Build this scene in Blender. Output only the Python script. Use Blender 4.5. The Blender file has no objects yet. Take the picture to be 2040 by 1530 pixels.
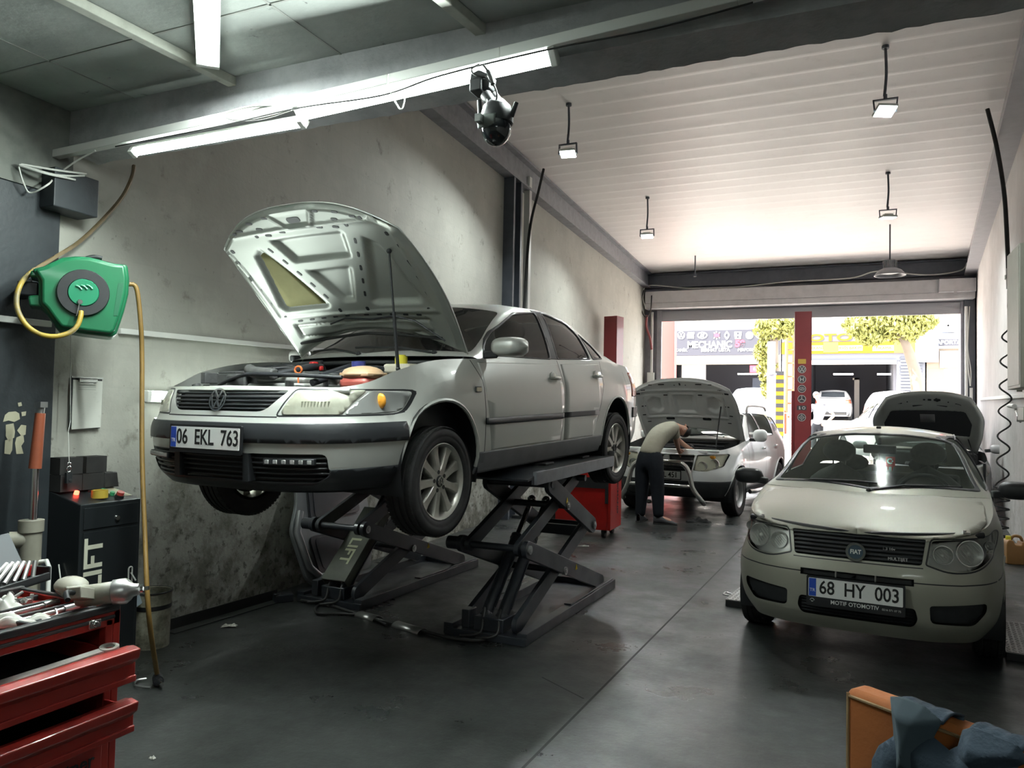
import bpy, bmesh, math, random
from math import sin, cos, tan, pi, radians, sqrt, atan2, hypot
from mathutils import Vector, Matrix, Euler
from mathutils.bvhtree import BVHTree

random.seed(7)
scene = bpy.context.scene
COL = scene.collection

# ------------------------------------------------------------------ camera
F_PX, IMG_W, IMG_H = 1514.0, 2040.0, 1530.0
def cam_axes(yaw=24.2, pitch=2.02, roll=1.1):
    y, p, r = radians(yaw), radians(pitch), radians(roll)
    fw = Vector((-sin(y)*cos(p), cos(y)*cos(p), sin(p)))
    rt = Vector((cos(y), sin(y), 0)); up = rt.cross(fw)
    return rt*cos(r)+up*sin(r), up*cos(r)-rt*sin(r), fw
CR, CU, CF = cam_axes()
CP = Vector((0, 0, 1.52))
cam_data = bpy.data.cameras.new('camera')
cam_data.sensor_fit = 'HORIZONTAL'; cam_data.sensor_width = 36.0
cam_data.lens = 36.0*F_PX/IMG_W; cam_data.clip_start = .05; cam_data.clip_end = 400
cam = bpy.data.objects.new('camera', cam_data); COL.objects.link(cam)
mw = Matrix.Identity(4)
for i in range(3):
    mw[i][0], mw[i][1], mw[i][2], mw[i][3] = CR[i], CU[i], -CF[i], CP[i]
cam.matrix_world = mw
scene.camera = cam

# ------------------------------------------------------------------ exposure, sky, sun
vs = scene.view_settings
scene.display_settings.display_device = 'sRGB'
vs.view_transform = 'Standard'; vs.look = 'None'; vs.gamma = 1.0; vs.use_curve_mapping = False
vs.exposure = 1.0
scene.cycles.use_denoising = True
scene.cycles.max_bounces = 8; scene.cycles.diffuse_bounces = 4; scene.cycles.glossy_bounces = 4
scene.cycles.transparent_max_bounces = 12; scene.cycles.transmission_bounces = 6
scene.cycles.sample_clamp_indirect = 6.0
scene.cycles.caustics_reflective = False; scene.cycles.caustics_refractive = False
world = bpy.data.worlds.new('sky'); scene.world = world; world.use_nodes = True
bg = world.node_tree.nodes['Background']
bg.inputs['Color'].default_value = (.92, .96, 1.0, 1); bg.inputs['Strength'].default_value = 5.4
sun_data = bpy.data.lights.new('sun', 'SUN'); sun_data.energy = 24.0; sun_data.angle = radians(.6)
sun_data.color = (1.0, .95, .86)
sun = bpy.data.objects.new('sun', sun_data); COL.objects.link(sun)
sun.rotation_euler = (radians(35), 0, radians(-65))   # high sun over the street, from behind the workshop

# ------------------------------------------------------------------ pixel helpers (only used to read positions off the photograph)
def ray(x, y): return CF + CR*((x-1020)/F_PX) - CU*((y-765)/F_PX)
def hit(x, y, P, N):
    d = ray(x, y); P = Vector(P); N = Vector(N)
    return CP + d*((P-CP).dot(N)/d.dot(N))
def hz(x, y, z=0): return hit(x, y, (0, 0, z), (0, 0, 1))
def hy(x, y, Y): return hit(x, y, (0, Y, 0), (0, 1, 0))
def hx(x, y, X): return hit(x, y, (X, 0, 0), (1, 0, 0))
LWP, LWN = (-4.2, 3, 0), (1, .0524, 0)
RWP, RWN = (1.74, 9.85, 0), (1, -.08, 0)
def hlw(x, y, off=0): return hit(x, y, (-4.2+off, 3, 0), LWN)
def hrw(x, y, off=0): return hit(x, y, (1.74-off, 9.85, 0), RWN)
def lwx(Y): return -4.2-.0524*(Y-3)
def rwx(Y): return 1.74+.08*(Y-9.85)

# ------------------------------------------------------------------ materials
MATS = {}
def mat(name, col, rough=.5, metal=0., coat=0., spec=.5, emis=None, estr=1., alpha=None, noise=None, noise2=None, bump=0., bscale=40., rvar=0., rscale=3.):
    """procedural principled material; noise=(scale, amount, colour) blends in stains"""
    if name in MATS: return MATS[name]
    m = bpy.data.materials.new(name); m.use_nodes = True; nt = m.node_tree; N = nt.nodes; L = nt.links
    b = N['Principled BSDF']
    b.inputs['Base Color'].default_value = (*col, 1); b.inputs['Roughness'].default_value = rough
    b.inputs['Metallic'].default_value = metal; b.inputs['Coat Weight'].default_value = coat
    b.inputs['Coat Roughness'].default_value = .06
    b.inputs['Specular IOR Level'].default_value = spec
    if emis: b.inputs['Emission Color'].default_value = (*emis, 1); b.inputs['Emission Strength'].default_value = estr
    if alpha is not None: b.inputs['Alpha'].default_value = alpha
    tc = N.new('ShaderNodeTexCoord')
    prev = None
    for nz in (noise, noise2):
        if not nz: continue
        sc, amt, c2 = nz[:3]
        n = N.new('ShaderNodeTexNoise'); n.inputs['Scale'].default_value = sc; n.inputs['Detail'].default_value = 7; n.inputs['Roughness'].default_value = .62
        L.new(tc.outputs['Object'], n.inputs['Vector'])
        r = N.new('ShaderNodeValToRGB'); lo = nz[3] if len(nz) > 3 else .42; hi = nz[4] if len(nz) > 4 else .68
        r.color_ramp.elements[0].position = lo; r.color_ramp.elements[1].position = hi
        r.color_ramp.elements[0].color = (0, 0, 0, 1); r.color_ramp.elements[1].color = (amt, amt, amt, 1)
        L.new(n.outputs['Fac'], r.inputs['Fac'])
        mx = N.new('ShaderNodeMix'); mx.data_type = 'RGBA'
        L.new(r.outputs['Color'], mx.inputs['Factor'])
        if prev: L.new(prev, mx.inputs['A'])
        else: mx.inputs['A'].default_value = (*col, 1)
        mx.inputs['B'].default_value = (*c2, 1)
        prev = mx.outputs['Result']
    if prev: L.new(prev, b.inputs['Base Color'])
    if bump:
        n = N.new('ShaderNodeTexNoise'); n.inputs['Scale'].default_value = bscale; n.inputs['Detail'].default_value = 5
        L.new(tc.outputs['Object'], n.inputs['Vector'])
        bp = N.new('ShaderNodeBump'); bp.inputs['Strength'].default_value = bump; bp.inputs['Distance'].default_value = .01
        L.new(n.outputs['Fac'], bp.inputs['Height']); L.new(bp.outputs['Normal'], b.inputs['Normal'])
    if rvar:
        n = N.new('ShaderNodeTexNoise'); n.inputs['Scale'].default_value = rscale; n.inputs['Detail'].default_value = 6
        L.new(tc.outputs['Object'], n.inputs['Vector'])
        mr = N.new('ShaderNodeMapRange'); mr.inputs['From Min'].default_value = .3; mr.inputs['From Max'].default_value = .7
        mr.inputs['To Min'].default_value = max(.03, rough-rvar); mr.inputs['To Max'].default_value = min(1, rough+rvar)
        L.new(n.outputs['Fac'], mr.inputs['Value']); L.new(mr.outputs['Result'], b.inputs['Roughness'])
    MATS[name] = m
    return m
def glass(name, tint=(.5, .55, .52), opacity=.5, dark=(.02, .025, .025), shine=1., rough=.02):
    """window glass: tinted see-through sheet with a mirror-like reflection"""
    if name in MATS: return MATS[name]
    m = bpy.data.materials.new(name); m.use_nodes = True; nt = m.node_tree; N = nt.nodes; L = nt.links
    N.remove(N['Principled BSDF']); out = N['Material Output']
    tr = N.new('ShaderNodeBsdfTransparent'); tr.inputs['Color'].default_value = (*tint, 1)
    df = N.new('ShaderNodeBsdfDiffuse'); df.inputs['Color'].default_value = (*dark, 1)
    m1 = N.new('ShaderNodeMixShader'); m1.inputs[0].default_value = opacity
    L.new(tr.outputs[0], m1.inputs[1]); L.new(df.outputs[0], m1.inputs[2])
    gl = N.new('ShaderNodeBsdfGlossy'); gl.inputs['Roughness'].default_value = rough; gl.inputs['Color'].default_value = (1, 1, 1, 1)
    fr = N.new('ShaderNodeFresnel'); fr.inputs['IOR'].default_value = 1.5
    m2 = N.new('ShaderNodeMixShader')
    ml = N.new('ShaderNodeMath'); ml.operation = 'MULTIPLY'; ml.inputs[1].default_value = shine; L.new(fr.outputs[0], ml.inputs[0])
    L.new(ml.outputs[0], m2.inputs[0]); L.new(m1.outputs[0], m2.inputs[1]); L.new(gl.outputs[0], m2.inputs[2])
    L.new(m2.outputs[0], out.inputs['Surface'])
    MATS[name] = m
    return m

# ------------------------------------------------------------------ object helpers
def tag(o, label=None, cat=None, group=None, kind=None):
    if label: o['label'] = label
    if cat: o['category'] = cat
    if group: o['group'] = group
    if kind: o['kind'] = kind
    return o
def thing(name, label, cat, loc=(0, 0, 0), rot=(0, 0, 0), group=None):
    o = bpy.data.objects.new(name, None); COL.objects.link(o)
    o.location = loc; o.rotation_euler = rot; o.empty_display_size = .1
    return tag(o, label, cat, group)
def finish(o, smooth=35, bevel=0., bseg=2, solid=0., solid_off=-1.):
    me = o.data
    if smooth:
        me.polygons.foreach_set('use_smooth', [True]*len(me.polygons))
        if smooth < 180: me.set_sharp_from_angle(angle=radians(smooth))
    if solid:
        md = o.modifiers.new('thickness', 'SOLIDIFY'); md.thickness = solid; md.offset = solid_off
    if bevel:
        md = o.modifiers.new('bevel', 'BEVEL'); md.width = bevel; md.segments = bseg; md.limit_method = 'ANGLE'; md.angle_limit = radians(40)
    return o
def link_mesh(name, me, mats, parent=None):
    for m in (mats if isinstance(mats, (list, tuple)) else [mats]): me.materials.append(m)
    o = bpy.data.objects.new(name, me); COL.objects.link(o)
    if parent: o.parent = parent
    return o
def from_bm(name, bm, mats, parent=None, **k):
    me = bpy.data.meshes.new(name); bm.to_mesh(me)
    return finish(link_mesh(name, me, mats, parent), **k)
def copy_tree(o, parent=None):
    c = o.copy(); COL.objects.link(c)
    if parent: c.parent = parent
    for ch in list(o.children): copy_tree(ch, c)
    return c

class MB:
    """collects simple shapes into one mesh"""
    def __init__(s): s.v = []; s.f = []; s.m = []; s.mi = 0
    def add(s, vs, fs, M=None):
        n = len(s.v)
        s.v += [tuple(M @ Vector(p)) if M else tuple(p) for p in vs]
        s.f += [[i+n for i in f] for f in fs]; s.m += [s.mi]*len(fs)
        return s
    def bx(s, x0, x1, y0, y1, z0, z1, M=None):
        vs = [(x, y, z) for z in (z0, z1) for y in (y0, y1) for x in (x0, x1)]
        return s.add(vs, [(0, 2, 3, 1), (4, 5, 7, 6), (0, 1, 5, 4), (2, 6, 7, 3), (0, 4, 6, 2), (1, 3, 7, 5)], M)
    def box(s, c, d, M=None):
        return s.bx(c[0]-d[0]/2, c[0]+d[0]/2, c[1]-d[1]/2, c[1]+d[1]/2, c[2]-d[2]/2, c[2]+d[2]/2, M)
    def bar(s, p0, p1, w, h, up=(0, 0, 1)):
        """rectangular bar from p0 to p1, w across, h along up"""
        p0 = Vector(p0); p1 = Vector(p1); d = p1-p0; L = d.length; d.normalize()
        sd = d.cross(Vector(up)).normalized(); u = sd.cross(d)
        M = Matrix(((sd.x, d.x, u.x, p0.x), (sd.y, d.y, u.y, p0.y), (sd.z, d.z, u.z, p0.z), (0, 0, 0, 1)))
        return s.bx(-w/2, w/2, 0, L, -h/2, h/2, M)
    def tube(s, pts, r, n=8, caps=True, closed=False):
        pts = [Vector(p) for p in pts]; k = len(pts); rs = r if isinstance(r, (list, tuple)) else [r]*k
        t0 = (pts[1]-pts[0]).normalized()
        a = Vector((0, 0, 1)) if abs(t0.z) < .9 else Vector((1, 0, 0))
        u = (a - t0*a.dot(t0)).normalized(); vs = []; fs = []
        for i, p in enumerate(pts):
            if closed: t = (pts[(i+1) % k]-pts[i-1])
            else: t = pts[min(i+1, k-1)]-pts[max(i-1, 0)]
            t = t.normalized() if t.length > 1e-9 else t0
            u = u - t*u.dot(t)
            u = u.normalized() if u.length > 1e-6 else t.orthogonal().normalized()
            w = t.cross(u)
            for j in range(n):
                an = 2*pi*j/n; vs.append(p+(u*cos(an)+w*sin(an))*rs[i])
        for i in range(k if closed else k-1):
            i2 = (i+1) % k
            for j in range(n): fs.append((i*n+j, i*n+(j+1) % n, i2*n+(j+1) % n, i2*n+j))
        if caps and not closed: fs += [tuple(range(n))[::-1], tuple((k-1)*n+j for j in range(n))]
        return s.add(vs, fs)
    def cyl(s, p0, p1, r0, r1=None, n=16, caps=True):
        return s.tube([p0, p1], [r0, r0 if r1 is None else r1], n, caps)
    def lathe(s, prof, n=24, M=None, a0=0, a1=2*pi):
        """prof of (r, h) around local z"""
        full = abs(a1-a0-2*pi) < 1e-6; k = n if full else n+1; vs = []; fs = []
        for r, h in prof:
            for j in range(k):
                an = a0+(a1-a0)*j/n; vs.append((r*cos(an), r*sin(an), h))
        for i in range(len(prof)-1):
            for j in range(n if full else n):
                j2 = (j+1) % k; fs.append((i*k+j, i*k+j2, (i+1)*k+j2, (i+1)*k+j))
        return s.add(vs, fs, M)
    def prism(s, poly, d0, d1, M=None):
        """polygon in local xy pulled from z=d0 to z=d1"""
        n = len(poly); vs = [(x, y, d0) for x, y in poly]+[(x, y, d1) for x, y in poly]
        fs = [tuple(range(n))[::-1], tuple(range(n, 2*n))]+[(i, (i+1) % n, n+(i+1) % n, n+i) for i in range(n)]
        return s.add(vs, fs, M)
    def grid(s, fn, nu, nv, cu=False, M=None):
        vs = [fn(i/(nu if cu else nu), j/nv) for j in range(nv+1) for i in range(nu if cu else nu+1)]
        k = nu if cu else nu+1; fs = []
        for j in range(nv):
            for i in range(nu): fs.append((j*k+i, j*k+(i+1) % k, (j+1)*k+(i+1) % k, (j+1)*k+i))
        return s.add(vs, fs, M)
    def ball(s, c, r, n=12, M=None):
        if not isinstance(r, (tuple, list)): r = (r, r, r)
        vs = []; fs = []; m = max(4, n//2)
        for j in range(m+1):
            for i in range(n):
                a = 2*pi*i/n; b = pi*j/m
                vs.append((c[0]+r[0]*sin(b)*cos(a), c[1]+r[1]*sin(b)*sin(a), c[2]+r[2]*cos(b)))
        for j in range(m):
            for i in range(n): fs.append((j*n+i, (j+1)*n+i, (j+1)*n+(i+1) % n, j*n+(i+1) % n))
        return s.add(vs, fs, M)
    def mesh(s, name):
        me = bpy.data.meshes.new(name); me.from_pydata(s.v, [], s.f); me.validate(); me.update()
        bm = bmesh.new(); bm.from_mesh(me)
        bmesh.ops.remove_doubles(bm, verts=bm.verts, dist=1e-6)
        return me, bm
    def build(s, name, mats, parent=None, **k):
        me = bpy.data.meshes.new(name); me.from_pydata(s.v, [], s.f)
        me.polygons.foreach_set('material_index', s.m); me.update()
        return finish(link_mesh(name, me, mats, parent), **k)

def catmull(P, n=8, closed=False):
    P = [Vector(p) for p in P]; k = len(P); out = []
    for i in range(k if closed else k-1):
        if closed: a, b, c, d = P[i-1], P[i], P[(i+1) % k], P[(i+2) % k]
        else: a, b, c, d = P[max(i-1, 0)], P[i], P[i+1], P[min(i+2, k-1)]
        for j in range(n):
            t = j/n
            out.append(.5*((2*b)+(c-a)*t+(2*a-5*b+4*c-d)*t*t+(3*b-a-3*c+d)*t*t*t))
    if not closed: out.append(P[-1].copy())
    return out
def lerp_tab(tab, x):
    if x <= tab[0][0]: return tab[0][1]
    for (a, b), (c, d) in zip(tab, tab[1:]):
        if x <= c: return b+(d-b)*(x-a)/(c-a)
    return tab[-1][1]
def smooth_tab(tab):
    """smooth interpolation function through (x, y) pairs"""
    xs = [t[0] for t in tab]; ys = [t[1] for t in tab]; n = len(xs)
    d = [(ys[i+1]-ys[i])/(xs[i+1]-xs[i]) for i in range(n-1)]
    m = [d[0]]+[(d[i-1]+d[i])/2 if d[i-1]*d[i] > 0 else 0 for i in range(1, n-1)]+[d[-1]]
    def f(x):
        if x <= xs[0]: return ys[0]
        if x >= xs[-1]: return ys[-1]
        i = max(j for j in range(n-1) if xs[j] <= x); h = xs[i+1]-xs[i]; t = (x-xs[i])/h
        return (2*t**3-3*t*t+1)*ys[i]+(t**3-2*t*t+t)*h*m[i]+(-2*t**3+3*t*t)*ys[i+1]+(t**3-t*t)*h*m[i+1]
    return f
def roundpoly(P, r, n=4):
    """convex polygon with rounded corners (2D)"""
    out = []; k = len(P); rs = r if isinstance(r, (list, tuple)) else [r]*k
    for i in range(k):
        a, b, c = Vector(P[i-1]), Vector(P[i]), Vector(P[(i+1) % k])
        u, w = (a-b), (c-b); lu, lw = u.length, w.length; u.normalize(); w.normalize()
        q = min(rs[i], lu*.45, lw*.45)
        if q < 1e-5: out.append((b.x, b.y)); continue
        p0, p2 = b+u*q, b+w*q
        for j in range(n+1):
            t = j/n; p = p0*(1-t)**2+b*2*t*(1-t)+p2*t*t; out.append((p.x, p.y))
    return out
def frame(o, xdir, ydir):
    """matrix with origin o, local x along xdir, local y roughly along ydir"""
    x = Vector(xdir).normalized(); y = Vector(ydir); y = (y-x*y.dot(x)).normalized(); z = x.cross(y); o = Vector(o)
    return Matrix(((x.x, y.x, z.x, o.x), (x.y, y.y, z.y, o.y), (x.z, y.z, z.z, o.z), (0, 0, 0, 1)))
def text(name, s, M, size, m, parent=None, depth=.002, sx=1., align='CENTER', bold=0., space=1.):
    """lettering as a real mesh, local x along the line, y up"""
    cu = bpy.data.curves.new(name, 'FONT'); cu.body = s; cu.size = size; cu.align_x = align; cu.align_y = 'CENTER'
    cu.extrude = depth; cu.offset = bold; cu.space_character = space; cu.resolution_u = 3
    t = bpy.data.objects.new(name, cu); COL.objects.link(t)
    bpy.context.view_layer.update()
    me = bpy.data.meshes.new_from_object(t.evaluated_get(bpy.context.evaluated_depsgraph_get()))
    bpy.data.objects.remove(t); bpy.data.curves.remove(cu)
    me.transform(Matrix.Diagonal((sx, 1, 1, 1))); me.transform(M); me.materials.clear()
    me.name = name
    return link_mesh(name, me, m, parent)
# ================================================================== THE SETTING
def wallmat(name, base, dirt, block=True, grime=.8, low=1.0):
    """old painted masonry: block joints, blotches, oily splashes that get denser near the floor"""
    m = bpy.data.materials.new(name); m.use_nodes = True; nt = m.node_tree; N = nt.nodes; L = nt.links
    b = N['Principled BSDF']; b.inputs['Roughness'].default_value = .75; b.inputs['Specular IOR Level'].default_value = .3
    tc = N.new('ShaderNodeTexCoord'); sep = N.new('ShaderNodeSeparateXYZ'); L.new(tc.outputs['Object'], sep.inputs[0])
    cmb = N.new('ShaderNodeCombineXYZ'); L.new(sep.outputs['Y'], cmb.inputs['X']); L.new(sep.outputs['Z'], cmb.inputs['Y'])
    def noise(scale, detail=6, vec=None, rough=.6):
        n = N.new('ShaderNodeTexNoise'); n.inputs['Scale'].default_value = scale; n.inputs['Detail'].default_value = detail; n.inputs['Roughness'].default_value = rough
        L.new(vec or tc.outputs['Object'], n.inputs['Vector']); return n.outputs['Fac']
    def ramp(f, a, c, hi=1.):
        r = N.new('ShaderNodeMapRange'); r.inputs['From Min'].default_value = a; r.inputs['From Max'].default_value = c
        r.inputs['To Min'].default_value = 0; r.inputs['To Max'].default_value = hi; L.new(f, r.inputs['Value']); return r.outputs['Result']
    def mix(f, A, B):
        x = N.new('ShaderNodeMix'); x.data_type = 'RGBA'
        L.new(f, x.inputs['Factor'])
        for s, v in (('A', A), ('B', B)):
            if isinstance(v, tuple): x.inputs[s].default_value = (*v, 1)
            else: L.new(v, x.inputs[s])
        return x.outputs['Result']
    def mul(a, c):
        x = N.new('ShaderNodeMath'); x.operation = 'MULTIPLY'; L.new(a, x.inputs[0])
        if isinstance(c, float): x.inputs[1].default_value = c
        else: L.new(c, x.inputs[1])
        return x.outputs[0]
    col = mix(ramp(noise(.9, 8), .38, .66, .75), base, tuple(c*.78 for c in base))
    col = mix(ramp(noise(3.2, 9, rough=.7), .5, .72, .55), col, tuple(min(1, c*1.15) for c in base))
    if block:
        br = N.new('ShaderNodeTexBrick'); br.inputs['Scale'].default_value = 1.0
        br.inputs['Brick Width'].default_value = .6; br.inputs['Row Height'].default_value = .27; br.inputs['Mortar Size'].default_value = .012; br.inputs['Mortar Smooth'].default_value = 1
        br.inputs['Color1'].default_value = (0, 0, 0, 1); br.inputs['Color2'].default_value = (.55, .55, .55, 1); br.inputs['Mortar'].default_value = (.8, .8, .8, 1)
        L.new(cmb.outputs[0], br.inputs['Vector'])
        col = mix(mul(br.outputs['Color'], .16), col, tuple(c*.6 for c in base))
    h = N.new('ShaderNodeMapRange'); h.inputs['From Min'].default_value = 0; h.inputs['From Max'].default_value = 1.7; h.inputs['To Min'].default_value = 1; h.inputs['To Max'].default_value = .0
    L.new(sep.outputs['Z'], h.inputs['Value'])
    thr = N.new('ShaderNodeMath'); thr.operation = 'MULTIPLY_ADD'; L.new(h.outputs['Result'], thr.inputs[0]); thr.inputs[1].default_value = .22*low
    L.new(noise(4.5, 9, rough=.68), thr.inputs[2])
    col = mix(ramp(thr.outputs[0], .60, .78, grime), col, dirt)
    thr2 = N.new('ShaderNodeMath'); thr2.operation = 'MULTIPLY_ADD'; L.new(h.outputs['Result'], thr2.inputs[0]); thr2.inputs[1].default_value = .16*low
    L.new(noise(17, 6, rough=.6), thr2.inputs[2])
    col = mix(ramp(thr2.outputs[0], .68, .76, .85*grime), col, tuple(c*.45 for c in dirt))
    L.new(col, b.inputs['Base Color'])
    bp = N.new('ShaderNodeBump'); bp.inputs['Strength'].default_value = .25; bp.inputs['Distance'].default_value = .01
    L.new(noise(30, 6), bp.inputs['Height']); L.new(bp.outputs['Normal'], b.inputs['Normal'])
    MATS[name] = m
    return m
M_wallL = wallmat('stained block wall paint', (.42, .42, .375), (.11, .105, .078))
M_wallR = wallmat('white plaster', (.62, .60, .59), (.30, .28, .25), False, .5, .8)
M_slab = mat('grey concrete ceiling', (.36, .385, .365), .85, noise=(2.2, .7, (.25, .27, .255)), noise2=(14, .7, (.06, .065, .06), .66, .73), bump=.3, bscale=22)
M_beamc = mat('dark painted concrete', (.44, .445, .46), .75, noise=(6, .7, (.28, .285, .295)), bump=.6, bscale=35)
M_roof = mat('white roof sheeting', (.88, .85, .83), .5, noise=(1.2, .35, (.78, .75, .73)), noise2=(7, .3, (.65, .63, .60), .58, .75))
M_steel = mat('grey painted steel', (.22, .225, .245), .5, noise=(8, .5, (.10, .105, .115)))
M_dsteel = mat('dark blue-grey steel', (.075, .085, .105), .5, noise=(5, .5, (.04, .045, .055)))
M_lsteel = mat('pale grey sheet metal', (.46, .46, .47), .45, noise=(5, .6, (.36, .35, .36)), noise2=(1.2, .4, (.56, .55, .56)))
M_white = mat('white plastic', (.66, .67, .64), .45)
M_dirtywhite = mat('dirty white plastic', (.42, .43, .38), .55, noise=(9, .6, (.26, .26, .22)))
M_colblue = mat('blue-black wall paint', (.026, .033, .038), .55, noise=(6, .6, (.016, .02, .024)), bump=.15)
M_red = mat('red gloss paint', (.50, .016, .012), .35, coat=.3, noise=(7, .35, (.30, .012, .010)))
M_black = mat('black paint', (.012, .013, .015), .45)
M_rubber = mat('black rubber', (.018, .018, .018), .75, noise=(10, .5, (.035, .034, .032)))
M_chrome = mat('polished chrome', (.75, .75, .75), .12, 1.0)
M_zinc = mat('dull zinc steel', (.42, .42, .41), .35, .9)

# concrete floor
def floormat():
    m = bpy.data.materials.new('oily concrete floor'); m.use_nodes = True; nt = m.node_tree; N = nt.nodes; L = nt.links
    b = N['Principled BSDF']; tc = N.new('ShaderNodeTexCoord')
    def noise(scale, detail=7, rough=.62, dist=0):
        n = N.new('ShaderNodeTexNoise'); n.inputs['Scale'].default_value = scale; n.inputs['Detail'].default_value = detail; n.inputs['Roughness'].default_value = rough; n.inputs['Distortion'].default_value = dist
        L.new(tc.outputs['Object'], n.inputs['Vector']); return n.outputs['Fac']
    def ramp(f, a, c, lo=0., hi=1.):
        r = N.new('ShaderNodeMapRange'); r.inputs['From Min'].default_value = a; r.inputs['From Max'].default_value = c
        r.inputs['To Min'].default_value = lo; r.inputs['To Max'].default_value = hi; L.new(f, r.inputs['Value']); return r.outputs['Result']
    def mix(f, A, B):
        x = N.new('ShaderNodeMix'); x.data_type = 'RGBA'; L.new(f, x.inputs['Factor'])
        for s, v in (('A', A), ('B', B)):
            if isinstance(v, tuple): x.inputs[s].default_value = (*v, 1)
            else: L.new(v, x.inputs[s])
        return x.outputs['Result']
    col = mix(ramp(noise(.55, 8), .38, .62), (.034, .037, .0355), (.016, .018, .0175))
    col = mix(ramp(noise(2.6, 9, .7, .4), .50, .68, 0, .8), col, (.014, .0155, .015))
    col = mix(ramp(noise(9, 8, .7), .56, .72, 0, .6), col, (.07, .072, .07))
    col = mix(ramp(noise(24, 4, .6), .66, .71, 0, .85), col, (.007, .0075, .0075))
    L.new(col, b.inputs['Base Color'])
    L.new(ramp(noise(1.7, 8, .65), .33, .66, .22, .55), b.inputs['Roughness'])
    b.inputs['Specular IOR Level'].default_value = .5
    bp = N.new('ShaderNodeBump'); bp.inputs['Strength'].default_value = .22; bp.inputs['Distance'].default_value = .008
    L.new(noise(38, 6, .65), bp.inputs['Height']); L.new(bp.outputs['Normal'], b.inputs['Normal'])
    return m
M_floor = floormat()
M_groove = mat('dirt-filled joint', (.010, .011, .011), .8)
fl = MB()
fl.add([(-4.9, -4, 0), (3.0, -4, 0), (3.0, 20.1, 0), (-5.6, 20.1, 0)], [(0, 1, 2, 3)])
fl.mi = 1
def strip(a, c, w):
    a = Vector(a); c = Vector(c); d = (c-a).normalized(); n = Vector((-d.y, d.x, 0))*w/2
    fl.add([a-n, a+n, c+n, c-n], [(0, 3, 2, 1)])
for a, c, w in (((-1.345, -.5, .0008), (-1.13, 11, .0008), .014), ((-4.3, 9.55, .0008), (1.4, 9.42, .0008), .012),
                ((-4.1, 2.35, .0008), (-1.3, 1.75, .0008), .010), ((-1.3, 3.9, .0007), (-1.62, 4.1, .0007), .01)):
    strip(a, c, w)
tag(fl.build('floor', [M_floor, M_groove], smooth=0), kind='structure')

# left block wall (a few centimetres thick slab, slightly skewed) with the dark column painted at its near end
w = MB()
def lw_box(mb, y0, y1, z0, z1, t0, t1):
    """box lying along the left wall, from t0 to t1 in front of it"""
    a = [(lwx(y)+t, y, z) for z in (z0, z1) for y, t in ((y0, t0), (y0, t1), (y1, t1), (y1, t0))]
    mb.add(a, [(0, 3, 2, 1), (4, 5, 6, 7), (0, 1, 5, 4), (1, 2, 6, 5), (2, 3, 7, 6), (3, 0, 4, 7)])
def rw_box(mb, y0, y1, z0, z1, t0, t1):
    a = [(rwx(y)-t, y, z) for z in (z0, z1) for y, t in ((y0, t0), (y0, t1), (y1, t1), (y1, t0))]
    mb.add(a, [(0, 3, 2, 1), (4, 5, 6, 7), (0, 1, 5, 4), (1, 2, 6, 5), (2, 3, 7, 6), (3, 0, 4, 7)])
lw_box(w, -4, 20.3, 0, 5.4, -.2, 0)
tag(w.build('wall_left', M_wallL, smooth=0), kind='structure')
w = MB(); lw_box(w, 1.2, 2.87, 0, 2.70, 0, .05)
tag(w.build('trim_1', M_colblue, smooth=0, bevel=.004), kind='structure')
w = MB(); lw_box(w, 1.2, 2.93, 2.70, 3.2, 0, .06)
tag(w.build('trim_2', mat('bare grey plaster', (.17, .18, .16), .85, noise=(6, .7, (.09, .10, .09))), smooth=0), kind='structure')
w = MB(); lw_box(w, 2.74, 3.02, 2.60, 2.82, 0, .17)
tag(w.build('trim_3', M_colblue, smooth=0, bevel=.006), kind='structure')
# right wall: plaster to the far end, stepping outwards nearer the camera
w = MB(); rw_box(w, 6.5, 20.4, 0, 5.4, -.2, 0)
tag(w.build('wall_right', M_wallR, smooth=0), kind='structure')
w = MB(); w.bx(1.66, 3.0, 6.3, 6.5, 0, 5.4); w.bx(2.8, 3.0, -4, 6.3, 0, 5.4)
tag(w.build('wall_right_near', M_wallR, smooth=0), kind='structure')
w = MB(); w.bx(-4.9, 3.0, -4.2, -4.0, 0, 3.3)
tag(w.build('wall_back', M_wallL, smooth=0), kind='structure')
# low concrete slab over the near end, edge beam, wall above it
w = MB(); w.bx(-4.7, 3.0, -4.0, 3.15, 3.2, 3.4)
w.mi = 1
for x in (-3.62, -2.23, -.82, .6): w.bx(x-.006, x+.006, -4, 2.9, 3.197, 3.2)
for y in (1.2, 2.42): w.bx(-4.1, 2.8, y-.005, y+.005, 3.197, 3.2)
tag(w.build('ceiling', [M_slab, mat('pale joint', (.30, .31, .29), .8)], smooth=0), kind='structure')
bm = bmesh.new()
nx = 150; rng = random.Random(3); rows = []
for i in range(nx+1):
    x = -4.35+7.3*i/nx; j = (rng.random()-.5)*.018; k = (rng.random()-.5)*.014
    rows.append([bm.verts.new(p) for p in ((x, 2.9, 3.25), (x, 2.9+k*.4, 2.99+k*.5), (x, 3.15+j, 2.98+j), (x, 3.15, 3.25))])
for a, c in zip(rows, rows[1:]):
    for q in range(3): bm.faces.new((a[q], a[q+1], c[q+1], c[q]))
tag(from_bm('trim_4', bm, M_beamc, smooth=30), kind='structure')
w = MB(); w.bx(-4.7, 3.0, 2.95, 3.12, 3.25, 5.4)
tag(w.build('wall_upper', M_wallR, smooth=0), kind='structure')
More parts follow.
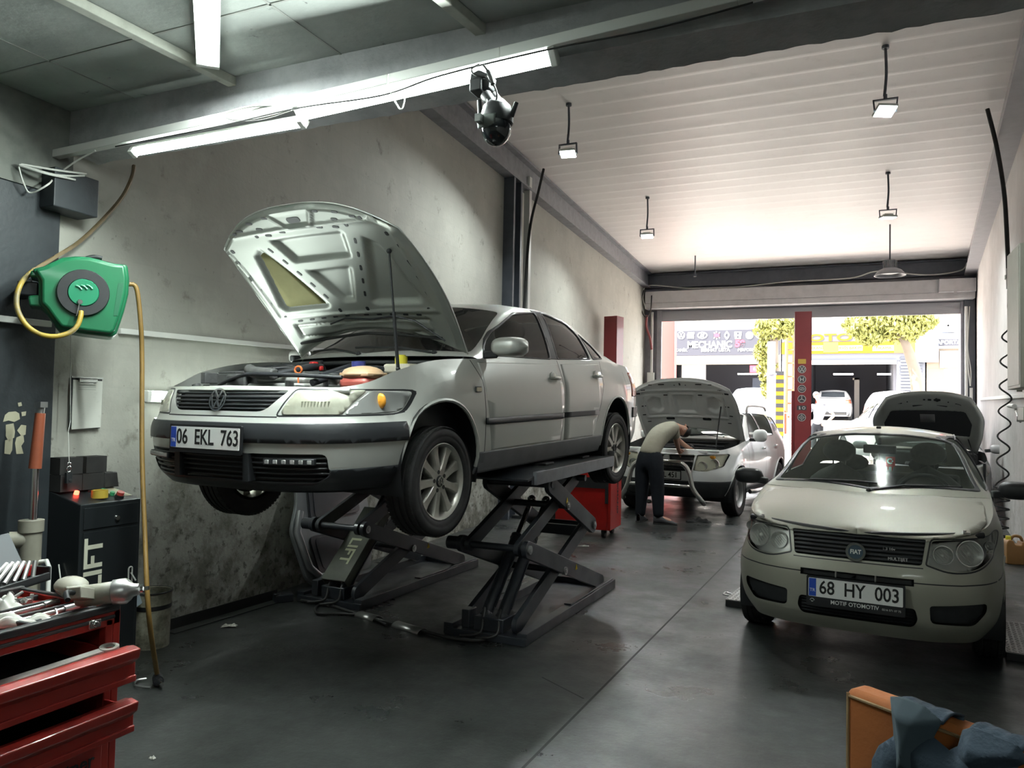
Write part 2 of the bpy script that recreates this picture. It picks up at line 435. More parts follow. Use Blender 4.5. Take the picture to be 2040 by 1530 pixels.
# corrugated white roof lining over the tall part
def roof_prof():
    out = []; y = 3.1
    while y < 20.25:
        out += [(y, 5.25), (y+.27, 5.25), (y+.31, 5.246), (y+.36, 5.246), (y+.40, 5.25)]; y += .40
    return out
w = MB(); pr = roof_prof()
for y, z in pr: w.v += [(-5.3, y, z), (2.9, y, z)]
for i in range(len(pr)-1): w.f.append((2*i, 2*i+2, 2*i+3, 2*i+1)); w.m.append(0)
tag(w.build('roof', M_roof, smooth=25), kind='structure')
w = MB(); w.bx(-5.4, 3.0, 3.0, 20.4, 5.30, 5.4)
tag(w.build('roof_deck', M_steel, smooth=0), kind='structure')
# steel eaves beams along both long walls: web and flanges
w = MB(); lw_box(w, 3.15, 20.0, 4.86, 5.24, 0, .10); lw_box(w, 3.15, 20.0, 4.84, 4.87, 0, .17); lw_box(w, 3.15, 20.0, 5.20, 5.235, 0, .19)
tag(w.build('trim_5', M_steel, smooth=0), kind='structure')
w = MB(); rw_box(w, 6.5, 20.1, 4.85, 5.24, 0, .18); rw_box(w, 6.5, 20.1, 4.83, 4.86, 0, .24)
tag(w.build('trim_6', mat('pale grey steel', (.36, .36, .38), .5, noise=(6, .4, (.26, .26, .28))), smooth=0), kind='structure')
# steel post on the left wall
w = MB(); lw_box(w, 9.72, 9.78, 0, 4.86, 0, .16); lw_box(w, 9.78, 10.0, 0, 4.86, 0, .05); lw_box(w, 10.0, 10.06, 0, 4.86, 0, .16)
tag(w.build('trim_7', M_dsteel, smooth=0), kind='structure')
# end wall around the wide doorway
FA = radians(2.0); FM = Matrix.Translation((-5.09, 19.94, 0)) @ Matrix.Rotation(FA, 4, 'Z')   # local x along the facade, y outward
M_jamb = mat('jamb paint', (.30, .30, .33), .55, noise=(7, .5, (.20, .20, .22)))
w = MB()
w.bx(-.3, .40, 0, .25, 0, 5.4, FM); w.bx(7.42, 8.4, 0, .25, 0, 5.4, FM); w.bx(-.3, 8.4, 0, .25, 4.0, 5.4, FM)
tag(w.build('wall_front', M_jamb, smooth=0), kind='structure')
w = MB(); w.bx(0, 7.7, -.16, 0, 4.84, 5.17, FM); w.bx(0, 7.7, -.22, 0, 5.17, 5.2, FM)
tag(w.build('trim_8', M_dsteel, smooth=0), kind='structure')
w = MB(); w.bx(7.40, 7.62, -.16, 0, 0, 4.7, FM)
tag(w.build('trim_9', M_dsteel, smooth=0), kind='structure')
door = MB()
for i in range(9):
    z = 3.955+.03*i; door.bx(.36, 7.44, -.05, -.025 if i % 2 else -.015, z, z+.029, FM)
d1 = door.build('door_1', mat('shutter slats', (.36, .36, .38), .5), smooth=0); tag(d1, kind='structure')
w = MB(); w.bx(.08, 7.58, -.42, -.02, 4.26, 4.71, FM); w.bx(.08, 7.58, -.44, -.40, 4.40, 4.42, FM); w.build('shutter_box', M_lsteel, d1, smooth=0, bevel=.01)
w = MB(); w.bx(6.85, 7.58, -.56, -.42, 4.40, 4.70, FM); w.bx(6.85, 7.56, -.58, -.56, 4.395, 4.41, FM); w.bx(7.14, 7.2, -.565, -.55, 4.36, 4.4, FM); w.build('motor_cover', M_lsteel, d1, smooth=0, bevel=.008)
for x in (.34, 7.34):
    w = MB(); w.bx(x, x+.12, -.10, -.02, 0, 4.25, FM); w.build('guide_rail', M_jamb, d1, smooth=0, bevel=.004)
# red painted portal posts on the street side
w = MB(); w.bx(.18, .62, .9, 1.3, 0, 4.9, FM); tag(w.build('trim_10', mat('sunlit red post paint', (.62, .10, .09), .6), smooth=0, bevel=.01), kind='structure')
w = MB(); w.bx(7.50, 7.8, .9, 1.3, 0, 4.9, FM); tag(w.build('trim_11', MATS['sunlit red post paint'], smooth=0, bevel=.01), kind='structure')
# street rising away from the door
M_street = mat('pale street paving', (.66, .61, .56), .8, noise=(1.5, .5, (.56, .52, .47)), bump=.2, bscale=15)
def street_z(y): return max(0., lerp_tab([(20.1, 0), (21.5, .30), (24, .50), (38, 1.35), (60, 1.6)], y))
w = MB()
ys = [20.1, 20.8, 21.5, 22.7, 24, 27, 30, 34, 38, 46, 60]
for y in ys: w.v += [(-40, y, street_z(y)), (40, y, street_z(y))]
for i in range(len(ys)-1): w.f.append((2*i, 2*i+1, 2*i+3, 2*i+2)); w.m.append(0)
tag(w.build('street', M_street, smooth=40), kind='structure')
# ================================================================== CAR BUILDING TOOLS
def region_cut(bm, faces, planes):
    """cut the faces by the planes (point, outward normal); return those left inside all of them"""
    cur = list(faces)
    for co, no in planes:
        if not cur: return []
        co = Vector(co); no = Vector(no)
        geom = set(cur)
        for f in cur: geom.update(f.edges); geom.update(f.verts)
        r = bmesh.ops.bisect_plane(bm, geom=list(geom), dist=1e-5, plane_co=co, plane_no=no)
        fs = [g for g in r['geom'] if isinstance(g, bmesh.types.BMFace)]
        cur = [f for f in set(fs) if (f.calc_center_median()-co).dot(no) < 0]
    return cur
AX = {'front': (Vector((1, 0, 0)), Vector((0, 0, 1)), Vector((0, -1, 0))), 'side': (Vector((0, 1, 0)), Vector((0, 0, 1)), Vector((1, 0, 0))),
      'top': (Vector((1, 0, 0)), Vector((0, 1, 0)), Vector((0, 0, 1))), 'rear': (Vector((1, 0, 0)), Vector((0, 0, 1)), Vector((0, 1, 0)))}
def poly_planes(poly, axis):
    U, W, D = AX[axis] if isinstance(axis, str) else axis
    area = sum(a[0]*b[1]-b[0]*a[1] for a, b in zip(poly, poly[1:]+poly[:1]))
    if area < 0: poly = poly[::-1]
    out = []
    for a, b in zip(poly, poly[1:]+poly[:1]):
        du, dw = b[0]-a[0], b[1]-a[1]
        if hypot(du, dw) < 1e-6: continue
        out.append((U*a[0]+W*a[1], (U*dw-W*du).normalized()))
    return out

class Car:
    """half shell (x>=0) in the car's own frame: x to its left hand, y rearwards from the nose, z up"""
    def __init__(s, root, S):
        s.root = root; s.S = S; s.bm = bm = bmesh.new(); s.parts = []
        cols = S['cols']; nc = len(cols); P = []
        for i, c in enumerate(cols):
            x, y = c[0]
            if i == 0: t = Vector((1, 0))
            elif i == nc-1: t = Vector((-1, 0))
            else: t = Vector(cols[i+1][0])-Vector(cols[i-1][0])
            t.normalize(); n = Vector((t.y, -t.x))
            if i in (0, nc-1): n.x = 0
            P.append([Vector((x-n.x*d, y-n.y*d, z)) for z, d in c[1]])
        nr = len(P[0]); q = S.get('q', 5); vq = S.get('vq', 4)
        rows = [catmull([P[c][r] for c in range(nc)], q) for r in range(nr)]
        ncol = len(rows[0])
        for row in rows:
            for p in row: p.x = max(0., p.x)
            row[0].x = 0; row[-1].x = 0
        dense = [catmull([rows[r][c] for r in range(nr)], vq) for c in range(ncol)]
        V = [[bm.verts.new(p) for p in col] for col in dense]
        for a, b in zip(V, V[1:]):
            for j in range(len(a)-1): bm.faces.new((a[j], b[j], b[j+1], a[j+1]))
        s.T = T = [col[-1].copy() for col in dense]; s.tv = [c[-1] for c in V]
        ia = min(range(ncol), key=lambda i: abs(T[i].y-S['cowl'])+(0 if T[i].x > .3 and T[i].y < S['L']*.6 else 9))
        ib = min(range(ncol), key=lambda i: abs(T[i].y-S['deck'])+(0 if T[i].x > .3 and T[i].y > S['L']*.4 else 9))
        s.ia, s.ib = ia, ib
        K = S.get('k', 12)
        def deckgrid(i0, i1, yc0, yc1, zc):
            g = []
            for i in range(i0, i1+1):
                f = (i-i0)/max(1, i1-i0); yc = yc0+(yc1-yc0)*f; t = T[i]; cz = zc(yc); line = [s.tv[i]]
                for j in range(1, K+1):
                    a = 1-j/K
                    line.append(bm.verts.new((t.x*a, yc+(t.y-yc)*a*a, t.z+(cz-t.z)*(1-a**S.get('crown', 2.2)))))
                g.append(line)
            for a, b in zip(g, g[1:]):
                for j in range(K):
                    if len({a[j], b[j], b[j+1], a[j+1]}) == 4:
                        bm.faces.new((a[j], b[j], b[j+1], a[j+1]))
        if S.get('hood', True): deckgrid(0, ia, T[0].y, S['cowlc'], smooth_tab(S['hoodz']))
        if S.get('trunk'): deckgrid(ib, ncol-1, S['deckc'], T[-1].y, smooth_tab(S['trunkz']))
        # greenhouse
        zs = smooth_tab(S['sil']); tum = S['tumble']; rail = smooth_tab(S['railx']); g = []
        bow = smooth_tab(S['bow'])
        for i in range(ia, ib+1):
            t = T[i]; zc = zs(t.y); h = zc-t.z; cd = min(S.get('cd', .06), h*.4)
            zr = zc-cd; xr = min(rail(t.y), t.x-.02); bw = bow(t.y)
            R = Vector((xr, 0, zr)); B = Vector((t.x, 0, t.z)); C = Vector((0, 0, zc))
            top = lambda a: Vector((xr*(1-a), 0, zr+(zc-zr)*(1-(1-a)**2)))
            bulge = Vector((.018*min(1, h/.3), 0, 0))
            pts = [B, B.lerp(R, .3)+bulge*.8, B.lerp(R, .62)+bulge, B.lerp(R, .9)+bulge*.4, R.lerp(top(.06), .5), top(.1), top(.35), top(.68), C]
            line = [s.tv[i]]
            dn = catmull(pts, 3)[1:]
            for p in dn:
                yy = t.y-bw*(1-(p.x/max(t.x, .01))**2) if p.z > t.z-1 else t.y
                line.append(bm.verts.new((max(0, p.x), yy, p.z)))
            line[-1].co.x = 0
            g.append(line)
        for a, b in zip(g, g[1:]):
            for j in range(len(a)-1): bm.faces.new((a[j], b[j], b[j+1], a[j+1]))
        bmesh.ops.remove_doubles(bm, verts=bm.verts, dist=4e-4)
        bmesh.ops.dissolve_degenerate(bm, dist=1e-5, edges=bm.edges)
        bmesh.ops.recalc_face_normals(bm, faces=bm.faces)
        f = max(bm.faces, key=lambda f: f.calc_center_median().x)
        if f.normal.x < 0: bmesh.ops.reverse_faces(bm, faces=bm.faces)
        bm.normal_update()
        s.bvh = BVHTree.FromBMesh(bm)
    # surface lookup ------------------------------------------------
    def side(s, y, z):
        h = s.bvh.ray_cast(Vector((3, y, z)), Vector((-1, 0, 0))); return h[0] or Vector((s.S['W']/2, y, z))
    def front(s, x, z):
        h = s.bvh.ray_cast(Vector((max(x, 1e-4), -2, z)), Vector((0, 1, 0))); return h[0] or Vector((x, 0, z))
    def top(s, x, y):
        h = s.bvh.ray_cast(Vector((max(x, 1e-4), y, 4)), Vector((0, 0, -1))); return h[0] or Vector((x, y, 1))
    def sel(s, D, mind=.12, lim=None):
        out = []
        for f in s.bm.faces:
            if f.material_index: continue
            if f.normal.dot(D) < mind: continue
            if lim:
                c = f.calc_center_median()
                if not lim(c): continue
            out.append(f)
        return out
    def cut(s, poly, axis, mind=.12, lim=None):
        D = (AX[axis] if isinstance(axis, str) else axis)[2]
        us = [p[0] for p in poly]; ws = [p[1] for p in poly]; U, W, _ = AX[axis] if isinstance(axis, str) else axis
        b = (min(us)-.2, max(us)+.2, min(ws)-.2, max(ws)+.2)
        fs = []
        for f in s.sel(D, mind, lim):
            c = f.calc_center_median(); u, w = c.dot(U), c.dot(W)
            if b[0] < u < b[1] and b[2] < w < b[3]: fs.append(f)
        r = region_cut(s.bm, fs, poly_planes(poly, axis)); s.bm.normal_update()
        return r
    def cut3(s, planes, D=None, mind=-2, lim=None):
        r = region_cut(s.bm, s.sel(D or Vector((1, 0, 0)), mind, lim), planes); s.bm.normal_update(); return r
    def band(s, z0, z1, ymax=None, ymin=None, lim=None, xmin=None, xmax=None):
        pl = [((0, 0, z0), (0, 0, -1)), ((0, 0, z1), (0, 0, 1))]
        if ymax is not None: pl.append(((0, ymax, 0), (0, 1, 0)))
        if ymin is not None: pl.append(((0, ymin, 0), (0, -1, 0)))
        if xmin is not None: pl.append(((xmin, 0, 0), (-1, 0, 0)))
        if xmax is not None: pl.append(((xmax, 0, 0), (1, 0, 0)))
        return s.cut3(pl, lim=lim)
    def drop(s, faces): bmesh.ops.delete(s.bm, geom=[f for f in faces if f.is_valid], context='FACES')
    def take(s, faces, name, m, off=0., solid=.012, central=False, parent=None, keep=False, smooth=40, label=None, only=None):
        """lift the faces out as a part of their own on both sides (or one part across the middle)"""
        faces = [f for f in faces if f.is_valid]
        if not faces: return []
        vm = {}; nb = bmesh.new()
        for f in faces:
            vs = []
            for v in f.verts:
                if v not in vm:
                    vm[v] = nb.verts.new(v.co+(v.normal*off))
                vs.append(vm[v])
            try: nb.faces.new(vs)
            except ValueError: pass
        if not keep: s.drop(faces)
        out = []
        def mk(b):
            o = from_bm(name, b, m, parent or s.root, smooth=smooth, solid=solid)
            if label: o['label'] = label
            out.append(o)
        def mirror(b):
            c = b.copy()
            for v in c.verts: v.co.x = -v.co.x
            bmesh.ops.reverse_faces(c, faces=c.faces); return c
        if central:
            c = mirror(nb); me = bpy.data.meshes.new('t'); c.to_mesh(me); nb.from_mesh(me); bpy.data.meshes.remove(me)
            bmesh.ops.remove_doubles(nb, verts=nb.verts, dist=5e-4); mk(nb)
        else:
            if only != 'R': mk(nb)
            if only != 'L': mk(mirror(nb))
        return out
    def seam(s, pts, axis, w=.006, mind=.1, lim=None):
        """dark panel gap along a polyline"""
        for a, b in zip(pts, pts[1:]):
            a = Vector(a); b = Vector(b); d = (b-a).normalized(); n = Vector((-d.y, d.x))*w/2; e = d*w*.3
            fs = s.cut([tuple(a-n-e), tuple(b-n+e), tuple(b+n+e), tuple(a+n-e)], axis, mind, lim)
            for f in fs: f.material_index = 1
    def arch(s, y, z, r, lip=.012, well=True, mat_=None, n=28):
        c = [(y+r*cos(2*pi*i/n), z+r*sin(2*pi*i/n)) for i in range(n)]
        pts = []
        a0 = -radians(25)
        for i in range(25):
            a = a0+(pi-2*a0)*i/24; yy, zz = y+(r+lip*.2)*cos(a), z+(r+lip*.2)*sin(a)
            h = s.bvh.ray_cast(Vector((3, yy, zz)), Vector((-1, 0, 0)))
            if h[0] is not None and zz > s.S['zb']+.01: pts.append(h[0]+Vector((-.004, 0, 0)))
        s.drop(s.cut(c, 'side', .1, lambda q: q.x > .3))
        s.lips = getattr(s, 'lips', []); s.lips.append((pts, lip))
        if well:
            for sg in (1, -1):
                mb = MB(); M = frame((sg*.40, y, z), (0, 1, 0), (0, 0, 1)) @ Matrix.Scale(1 if sg > 0 else 1, 4)
                xo = (s.side(y, z+r+.03).x-.02)
                mb.add([], [])
                nseg = 20; vs = []; fs = []
                for i in range(nseg+1):
                    a = -radians(20)+(pi+radians(40))*i/nseg
                    for x in (.40, xo): vs.append((sg*x, y+(r+.015)*cos(a), z+(r+.015)*sin(a)))
                for i in range(nseg): fs.append((2*i, 2*i+1, 2*i+3, 2*i+2))
                fs.append(tuple(2*i for i in range(nseg+1)))
                mb.add(vs, fs); mb.build('wheel_well', M_black, s.root, smooth=60)
    def done(s, m, name='body'):
        bm = s.bm
        for pts, lip in getattr(s, 'lips', []):
            if len(pts) > 3:
                mb = MB(); mb.tube(pts, lip, 6); vs = [bm.verts.new(v) for v in mb.v]
                for f in mb.f: bm.faces.new([vs[i] for i in f])
        c = bm.copy()
        for v in c.verts: v.co.x = -v.co.x
        bmesh.ops.reverse_faces(c, faces=c.faces)
        me = bpy.data.meshes.new('t'); c.to_mesh(me); bm.from_mesh(me); bpy.data.meshes.remove(me)
        bmesh.ops.remove_doubles(bm, verts=[v for v in bm.verts if abs(v.co.x) < 1e-3], dist=8e-4)
        return from_bm(name, bm, [m, M_black], s.root, smooth=32)

def part_pair(fn, name, m, parent, **k):
    """build the same part on both sides; fn(MB, sign)"""
    out = []
    for sg in (1, -1):
        mb = MB(); fn(mb, sg); out.append(mb.build(name, m, parent, **k))
    return out
M_tyre = mat('tyre rubber', (.016, .016, .017), .72, noise=(14, .6, (.035, .034, .032)))
M_rim = mat('silver alloy', (.52, .51, .47), .38, .75, noise=(9, .5, (.34, .32, .28)))
M_rimsteel = mat('grey steel rim', (.40, .40, .40), .4, .6)
M_hub = mat('dark brake metal', (.05, .048, .045), .6, .5)
def wheel(parent, c, R, rim, width, sg, style, emb=None, seedrot=0., plain=False):
    """c: wheel centre; sg: +1 faces +x. style: (kind, spokes)"""
    M = frame((c[0], c[1], c[2]), (0, sg, 0), (0, 0, 1)) @ Matrix.Rotation(seedrot, 4, 'Z')   # local z points outwards
    h = width/2
    prof = [(rim*.97, -h*.85), (rim*1.02, -h*.95), (R*.93, -h*.98), (R*.985, -h*.8)]
    for k in range(4):
        a = -h*.62+k*h*.41
        prof += [(R, a-.002), (R, a+h*.24), (R-.008, a+h*.26), (R-.008, a+h*.39)]
    prof += [(R*.985, h*.82), (R*.955, h*.95), (R*.90, h*1.0), (R*.84, h*1.02), (R*.83, h*.995), (R*.80, h*1.01), (rim*1.06, h*.98), (rim*1.02, h*.92), (rim*.97, h*.82)]
    mb = MB(); mb.lathe(prof, 48, M)
    if not plain:      # fine tread blocks
        for i in range(72):
            a = 2*pi*i/72; Mk = M @ Matrix.Rotation(a, 4, 'Z')
            for z0, z1 in ((-h*.80, -h*.56), (h*.62, h*.84)): mb.bx(R-.012, R+.0015, -.007, .007, z0, z1, Mk)
    ty = mb.build('wheel', M_tyre, parent, smooth=50)
    mb = MB(); kind, ns = style
    mb.lathe([(rim*.90, -h*.8), (rim*.93, h*.55), (rim*.975, h*.80), (rim*1.0, h*.90), (rim*.985, h*.93), (rim*.93, h*.80), (rim*.90, h*.55), (rim*.88, -h*.8)], 48, M)
    zf = h*.66
    if kind == 'spoke':
        for i in range(ns):
            Mk = M @ Matrix.Rotation(2*pi*i/ns+pi/2, 4, 'Z')
            w0, w1, w2 = rim*.135, rim*.105, rim*.20
            vs = []
            for r_, w_, z_ in ((rim*.20, w0, zf+.004), (rim*.45, w1, zf+.006), (rim*.72, w1*1.12, zf+.004), (rim*.88, w2*.78, zf+.004), (rim*.955, w2, zf+.010)):
                vs += [(r_, -w_, z_-.012), (r_, -w_*.72, z_), (r_, w_*.72, z_), (r_, w_, z_-.012), (r_, w_*.9, z_-.05), (r_, -w_*.9, z_-.05)]
            fs = [(0, 5, 4, 3, 2, 1)]
            for a in range(4):
                for b in range(6): fs.append((a*6+b, a*6+(b+1) % 6, a*6+6+(b+1) % 6, a*6+6+b))
            mb.add(vs, fs, Mk)
        mb.lathe([(0, zf+.004), (rim*.16, zf+.004), (rim*.30, zf+.002), (rim*.345, zf-.012), (rim*.345, zf-.06)], 32, M)
    else:              # pressed steel wheel with vent holes
        mb.lathe([(0, h*.25), (rim*.28, h*.25), (rim*.36, h*.42), (rim*.50, h*.55), (rim*.62, h*.42)], 40, M)
        mb.lathe([(rim*.78, h*.35), (rim*.92, h*.2)], 40, M)
        for i in range(ns):
            Mk = M @ Matrix.Rotation(2*pi*i/ns, 4, 'Z'); an = pi/ns*.55
            mb.add([(rim*.62*cos(-an), rim*.62*sin(-an), h*.42), (rim*.79*cos(-an), rim*.79*sin(-an), h*.35), (rim*.79*cos(an), rim*.79*sin(an), h*.35), (rim*.62*cos(an), rim*.62*sin(an), h*.42)], [(0, 1, 2, 3)], Mk)
    mb.mi = 1
    for i in range(5):
        a = 2*pi*i/5+.3; p = Vector((rim*.245*cos(a), rim*.245*sin(a), zf-.006)) if kind == 'spoke' else Vector((rim*.2*cos(a), rim*.2*sin(a), h*.25))
        mb.cyl(M @ p, M @ (p+Vector((0, 0, .012))), .0125, n=10)
    mb.build('rim', [M_rim if kind == 'spoke' else M_rimsteel, M_hub], ty, smooth=40)
    mb = MB(); mb.cyl(M @ Vector((0, 0, -h*.3)), M @ Vector((0, 0, -h*.1)), rim*.74, n=32); mb.bx(-rim*.85, -rim*.5, -.06, .06, -h*.4, h*.1, M)
    mb.build('brake_disc', M_hub, ty, smooth=40)
    mb = MB(); mb.lathe([(0, .014), (rim*.13, .012), (rim*.155, .006), (rim*.155, -.004)], 28, M @ Matrix.Translation((0, 0, zf if kind == 'spoke' else h*.27)))
    hc = mb.build('hub_cap', M_black if emb else M_rim, ty, smooth=40)
    if emb: emb(hc, M @ Matrix.Rotation(-seedrot, 4, 'Z') @ Matrix.Translation((0, 0, zf+.013)) @ Matrix.Rotation(0, 4, 'Z'), rim*.13)
    return ty
def ring_mesh(mb, r0, r1, d, M, n=32):
    mb.lathe([(r0, 0), (r0, d), (r1, d), (r1, 0)], n, M)
def stroke(mb, pts, w, d, M):
    for a, b in zip(pts, pts[1:]):
        a = Vector(a); b = Vector(b); u = (b-a).normalized(); n = Vector((-u.y, u.x))*w/2
        mb.prism([tuple(a-n), tuple(b-n), tuple(b+n), tuple(a+n)], 0, d, M)
def vw_mark(parent, M, r, name='emblem', m=None, d=.004):
    """a ring with a V over a W"""
    mb = MB(); ring_mesh(mb, r*.88, r, d, M)
    w = r*.17
    stroke(mb, [(-.40*r, .80*r), (0, .02*r), (.40*r, .80*r)], w, d, M)
    stroke(mb, [(-.80*r, .38*r), (-.38*r, -.74*r), (0, -.02*r), (.38*r, -.74*r), (.80*r, .38*r)], w, d, M)
    return mb.build(name, m or M_chrome, parent, smooth=30)
M_plate = mat('plate white', (.78, .78, .76), .4)
M_eublue = mat('plate blue', (.02, .07, .42), .45)
M_pltxt = mat('plate black', (.01, .01, .01), .5)
def plate(parent, M, txt, w=.52, h=.112, sx=.86, name='number_plate', frame_h=0., gap=1.0):
    """local x along the plate, y up, z towards the viewer"""
    mb = MB(); mb.prism(roundpoly([(-w/2-.012, -h/2-.012-frame_h), (w/2+.012, -h/2-.012-frame_h), (w/2+.012, h/2+.012), (-w/2-.012, h/2+.012)], .008), -.012, 0, M)
    p = mb.build(name, M_black, parent, smooth=30)
    mb = MB(); mb.prism(roundpoly([(-w/2, -h/2), (w/2, -h/2), (w/2, h/2), (-w/2, h/2)], .006), 0, .003, M); mb.build('plate_face', M_plate, p, smooth=30)
    mb = MB(); mb.prism([(-w/2+.003, -h/2+.003), (-w/2+.044, -h/2+.003), (-w/2+.044, h/2-.003), (-w/2+.003, h/2-.003)], .003, .0045, M); mb.build('country_band', M_eublue, p, smooth=0)
    text('country_letters', 'TR', M @ Matrix.Translation((-w/2+.0235, -h*.16, .0045)), .028, M_plate, p, .0008, sx=.95)
    text('plate_number', txt, M @ Matrix.Translation((.022, 0, .0035)), .112, M_pltxt, p, .001, sx=sx, bold=.0016)
    return p
def seat(parent, x, y, z, m, name='seat'):
    mb = MB(); mb.grid(lambda u, v: Vector((x+.25*cos(2*pi*u)*(1 if v < .8 else (1-v)/.2), y+.08*sin(2*pi*u)+.14*v, z+.62*v)), 16, 8, True)
    mb.bx(x-.24, x+.24, y-.45, y+.02, z-.08, z+.08)
    o = mb.build(name, m, parent, smooth=50, bevel=.02)
    mb = MB(); mb.ball((x, y+.15, z+.72), (.14, .055, .10), 14); mb.cyl((x-.05, y+.14, z+.55), (x-.05, y+.15, z+.68), .007); mb.cyl((x+.05, y+.14, z+.55), (x+.05, y+.15, z+.68), .007)
    mb.build('headrest', m, o, smooth=60)
    return o
def steering_wheel(parent, x, y, z, m):
    mb = MB(); M = Matrix.Translation((x, y, z)) @ Matrix.Rotation(radians(-62), 4, 'X')
    mb.tube([M @ Vector((.18*cos(2*pi*i/28), .18*sin(2*pi*i/28), 0)) for i in range(28)], .014, 8, closed=True)
    mb.bar(M @ Vector((-.17, 0, 0)), M @ Vector((.17, 0, 0)), .04, .02, M.to_3x3() @ Vector((0, 0, 1))); mb.ball(M @ Vector((0, 0, 0)), .06, 10)
    return mb.build('steering_wheel', m, parent, smooth=50)
M_seatgrey = mat('grey seat cloth', (.10, .10, .095), .9, noise=(40, .6, (.06, .06, .058)))
M_seatdark = mat('charcoal seat cloth', (.03, .03, .032), .9)
M_plastic = mat('black textured plastic', (.018, .020, .022), .55, noise=(20, .5, (.03, .032, .034)))
M_gtint = glass('tinted window glass', (.42, .46, .44), .28, (.03, .035, .033))
M_gclear = glass('clear window glass', (.82, .90, .86), .13, (.26, .28, .25), .09, .14)
M_glamp = glass('clear lamp glass', (.97, .98, .96), .0, (.4, .4, .4), .7)
M_reflector = mat('lamp reflector', (.86, .86, .84), .22, .65)
def mirror_housing(parent, c, d, m, name='door_mirror', arm=None, ma=None):
    """c: centre, d: half sizes"""
    mb = MB()
    def fn(u, v):
        a = 2*pi*u; p = v*2-1; e = (1-abs(p)**3.2)**.5 if abs(p) < 1 else 0
        ca, sa = cos(a), sin(a); ca = math.copysign(abs(ca)**.65, ca); sa = math.copysign(abs(sa)**.65, sa)
        return Vector((c[0]+d[0]*p, c[1]+d[1]*ca*e*(1 if ca < 0 else .55), c[2]+d[2]*sa*e))
    mb.grid(fn, 20, 14, True)
    o = mb.build(name, m, parent, smooth=60)
    if arm:
        mb = MB(); mb.bar(arm[0], arm[1], .07, .05); mb.build('mirror_arm', ma or M_plastic, o, smooth=30, bevel=.01)
    return o
# ================================================================== SILVER SEDAN ON THE LIFT
def in_frame(root, px, py, axis, val):
    M = Matrix.Translation(root.location) @ root.rotation_euler.to_matrix().to_4x4(); I = M.inverted()
    o = I @ CP; d = I.to_3x3() @ ray(px, py); return o+d*((val-o[axis])/d[axis])
M_paint = mat('silver car paint', (.58, .595, .56), .40, .35, coat=.55, noise=(2, .18, (.50, .515, .485)))
M_sillgrey = mat('grey sill plastic', (.15, .15, .16), .5, noise=(9, .5, (.10, .10, .105)))
M_trim = mat('black trim', (.022, .024, .027), .4)
M_yellowlens = mat('hazed lamp lens', (.47, .47, .385), .22, .25, coat=.8, noise=(9, .7, (.30, .30, .25)))
M_orange = mat('amber lamp', (.85, .36, .04), .25, coat=.4)

sedan = thing('sedan', 'silver four-door sedan with open hood raised on the black scissor lift', 'car', (-3.071, 3.012, .828), (.0358, 0, -.0796))
fr = lambda zt, i0=.10, i1=.0: [(.25, .10+i1), (.33, .03+i1), (.44, .004), (.555, .0), (.63, .03), (.71, .055), (zt, i0)]
sd = lambda zt, it=.07: [(.25, .05), (.34, .018), (.46, .004), (.57, 0), (.68, -.002), (.82, .012), (zt, it)]
cols = [((0, 0), fr(.785)), ((.25, .004), fr(.785)), ((.46, .045), fr(.785)), ((.61, .11), fr(.785)), ((.73, .215), fr(.788, .095)),
        ((.805, .37), fr(.815, .075)), ((.848, .59), fr(.885, .065)), ((.866, .92), sd(.945, .075)), ((.87, 1.38), sd(.968)), ((.87, 2.0), sd(.978)),
        ((.87, 2.8), sd(1.0)), ((.865, 3.5), sd(1.012)), ((.845, 4.0), sd(1.0, .085)), ((.79, 4.36), sd(.985, .09)), ((.68, 4.56), fr(.965, .08)),
        ((.40, 4.65), fr(.96, .08)), ((0, 4.675), fr(.96, .08))]
S = dict(cols=cols, L=4.675, W=1.74, zb=.25, cowl=1.40, deck=4.0, cowlc=1.22, deckc=3.98, hood=False, hoodz=[(.1, .80), (.5, .90), (.9, .96), (1.22, .985)],
         trunk=True, trunkz=[(3.98, 1.03), (4.3, 1.03), (4.675, .965)], sil=[(1.40, .99), (1.6, 1.10), (1.9, 1.27), (2.2, 1.405), (2.6, 1.462), (3.0, 1.435), (3.4, 1.315), (3.7, 1.17), (4.0, 1.03)],
         railx=[(1.4, .76), (1.8, .68), (2.2, .605), (2.8, .595), (3.3, .62), (4.0, .70)], tumble=.5, bow=[(1.40, .18), (2.2, .12), (2.6, 0), (3.2, -.03), (4.0, -.05)], cd=.07)
c = Car(sedan, S)
# wheel arches
c.arch(.915, .335, .378); c.arch(3.69, .335, .368)
# front apertures
gr = roundpoly([(-.1, .662), (.335, .662), (.435, .772), (-.1, .772)], [0, .05, .02, 0])
c.take(c.cut(gr, 'front'), 'grille', M_black, -.03, central=True)
hl = roundpoly([(.425, .648), (.695, .648), (.735, .772), (.475, .768)], [.03, .012, .012, .02])
lens_pts = c.cut(hl, 'front'); c.take(lens_pts, 'headlight', M_yellowlens, .004, solid=.03)
ind = roundpoly([(.702, .648), (.800, .651), (.806, .766), (.742, .770)], [.01, .02, .02, .01])
c.take(c.cut(ind, 'front', .05), 'indicator_lamp', mat('grey indicator lens', (.40, .41, .40), .15, .4, coat=.8), .002, solid=.03)
GASK = [(.404, .640), (.806, .643), (.812, .772), (.466, .777), (.404, .640)]
gk_ = roundpoly(GASK[:-1], .02, 3); c.seam(gk_+gk_[:1], 'front', .009, .03)
low = roundpoly([(-.1, .305), (.60, .305), (.665, .34), (.665, .452), (-.1, .452)], [0, .02, .03, .03, 0])
c.take(c.cut(low, 'front'), 'lower_grille', M_black, -.03, central=True)
c.take(c.band(.505, .60, ymax=.58), 'bumper_strip', M_trim, .012, central=True, solid=.02)
c.take(c.band(.15, .375, ymax=.60), 'bumper_lip', M_trim, .003, central=True)
